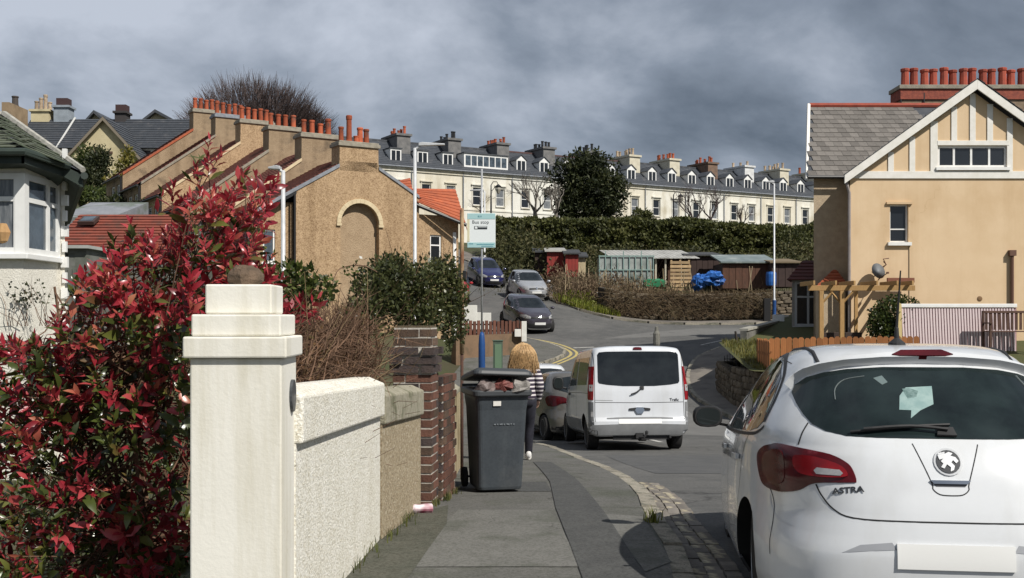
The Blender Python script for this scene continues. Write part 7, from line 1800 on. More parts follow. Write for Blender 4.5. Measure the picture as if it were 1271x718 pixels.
def branch(mb, p, d, L_, r, lev, maxlev, rn, up=.12, split=(2,3), spread=.55, shrink=.72, bend=.13, tips=None, m=0, sides=(7,5,4,3,3,3,3,3)):
    P = [Vector(p)]; d = d.normalized(); seg = 3 if lev < maxlev else 2
    for i in range(seg): d = (d + rdir(rn)*bend + Vector((0,0,up*.4))).normalized(); P.append(P[-1] + d*L_/seg)
    r1 = r*.62
    mb.tube(P, [r + (r1-r)*i/seg for i in range(seg+1)], sides[min(lev, 7)], m, cap=False)
    if lev >= maxlev:
        if tips is not None: tips.append(P[-1])
        return
    for k in range(rn.randint(*split)):
        a = rdir(rn); dd = (d + a*spread*rn.uniform(.6,1.2) + Vector((0,0,up))).normalized()
        branch(mb, P[-1] if k == 0 else P[-1-(k % 2)], dd, L_*shrink*rn.uniform(.75,1.15), r1, lev+1, maxlev, rn, up, split, spread, shrink, bend, tips, m, sides)
m_bark = M('bark', (.11,.085,.065), (.07,.055,.042), sc=5, rough=.95)
m_twig = M('twig_brown', (.16,.095,.06), (.105,.062,.04), sc=8, rough=.9, isl=.35)
m_barkp = M('bark_purple', (.085,.062,.058), (.06,.045,.042), sc=2, rough=.95)
m_barkg = M('bark_grey', (.20,.18,.155), (.13,.115,.10), sc=3, rough=.95)

# red tipped shrub beside the gate pillar
m_lred = leaf_mat('red_leaf', [(.10,.014,.016),(.22,.017,.026),(.37,.030,.046),(.50,.080,.085),(.42,.16,.08)], rough=.28, spec=.5, clump=2.5, trans=.36)
m_lgrn = leaf_mat('bronze_green_leaf', [(.018,.022,.010),(.03,.042,.012),(.065,.085,.018),(.12,.13,.03),(.10,.045,.02)], rough=.28, spec=.5, clump=2.5, trans=.2)
rs = thing('red_shrub', 'tall red tipped shrub with glossy crimson and green leaves left of the cream gate pillar', 'shrub', (-2.05,6.1,-.1))
rn = random.Random(11)
OUT = [(-20,470),(8,430),(45,425),(75,380),(95,345),(120,330),(135,300),(150,290),(165,270),(175,245),(200,240),(215,222),(240,215),(252,180),(268,168),(284,190),(292,215),(305,205),(320,182),(336,190),(344,222),(338,260),(345,300),(348,345),(352,400),(330,420),(270,380),(236,430),(238,500),(246,560),(242,640),(232,712),(225,780),(-20,780)]
stem_mb = MB(); leaves = []
root = Vector((-2.05,6.15,-.1)); mains = []
for k in range(11):
    a = k*.571; e = Vector((-2.05+rn.uniform(-.55,.6), 6.1+rn.uniform(-.4,.5), rn.uniform(.9,1.7)))
    P = [root + Vector((math.cos(a)*.1, math.sin(a)*.1, 0)), root.lerp(e,.5)+rdir(rn)*.12, e]
    stem_mb.tube(smooth_path(P,3), [.016-.0015*i for i in range(7)], 5, cap=False); mains.append(P)
shoots = 0; tries = 0
while shoots < 760 and tries < 22000:
    tries += 1
    px, py = rn.uniform(-15,350), rn.uniform(165,770)
    if not inside((px, py), OUT): continue
    if py > 520 and rn.random() < .28: continue
    if px > 236 and py > 400: continue
    if py < 285 and rn.random() < .62: continue
    y = 5.45 + (rn.random()**1.5)*1.5
    if px > 170 and py > 300 and rn.random() < .18: px = rn.uniform(-15, 110); py = max(py, 425)
    if px > 225 and py > 330: y = max(y, 5.6) if rn.random() > .1 else 5.3
    if px > 215 and py > 330 and y < 5.5: px = min(px, 236)
    if py < 330: y = rn.uniform(5.7,6.6)
    tip = at(px, py, y)
    if tip.z < -.12: continue
    # keep crown free of the pillar and wall
    if tip.x > -1.50 and tip.y < 5.55 and tip.z < 1.75: continue
    if tip.x > -1.32 and tip.z < 1.3: continue
    b = rn.choice(mains); st = b[1].lerp(b[2], rn.random()) if tip.z > .8 else b[0].lerp(b[1], .3+.7*rn.random())
    d = (tip-st).normalized(); d = (d + Vector((0,0,.55))).normalized()
    mid = st.lerp(tip,.55) + Vector((0,0,-.06))
    if rn.random() < .6: stem_mb.tube([st, mid, tip], [.006,.004,.0025], 3, cap=False)
    red = rn.random() < (.74 if py < 430 else .50)
    nl = rn.randint(8,13)
    for i in range(nl):
        t = i/nl; a = i*2.4 + rn.random()*.5; pos = tip - d*(t*.15)
        s1 = d.cross(Vector((.3,.9,.1))).normalized(); s2 = d.cross(s1)
        el = .35 + t*.85
        ld = (d*math.cos(el) + (s1*math.cos(a)+s2*math.sin(a))*math.sin(el)).normalized()
        L_ = (.062+.052*t)*rn.uniform(.55,1.25)
        isred = red and (t < .75 or rn.random() < .5) or rn.random() < .12
        leaves.append((pos, ld, (d+rdir(rn)*.75).normalized(), L_, L_*rn.uniform(.28,.42), 0 if isred else 1))
    shoots += 1
part(stem_mb, 'stems', m_twig, rs, world=True)
leaves.sort(key=lambda q: q[0].y - q[3]*4)
lm = []
for mt in (m_lred, m_lgrn):
    vs_ = []
    for s_ in range(6):
        q = MB(); q.leaf(Vector((0,0,0)), Vector((0,1,0)), Vector((0,0,1)), 1, .36*(.75+.1*s_), bend=(.02,.15,.3,.08,.42,.22)[s_]); vs_.append(q.mesh('leaf', mt, True))
    lm.append(vs_)
Ti = XF[rs.name].inverted()
for p, d, u, L_, w_, k in leaves[:300]:
    x = d.cross(u).normalized(); z = x.cross(d)
    o = bpy.data.objects.new('leaf', rn.choice(lm[k])); o.matrix_local = Ti @ (Matrix.Translation(p) @ Matrix((x, d, z)).transposed().to_4x4() @ Matrix.Scale(L_, 4)); link(o, rs)
mb = MB()
for p, d, u, L_, w_, k in leaves[300:]: mb.leaf(p, d, u, L_, w_, k, bend=rn.uniform(-.05,.5))
part(mb, 'foliage', [m_lred, m_lgrn], rs, world=True, smooth=True, kind='stuff')
# green and red mixed shrub just behind the pillar
m_priv = leaf_mat('privet_leaf', [(.018,.026,.008),(.035,.05,.012),(.07,.095,.02),(.12,.14,.035)], rough=.4, clump=2)
gs = thing('green_shrub', 'small green shrub with a few red shoots just right of the gate pillar', 'shrub', (-1.75,7.6,0))
mb = MB(); cloud(mb, [(at(365,350,7.4),(.16,.2,.14)),(at(395,362,7.5),(.12,.2,.10)),(at(352,385,7.2),(.1,.2,.12))], 900, .055, .03, 0, fill=.3, rn=rn); cloud(mb, [(at(375,385,7.2),(.16,.15,.09)),(at(355,400,7.0),(.1,.12,.09))], 140, .085, .032, 1, fill=.3, rn=rn)
part(mb, 'foliage', [m_priv, m_lred], gs, world=True, kind='stuff')
mb = MB()
for i in range(26): twig(mb, Vector((-1.75+rn.uniform(-.2,.3),7.6+rn.uniform(-.2,.2),.2)), Vector((rn.uniform(-.4,.4),rn.uniform(-.2,.2),1)), rn.uniform(1.2,1.6), .008, rn, .18, 4)
part(mb, 'stems', m_twig, gs, world=True)
# bare brown hedge behind the low walls
hb = thing('bare_hedge', 'tangled brown leafless hedge behind the white and buff garden walls', 'hedge', (-1.4,8.2,0))
mb = MB()
hp = [(-1.62,6.2),(-1.45,7.4),(-1.36,8.4),(-1.36,9.0)]
for i in range(4300):
    f = rn.random()*(len(hp)-1); j = min(int(f), len(hp)-2); c = Vector(hp[j]).lerp(Vector(hp[j+1]), f-j)
    z = .35 + rn.random()*1.05
    p = Vector((c[0]+rn.gauss(0,.14), c[1]+rn.gauss(0,.12), z))
    twig(mb, p, rdir(rn)+Vector((.15,-.1,.8)), rn.uniform(.18,.5), rn.uniform(.0028,.006), rn, .4, 3)
part(mb, 'twigs', m_twig, hb, world=True, kind='stuff')
mb = MB()
for i in range(26):
    f = rn.random()*(len(hp)-1); j = min(int(f), len(hp)-2); c = Vector(hp[j]).lerp(Vector(hp[j+1]), f-j)
    twig(mb, Vector((c[0],c[1],.5)), Vector((rn.uniform(-.3,.5),rn.uniform(-.3,.3),1)), rn.uniform(.9,1.5), .0055, rn, .28, 5)
part(mb, 'long_stems', M('pale_stem', (.34,.25,.14), (.22,.15,.08), sc=5, rough=.8), hb, world=True)
mb = MB(); cloud(mb, [((-1.45,7.3,1.25),(.2,.7,.25)),((-1.28,8.8,1.3),(.2,.7,.3)),((-1.36,8.0,1.0),(.2,1.5,.35))], 5200, .034, .018, 0, fill=.2, rn=rn, zmin=.5); part(mb, 'dead_leaves', leaf_mat('dead_leaf', [(.06,.03,.015),(.12,.06,.03),(.19,.10,.045),(.10,.09,.03)], rough=.8, clump=3), hb, world=True, kind='stuff')

# dark green shrub spilling over the brick pier
m_ivy = leaf_mat('dark_evergreen_leaf', [(.026,.030,.013),(.050,.060,.021),(.088,.100,.034),(.15,.145,.062)], rough=.33, spec=.5, clump=2)
iv = thing('evergreen_shrub', 'dense dark green shrub hanging over the brick pier in front of the arched gable', 'shrub', (-1.2,11.6,0))
mb = MB()
E_ = [(at(470,370,11.2),(.30,.45,.28)),(at(505,358,11.6),(.34,.5,.34)),(at(540,362,12.0),(.30,.45,.33)),(at(562,400,11.9),(.15,.3,.30)),(at(450,395,11),(.22,.4,.2)),(at(520,395,11.4),(.35,.3,.2)),(at(490,335,11.7),(.2,.35,.16)),(at(548,335,12.0),(.16,.35,.14))]
E_ += [(at(570,375,12),(.10,.3,.25)),(at(475,345,11.3),(.28,.3,.22)),(at(555,350,12),(.16,.3,.2))]
cloud(mb, E_, 12500, .055, .03, 0, fill=.25, lump=.3, rn=rn)
part(mb, 'foliage', m_ivy, iv, world=True, kind='stuff')
mb = MB()
for i in range(70):
    e = rn.choice(E_); twig(mb, e[0]+Vector((0,0,-.1)), rdir(rn)+Vector((0,0,1.2)), rn.uniform(.3,.62), .005, rn, .25, 3)
P = smooth_path([at(410,362,10.6), at(418,338,10.7), at(430,331,10.8), at(450,330,10.9), at(468,338,11)], 4); mb.tube(P, .006, 4)
for i in range(9): twig(mb, Vector((-1.25+rn.uniform(-.3,.3),11.6+rn.uniform(-.2,.2),-.2)), Vector((rn.uniform(-.2,.2),0,1)), 1.5, .016, rn, .15, 3, 5)
part(mb, 'stems', m_twig, iv, world=True)
mb = MB(); cloud(mb, [(at(430,336,10.8),(.10,.06,.05)),(at(412,352,10.7),(.06,.05,.08))], 50, .045, .026, 0, fill=.2, rn=rn); part(mb, 'trailing_leaves', m_priv, iv, world=True, kind='stuff')

# weeds along the wall foot, kerb weed, grass on the stone wall
m_weed = leaf_mat('weed', [(.03,.04,.010),(.06,.075,.018),(.11,.12,.03),(.16,.14,.06)], rough=.6)
mb = MB(); pts = []
for c, n_, s_ in (((-1.02,6.75),80,.10),((-.98,7.2),60,.10),((-.90,7.9),40,.08),((-.83,8.6),60,.10),((-.69,9.55),50,.06),((-.60,9.9),40,.05),((-.55,10.4),30,.05)):
    for i in range(n_): x, y = c[0]+rn.gauss(.02,s_*.35), c[1]+rn.gauss(0,s_*1.6); pts.append((x, y, zg(x,y)+.10))
grass(mb, pts, .075, .008, rn=rn)
solo(mb, 'weeds', m_weed, 'straggly weeds growing along the foot of the garden walls', 'weeds', (-.9,7.5,0), kind='stuff')
mb = MB(); grass(mb, [(1.10+rn.gauss(0,.03), 8.55+rn.gauss(0,.06), zg(1.1,8.5)+.10) for i in range(60)], .11, .010, rn=rn, lean=.8)
solo(mb, 'kerb_weed', leaf_mat('weed_bright', [(.06,.08,.012),(.12,.14,.02),(.2,.2,.05)], rough=.6), 'bright green weed sprouting at the kerb edge left of the white hatchback', 'weed', (1.1,8.55,zg(1.1,8.5)+.1), kind='stuff')
mb = MB(); pts = [(rn.uniform(6.95,8.4), rn.uniform(31.2,36.8)) for i in range(1800)]
grass(mb, [(x, y, GZ(x,y)) for x, y in pts], .16, .022, rn=rn); solo(mb, 'grass', leaf_mat('lawn_blades', [(.06,.06,.014),(.11,.11,.022),(.17,.16,.035),(.2,.16,.06)], rough=.6), 'yellowish rough grass on top of the stone retaining wall', 'grass', (7.5,33,0), kind='stuff')
# round bush by the pergola
rb = thing('round_bush', 'rounded dark green bush between the pergola and the striped screen', 'bush', (12.2,34.6,.4))
mb = MB(); cloud(mb, [(at(1108,392,34.6),(.72,.6,.62)),(at(1095,405,34.5),(.45,.5,.45)),(at(1125,378,34.8),(.4,.4,.22)),(at(1108,412,34.5),(.7,.5,.4))], 4200, .11, .07, 0, fill=.4, lump=.12, rn=rn); part(mb, 'foliage', leaf_mat('bush_leaf', [(.016,.025,.008),(.03,.048,.012),(.06,.085,.02),(.10,.12,.035)], rough=.4, clump=1.8), rb, world=True, kind='stuff')
mb = MB(); [twig(mb, (12.1+rn.uniform(-.2,.2),34.6,.2), Vector((rn.uniform(-.4,.4),rn.uniform(-.3,.3),1)), 1.2, .02, rn, .2, 3, 5) for i in range(8)]; part(mb, 'stems', m_bark, rb, world=True)

# allotment bank: brambles, dead stems, grass verge
m_bram = leaf_mat('bramble', [(.06,.04,.025),(.115,.075,.045),(.18,.125,.075),(.26,.19,.12),(.12,.115,.04)], rough=.8, clump=.8)
m_straw = leaf_mat('dead_stem', [(.065,.042,.024),(.12,.08,.045),(.19,.14,.08),(.10,.085,.04)], rough=.85, clump=.6)
br_ = thing('brambles', 'tangled tan and brown bramble thicket left of the dry stone wall', 'brambles', (5,61,1.5)); br_['kind'] = 'stuff'
mb = MB()
for i in range(900):
    px = rn.uniform(690,812); y = rn.uniform(58.6,67); x = (px-CX)/FOC*y; z = zg(x,y)
    P = twig(mb, (x,y,z), rdir(rn)+Vector((0,-.3,1.5)), rn.uniform(.8,2.0), .022, rn, .5, 4)
cloud(mb, [((x_, y_, zg(x_,y_)+.7), (1.2,1.5,.9)) for x_, y_ in ((3.4,61),(4.6,60.5),(5.6,60.2),(6.8,60.3),(4,64),(6,64.5),(7.6,62),(2.6,65.5),(8.8,61.5))], 6500, .20, .08, 0, fill=.25, lump=.4, rn=rn)
part(mb, 'tangle', m_bram, br_, world=True, kind='stuff')
mb = MB(); pts = []
for i in range(5200):
    px = rn.uniform(752,965); y = 57.9 + rn.random()**1.6*7; x = (px-CX)/FOC*y; pts.append((x, y, zg(x,y) + (1.15 if y < 58.6 else max(0, 1.1-(y-58.6)*.5))))
grass(mb, pts, .42, .035, rn=rn, lean=1.0)
for i in range(1500):
    px = rn.uniform(752,962); x = (px-CX)/FOC*57.7; z0 = zg(x,57.6)+rn.uniform(.25,1.5); p = Vector((x,57.52,z0))
    a_ = rn.uniform(-.5,.5); mb.add([p, p+Vector((.035,0,.03)), p+Vector((a_,-.14,-rn.uniform(.0,.42)))], [(0,1,2)])
for i in range(500):
    px = rn.uniform(755,960); x = (px-CX)/FOC*57.7; twig(mb, (x,57.55,zg(x,57.6)+rn.uniform(.4,1.45)), Vector((rn.uniform(-1,1),-.25,rn.uniform(-.5,.5))), rn.uniform(.5,1.3), .016, rn, .35, 4)
solo(mb, 'dead_stems', m_straw, 'straw coloured dead grass and stems on and behind the dry stone bank wall', 'dry grass', (10,58.5,1.5), kind='stuff')
mb = MB(); pts = []
for i in range(4200):
    px = rn.uniform(684,770); y = rn.uniform(57.2,61.5); x = (px-CX)/FOC*y
    if inside((x,y), ROADP): continue
    pts.append((x, y, zg(x,y)+.05))
grass(mb, pts, .42, .055, rn=rn); cloud(mb, [((3.4,59.8,zg(3.4,59.8)+.35),(1.0,.7,.4)),((4.6,58.9,zg(4.6,58.9)+.3),(.9,.6,.35))], 900, .16, .07, 0, fill=.3, rn=rn)
solo(mb, 'verge_grass', leaf_mat('verge_blade', [(.07,.09,.012),(.14,.165,.02),(.22,.24,.03),(.27,.25,.08)], rough=.6, clump=.9), 'bright green grass verge below the brambles at the bend', 'grass', (4,59,1.5), kind='stuff')
# scrub on the slope behind the cars and sheds
m_scrub = leaf_mat('scrub', [(.025,.030,.012),(.05,.055,.018),(.085,.085,.028),(.13,.11,.05)], rough=.7, clump=.35)
for nm, lab, els, n_ in (('scrub', 'olive green scrub on the slope behind the parked cars', [(at(px,py,Y),(rx_,2,rz_)) for px,py,Y,rx_,rz_ in ((622,318,74,1.5,1.3),(640,308,76,1.6,1.6),(660,312,73,1.2,1.2),(628,335,71,1.0,1.0),(672,330,72,1.2,.9),(690,335,73,1,.7))], 5200),
                     ('scrub', 'low scrub between the allotment sheds and the long hedge', [(at(px,py,Y),(rx_,1.5,rz_)) for px,py,Y,rx_,rz_ in ((735,322,76,2.2,1.0),(775,318,77,2.5,.9),(850,318,76,2.5,.8),(905,325,74,2,.7),(985,318,72,2.2,1.2),(975,330,70,1.5,.8))], 5200)):
    t = thing(nm, lab, 'scrub', tuple(els[0][0]-Vector((0,0,els[0][1][2])))); t['kind'] = 'stuff'
    mb = MB(); cloud(mb, els, n_, .26, .13, 0, fill=.25, lump=.35, rn=rn); part(mb, 'foliage', m_scrub, t, world=True, kind='stuff')
# long hedge under the terrace
m_hedge = leaf_mat('hedge_leaf', [(.028,.033,.011),(.050,.058,.016),(.086,.094,.025),(.135,.130,.044)], rough=.6, clump=.3)
hg = thing('long_hedge', 'long clipped dark green hedge running below the cream terrace', 'hedge', (12,88,6)); mb = MB()
for i in range(30000):
    px = rn.uniform(612,1040); f = (px-612)/428; y = 84 + rn.random()*5 + 8*f
    top = 273 + (2 if px < 800 else 6)*mnoise.noise(Vector((px*.03,0,0))) + (0 if px < 860 else 8*min(1,(px-860)/60)) - 2*mnoise.noise(Vector((px*.12,5,0)))
    u = rn.random()**.7
    py = top + (1-u)*48
    if rn.random() < .3: py = top + rn.random()*2; y += rn.random()*3
    else: y = 84 + 8*f + .9*rn.random() + .35*mnoise.noise(Vector((px*.05,py*.1,2)))*3
    p = at(px, py, y); dd = rdir(rn); sd = dd.cross(rdir(rn)).normalized()
    L_ = .34*rn.uniform(.6,1.2); mb.add([p, p+dd*L_*.5+sd*.1, p+dd*L_, p+dd*L_*.5-sd*.1], [(0,1,2,3)])
part(mb, 'foliage', m_hedge, hg, world=True, kind='stuff')
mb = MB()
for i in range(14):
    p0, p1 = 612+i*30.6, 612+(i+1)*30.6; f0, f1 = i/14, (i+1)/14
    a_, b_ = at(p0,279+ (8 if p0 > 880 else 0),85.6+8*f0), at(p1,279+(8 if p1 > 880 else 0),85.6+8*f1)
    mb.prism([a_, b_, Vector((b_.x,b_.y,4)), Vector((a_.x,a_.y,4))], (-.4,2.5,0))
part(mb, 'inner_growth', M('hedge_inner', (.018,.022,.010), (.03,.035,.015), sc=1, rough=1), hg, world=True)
# dark evergreen tree
ev = thing('evergreen_tree', 'big dark evergreen tree with a broad ragged crown in front of the cream terrace', 'tree', (at(728,0,101).x,101,7.5))
m_ever = leaf_mat('conifer_leaf', [(.012,.016,.007),(.022,.030,.011),(.040,.050,.017),(.075,.08,.03)], rough=.6, clump=.6)
mb = MB(); EV = [(at(730,230,101),(2.3,2.2,2.1)),(at(745,245,101),(2.0,2.2,1.9)),(at(712,245,101),(1.5,2,1.7)),(at(724,207,101),(1.9,1.7,1.2)),(at(738,200,101),(1.3,1.2,.8)),(at(703,218,101),(1.0,1.1,1.0)),(at(758,226,101),(1.3,1.4,1.2)),(at(764,240,101),(1.2,1.3,1.1))] + [(at(728+46*math.cos(q*.37+.2),236-46*math.sin(q*.37+.2),100.7),(rn.uniform(.35,.7),.6,rn.uniform(.3,.6))) for q in range(9)] + [(at(735,250,101),(1.0,1,1.0)),(at(722,262,100.6),(2.2,2,.9)),(at(757,262,100.8),(1.2,1.5,.8)),(at(700,258,101),(1.0,1.3,.9))]
cloud(mb, EV, 12500, .42, .20, 0, fill=.3, lump=.42, up=.2, rn=rn, fr=1.6); part(mb, 'crown', m_ever, ev, world=True)
mb = MB(); branch(mb, Vector((at(728,0,101).x,101,7)), Vector((0,0,1)), 2.6, .3, 0, 3, rn, .1, (2,3), .6, .8); part(mb, 'trunk', m_bark, ev, world=True)
# smaller trees, bare and green
def bare(px, pyb, Y, h, spread, label, mt, lv=5, seed=1, split=(2,3), up=.12, r=.12, lean=0, name='bare_tree', shrink=.74, sp=.55, group=None, b0=None):
    b = at(px, pyb, Y); t = thing(name, label, 'tree', tuple(b), 0, group); r_ = random.Random(seed)
    mb = MB(); L0 = h*.24
    mb.tube([b+Vector((0,0,-2)), b, b+Vector((lean*.3,0,L0))], [r*1.4, r*1.1, r*.9], 7); part(mb, 'trunk', mt, t, world=True)
    mb = MB()
    for k in range(b0 or 4): branch(mb, b+Vector((lean*.3,0,L0*rnd.uniform(.6,1))), Vector((r_.uniform(-1,1)*spread+lean, r_.uniform(-1,1)*spread, 1)), h*.25, r*.6, 1, lv, r_, up, split, sp, shrink, .16)
    part(mb, 'crown', mt, t, world=True)
    return t
bare(664,276,98,5.0,.9,'bare grey tree with arching twigs left of the dark evergreen',m_barkg,6,3,(2,3),.05,.19)
bare(690,276,97.5,4.2,1.0,'smaller bare grey tree touching the dark evergreen',m_barkg,6,5,(2,3),.05,.17)
bare(862,288,95,4.4,.8,'bare brown shrubby tree right of the ornate street lantern',m_barkp,6,8,(2,3),.08,.13)
bare(882,288,96,4.8,.9,'taller bare brown tree in front of the right part of the terrace',m_barkp,6,9,(2,3),.08,.13)
bare(920,290,92,2.8,1.0,'low bare brown shrub above the hedge left of the tall lamp post',m_barkp,6,12,(2,3),.03,.10)
bare(596,272,80,2.3,1.1,'low bare twiggy shrub behind the bus stop sign',m_barkp,5,14,(2,3),.03,.05)
for px, py, Y, rx_, rz_, lab in ((797,272,92,.95,.75,'small rounded dark bush in front of the terrace, right of the evergreen tree'),(985,296,90,1.6,.9,'dark green bush at the right end of the hedge'),(955,298,91,1.1,.7,'green bush beside the tall lamp post on the hedge line'),(835,288,90,1.0,.5,'low green bush under the ornate street lantern')):
    p = at(px, py, Y); t = thing('dark_bush', lab, 'bush', (p.x,Y,p.z-rz_), 0, 'dark bushes along the hedge line')
    mb = MB(); cloud(mb, [((p.x,Y,p.z),(rx_,rx_,rz_)),((p.x+.3*rx_,Y,p.z+.4*rz_),(rx_*.6,rx_*.6,rz_*.6))], 1100, .28, .14, 0, fill=.3, lump=.3, rn=rn); part(mb, 'foliage', m_hedge, t, world=True, kind='stuff')
    mb = MB(); mb.tube([(p.x,Y,p.z-rz_-1),(p.x,Y,p.z)], [.08,.04], 5); part(mb, 'stem', m_bark, t, world=True)
# great bare tree behind the stepped houses
bt = thing('bare_tree', 'great leafless tree with a dense fan of fine dark twigs behind the stepped chimneys', 'tree', (at(322,0,122).x,122,10)); r_ = random.Random(21)
b = Vector((at(322,0,122).x,122,10)); mb = MB(); mb.tube([b+Vector((0,0,-2)), b+Vector((0,0,1.5)), b+Vector((.2,0,4.2))], [.75,.6,.5], 9); part(mb, 'trunk', m_barkp, bt, world=True)
mb = MB(); tips = []
for k in range(20):
    a = k*2.39996; s_ = .25 + .95*math.sqrt((k+.5)/20)
    branch(mb, b+Vector((.15,0,3.2+.9*r_.random())), Vector((math.cos(a)*s_*.72, math.sin(a)*s_*.55, 1.0)), 3.7, .24, 1, 6, r_, .09, (2,3), .38, .76, .10, tips)
for p in tips:
    for q in range(4): twig(mb, p, rdir(r_)*.6+Vector(((p.x-b.x)*.05,0,1.1)), r_.uniform(.8,1.7), .030, r_, .2, 2)
for i in range(4300):
    d = Vector((r_.gauss(0,1), r_.gauss(0,.7), abs(r_.gauss(.5,.7)))).normalized(); s_ = r_.uniform(.62,.9)*(1+.12*mnoise.noise(d*2.5))
    c_ = Vector((b.x, b.y, b.z+11.2)); p = c_ + Vector((d.x*9.3*s_-.5, d.y*6*s_, d.z*7.3*s_-.4))
    twig(mb, p, d + Vector((0,0,.55)) + rdir(r_)*.25, r_.uniform(1.0,2.2), .025, r_, .16, 3)
part(mb, 'crown', m_barkp, bt, world=True)
# bushes before the yellowish house
m_lime = leaf_mat('lime_leaf', [(.06,.065,.012),(.12,.12,.02),(.20,.17,.03),(.28,.21,.05)], rough=.6, clump=.5); m_mid = leaf_mat('mid_green', [(.02,.03,.010),(.04,.06,.015),(.075,.10,.022),(.12,.14,.035)], rough=.6, clump=.5)
for nm, lab, els, mt, n_, w_ in (('evergreen_bush','tall dark green bush in front of the window of the yellowish house',[(at(121,212,84),(1.0,1,1.7)),(at(124,198,84),(.7,.8,1)),(at(115,228,83),(1.1,1,1.2))],m_ever,2600,.15),
   ('green_bush','light green bush left of the gable of the yellowish house',[(at(104,205,85),(.9,1,1.3)),(at(98,222,84),(.9,1,1.1)),(at(108,190,85),(.5,.6,.7))],m_mid,1900,.15),
   ('yellow_conifer','yellow green conifer at the right corner of the yellowish house',[(at(155,215,82),(.75,.8,1.5)),(at(160,195,82),(.35,.4,.9)),(at(148,232,81),(1.0,.9,1.0)),(at(141,240,81),(.8,.9,.7))],m_lime,2600,.14),
   ('hillside_shrubs','low mixed green shrubs on the bank behind the outbuilding roofs',[(at(100,243,70),(1.4,1,.6)),(at(122,246,70),(1.5,1,.6)),(at(145,246,68),(1.3,1,.7)),(at(85,240,72),(1.1,1,.7)),(at(160,243,66),(.9,1,.6))],m_mid,3600,.13),
   ('ivy_growth','dark ivy clump at the foot of the stepped row behind the low grey roof',[(at(150,262,60),(1.2,1,.9)),(at(168,280,56),(1.2,1,1.0))],m_ever,1800,.14)):
    t = thing(nm, lab, 'bush', tuple(els[0][0]-Vector((0,0,els[0][1][2])))); mb = MB(); cloud(mb, els, n_, w_*2, w_, 0, fill=.3, lump=.3, rn=rn); part(mb, 'foliage', mt, t, world=True, kind='stuff')
    c = els[0][0]; mb = MB(); mb.tube([c-Vector((0,0,els[0][1][2]+2)), c], [.14,.06], 5); part(mb, 'trunk', m_bark, t, world=True)
# planting in the near garden so that the slope is not bare, and the ivy against the left house
mb = MB(); pts = []
for i in range(9000):
    x, y = rn.uniform(-13,-1.5), rn.uniform(5.5,16.5)
    if x > -1.6 + (y-6)*.06 - .1: continue
    pts.append((x, y, zg(x,y)-.17))
grass(mb, pts, .11, .016, rn=rn); solo(mb, 'garden_grass', m_grass, 'rough grass in the front garden behind the red shrub', 'grass', (-5,10,-.3), kind='stuff')
mb = MB()
for i in range(16): twig(mb, at(rn.uniform(8,62), 405, 15.5), Vector((rn.uniform(-.6,.6),0,1)), rn.uniform(.4,.8), .006, rn, .35, 5)
cloud(mb, [(at(35,370,15.48),(.32,.03,.25))], 120, .05, .035, 1, fill=.05, rn=rn)
solo(mb, 'climbing_vine', [m_twig, m_ever], 'sparse dark climbing vine on the white wall under the bay window', 'vine', tuple(at(35,405,15.5)), kind='stuff')
# hill side trees beyond the hedge on the right and shrubs along the far pavement
mb = MB(); pts = []
for i in range(9000):
    x, y = rn.uniform(-2,26), rn.uniform(62,84); pts.append((x, y, zg(x,y)-.17))
grass(mb, pts, .30, .06, rn=rn); solo(mb, 'allotment_growth', leaf_mat('allotment_blade', [(.03,.035,.012),(.07,.065,.022),(.12,.10,.045),(.18,.14,.075)], rough=.7, clump=.25), 'rough grass and winter stalks on the allotment slope', 'grass', (12,72,4), kind='stuff')
# ------------------------------------------------------------------ the walking woman
def skin_body(name, joints, edges, mat, parent, lv=2):
    me = bpy.data.meshes.new(name); names = list(joints); ix = {n: i for i, n in enumerate(names)}
    me.from_pydata([joints[n][0] for n in names], [(ix[a], ix[b]) for a, b in edges], [])
    o = bpy.data.objects.new(name, me); COL.objects.link(o)
    sk = o.modifiers.new('skin', 'SKIN'); sk.use_smooth_shade = True
    for i, n in enumerate(names):
        r = joints[n][1]; me.skin_vertices[0].data[i].radius = r if isinstance(r, tuple) else (r, r)
        me.skin_vertices[0].data[i].use_root = (n == 'pelvis')
    sb = o.modifiers.new('sub', 'SUBSURF'); sb.levels = lv; sb.render_levels = lv
    bpy.context.view_layer.update()
    nm = bpy.data.meshes.new_from_object(o.evaluated_get(bpy.context.evaluated_depsgraph_get()))
    bpy.data.objects.remove(o); nm.name = name
    nm.materials.clear(); nm.materials.append(mat)
    b = bpy.data.objects.new(name, nm); link(b, parent); XF[b.name] = XF[parent.name]
    return b
wx, wyy = .165, 16.0
wm = thing('person', 'blonde person in a striped jumper, dark trousers and white shoes walking away down the pavement', 'person', (wx, wyy, zg(wx, wyy)+.102), R(3))
J = {'pelvis':((0,0,.92),(.15,.105)),'waist':((0,.0,1.06),(.125,.09)),'chest':((0,.005,1.25),(.15,.10)),'uchest':((0,.0,1.36),(.12,.085)),'neck':((0,.015,1.45),(.05,.052)),'jaw':((0,.045,1.515),(.058,.075)),'head':((0,.03,1.585),(.075,.092)),'crown':((0,.02,1.66),(.055,.07)),'nose':((0,.128,1.535),(.012,.014)),
     'shl':((-.165,0,1.365),.055),'ell':((-.225,.03,1.11),.040),'wrl':((-.19,.20,.96),.027),'pal':((-.185,.265,.935),(.036,.02)),
     'shr':((.165,0,1.365),.055),'elr':((.235,-.03,1.10),.040),'wrr':((.225,.08,.885),.027),'par':((.222,.125,.835),(.036,.02)),
     'hil':((-.085,0,.84),.085),'knl':((-.10,-.015,.49),.055),'anl':((-.105,-.20,.12),.036),'tol':((-.11,-.09,.045),(.036,.026)),
     'hir':((.085,.01,.84),.085),'knr':((.095,.14,.51),.055),'anr':((.09,.20,.10),.036),'tor':((.095,.33,.05),(.036,.024))}
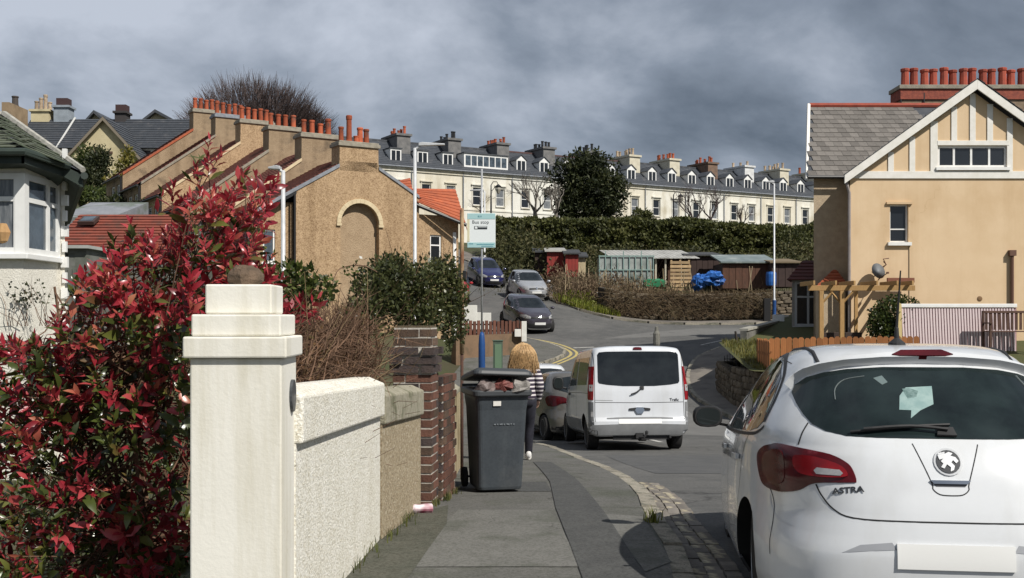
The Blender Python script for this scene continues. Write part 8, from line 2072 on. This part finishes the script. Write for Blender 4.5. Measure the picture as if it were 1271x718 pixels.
Ed = [('pelvis','waist'),('waist','chest'),('chest','uchest'),('uchest','neck'),('neck','jaw'),('jaw','head'),('head','crown'),('jaw','nose'),('uchest','shl'),('shl','ell'),('ell','wrl'),('wrl','pal'),('uchest','shr'),('shr','elr'),('elr','wrr'),('wrr','par'),
      ('pelvis','hil'),('hil','knl'),('knl','anl'),('anl','tol'),('pelvis','hir'),('hir','knr'),('knr','anr'),('anr','tor')]
for s, P, sx in (('l', Vector(J['pal'][0]), -1), ('r', Vector(J['par'][0]), 1)):
    fw = (P - Vector(J['wr'+s][0])).normalized(); sd = Vector((1,0,0))*.85 + Vector((0,.3,.2))
    for k, (off, L_) in enumerate(((-.026,.062),(-.009,.072),(.009,.068),(.025,.052))):
        a = P + fw*.03 + sd*off; b_ = a + fw*L_*.5 + Vector((-sx*.004,0,-.006)); c_ = b_ + fw*L_*.42 + Vector((-sx*.012,-.004,-.016))
        for q, p in zip('abc', (a, b_, c_)): J[f'f{s}{k}{q}'] = (tuple(p), .0085)
        Ed += [('pa'+s, f'f{s}{k}a'), (f'f{s}{k}a', f'f{s}{k}b'), (f'f{s}{k}b', f'f{s}{k}c')]
    t1 = P - fw*.01 + sd*(-sx*.036); t2 = t1 + fw*.04 + sd*(-sx*.014)
    J['t'+s+'a'] = (tuple(t1), .0095); J['t'+s+'b'] = (tuple(t2), .0085); Ed += [('pa'+s, 't'+s+'a'), ('t'+s+'a', 't'+s+'b')]
skin_body('body', J, Ed, M('skin', (.52,.33,.25), (.48,.29,.22), sc=9, rough=.55), wm)
# striped jumper
ms = bpy.data.materials.new('striped_knit'); ms.use_nodes = True; N, L = ms.node_tree.nodes, ms.node_tree.links
tc = N.new('ShaderNodeTexCoord'); sp_ = N.new('ShaderNodeSeparateXYZ'); L.new(tc.outputs['Object'], sp_.inputs[0])
m1 = N.new('ShaderNodeMath'); m1.operation = 'MULTIPLY'; L.new(sp_.outputs[2], m1.inputs[0]); m1.inputs[1].default_value = 16.5
m2 = N.new('ShaderNodeMath'); m2.operation = 'FRACT'; L.new(m1.outputs[0], m2.inputs[0])
m3 = N.new('ShaderNodeMath'); m3.operation = 'GREATER_THAN'; L.new(m2.outputs[0], m3.inputs[0]); m3.inputs[1].default_value = .62
mx = N.new('ShaderNodeMix'); mx.data_type = 'RGBA'; L.new(m3.outputs[0], mx.inputs[0]); mx.inputs[6].default_value = (.035,.025,.045,1); mx.inputs[7].default_value = (.66,.62,.62,1)
L.new(mx.outputs[2], N['Principled BSDF'].inputs['Base Color']); N['Principled BSDF'].inputs['Roughness'].default_value = .9
def ov(c, rx_, ry_, n=18): return [(c[0]+rx_*math.cos(2*math.pi*k/n), c[1]+ry_*math.sin(2*math.pi*k/n)*(1 if math.sin(2*math.pi*k/n) > 0 else 1.0), c[2] + .006*math.sin(5*k)) for k in range(n)]
mb = MB()
mb.tube_rings([ov((0,0,.90),.185,.135),ov((0,0,.93),.19,.14),ov((0,0,1.05),.178,.128),ov((0,.0,1.2),.188,.132),ov((0,0,1.32),.195,.125),ov((0,.0,1.395),.165,.10),ov((0,.01,1.44),.08,.075),ov((0,.012,1.45),.07,.065)])
for s in 'lr':
    a, b_, c_ = (Vector(J[k+s][0]) for k in ('sh','el','wr')); mb.tube(smooth_path([a+(Vector((.03,0,.01)) if s == 'l' else Vector((-.03,0,.01))), a.lerp(b_,.5), b_, b_.lerp(c_,.6), c_], 3), [.078,.077,.075,.073,.070,.067,.064,.062,.058,.054,.050,.046,.044][:13], 12)
part(mb, 'jumper', ms, wm, smooth=True)
mb = MB()
for s in 'lr':
    a, b_, c_ = (Vector(J[k+s][0]) for k in ('hi','kn','an'))
    mb.tube(smooth_path([a+Vector((0,0,.08)), a.lerp(b_,.4), b_, b_.lerp(c_,.45), c_+Vector((0,0,-.02))], 3), [.115,.112,.108,.100,.092,.084,.076,.072,.070,.066,.060,.056,.054][:13], 12)
mb.tube_rings([ov((0,0,.80),.16,.125),ov((0,0,.88),.172,.13),ov((0,0,.96),.165,.12)])
part(mb, 'trousers', M('dark_denim', (.018,.018,.026), (.03,.03,.042), sc=12, rough=.85), wm, smooth=True)
m_shoe = M('white_trainer', (.74,.73,.71), (.62,.61,.59), sc=9, rough=.6)
for s, tilt in (('l', R(38)), ('r', R(-8))):
    a = Vector(J['an'+s][0]); t_ = Vector(J['to'+s][0]); mb = MB(); d = (t_-a); d.normalize()
    mb.T = Matrix.Translation(a+Vector((0,.0,-.02))) @ Matrix.Rotation(-tilt, 4, 'X')
    mb.tube_rings([[(.045*wd*math.cos(k*.5236), y, -.025+hh*.5*math.sin(k*.5236)*1.1+ (hh*.5-.035)) for k in range(12)] for y, wd, hh in ((-.075,.55,.07),(-.06,.9,.10),(0,.95,.115),(.07,.95,.085),(.13,1.05,.065),(.175,.8,.05),(.19,.4,.035))])
    sh_ = part(mb, 'shoe', m_shoe, wm, smooth=True)
    mb = MB(); mb.T = Matrix.Translation(a+Vector((0,.0,-.02))) @ Matrix.Rotation(-tilt, 4, 'X')
    mb.tube_rings([[(.047*wd*math.cos(k*.5236), .055+.135*math.sin(k*.5236), z) for k in range(12)] for z, wd in ((-.075,1),(-.058,1.04),(-.055,.9))]); part(mb, 'sole', M('pale_sole', (.62,.60,.55), rough=.7), sh_)
# loose blonde hair
mh = M('blonde_hair', (.58,.39,.20), (.42,.26,.12), sc=30, rough=.5, spec=.4, isl=.2, stretch=(6,6,.7)); mb = MB(); rh = random.Random(5)
mb.tube_rings([ov((0,.0,1.36),.11,.06),ov((0,-.035,1.40),.15,.08),ov((0,-.02,1.48),.145,.11),ov((0,0,1.57),.125,.125),ov((0,.01,1.65),.10,.11),ov((0,.015,1.70),.07,.07),ov((0,.015,1.715),.02,.02)])
for i in range(1700):
    a = rh.uniform(math.pi*.92, math.pi*2.08); r0 = rh.uniform(.02,.1)
    p0 = Vector((r0*math.cos(a), .015+r0*math.sin(a), 1.71-r0*.25)); s_ = rh.uniform(.78,1.24)
    p1 = Vector((.138*s_*math.cos(a), .01+.125*s_*math.sin(a), 1.60)); p2 = Vector((.172*s_*math.cos(a+rh.uniform(-.35,.35)), .115*s_*math.sin(a), 1.45)); p3 = Vector((.195*s_*math.cos(a+rh.uniform(-.5,.5)), .095*s_*math.sin(a)-.01, rh.uniform(1.22,1.42)))
    mb.tube(smooth_path([p0,p1,p2,p3],3), [.002,.0025,.003,.003,.003,.003,.003,.0025,.002,.001], 3)
part(mb, 'hair', mh, wm, smooth=True)
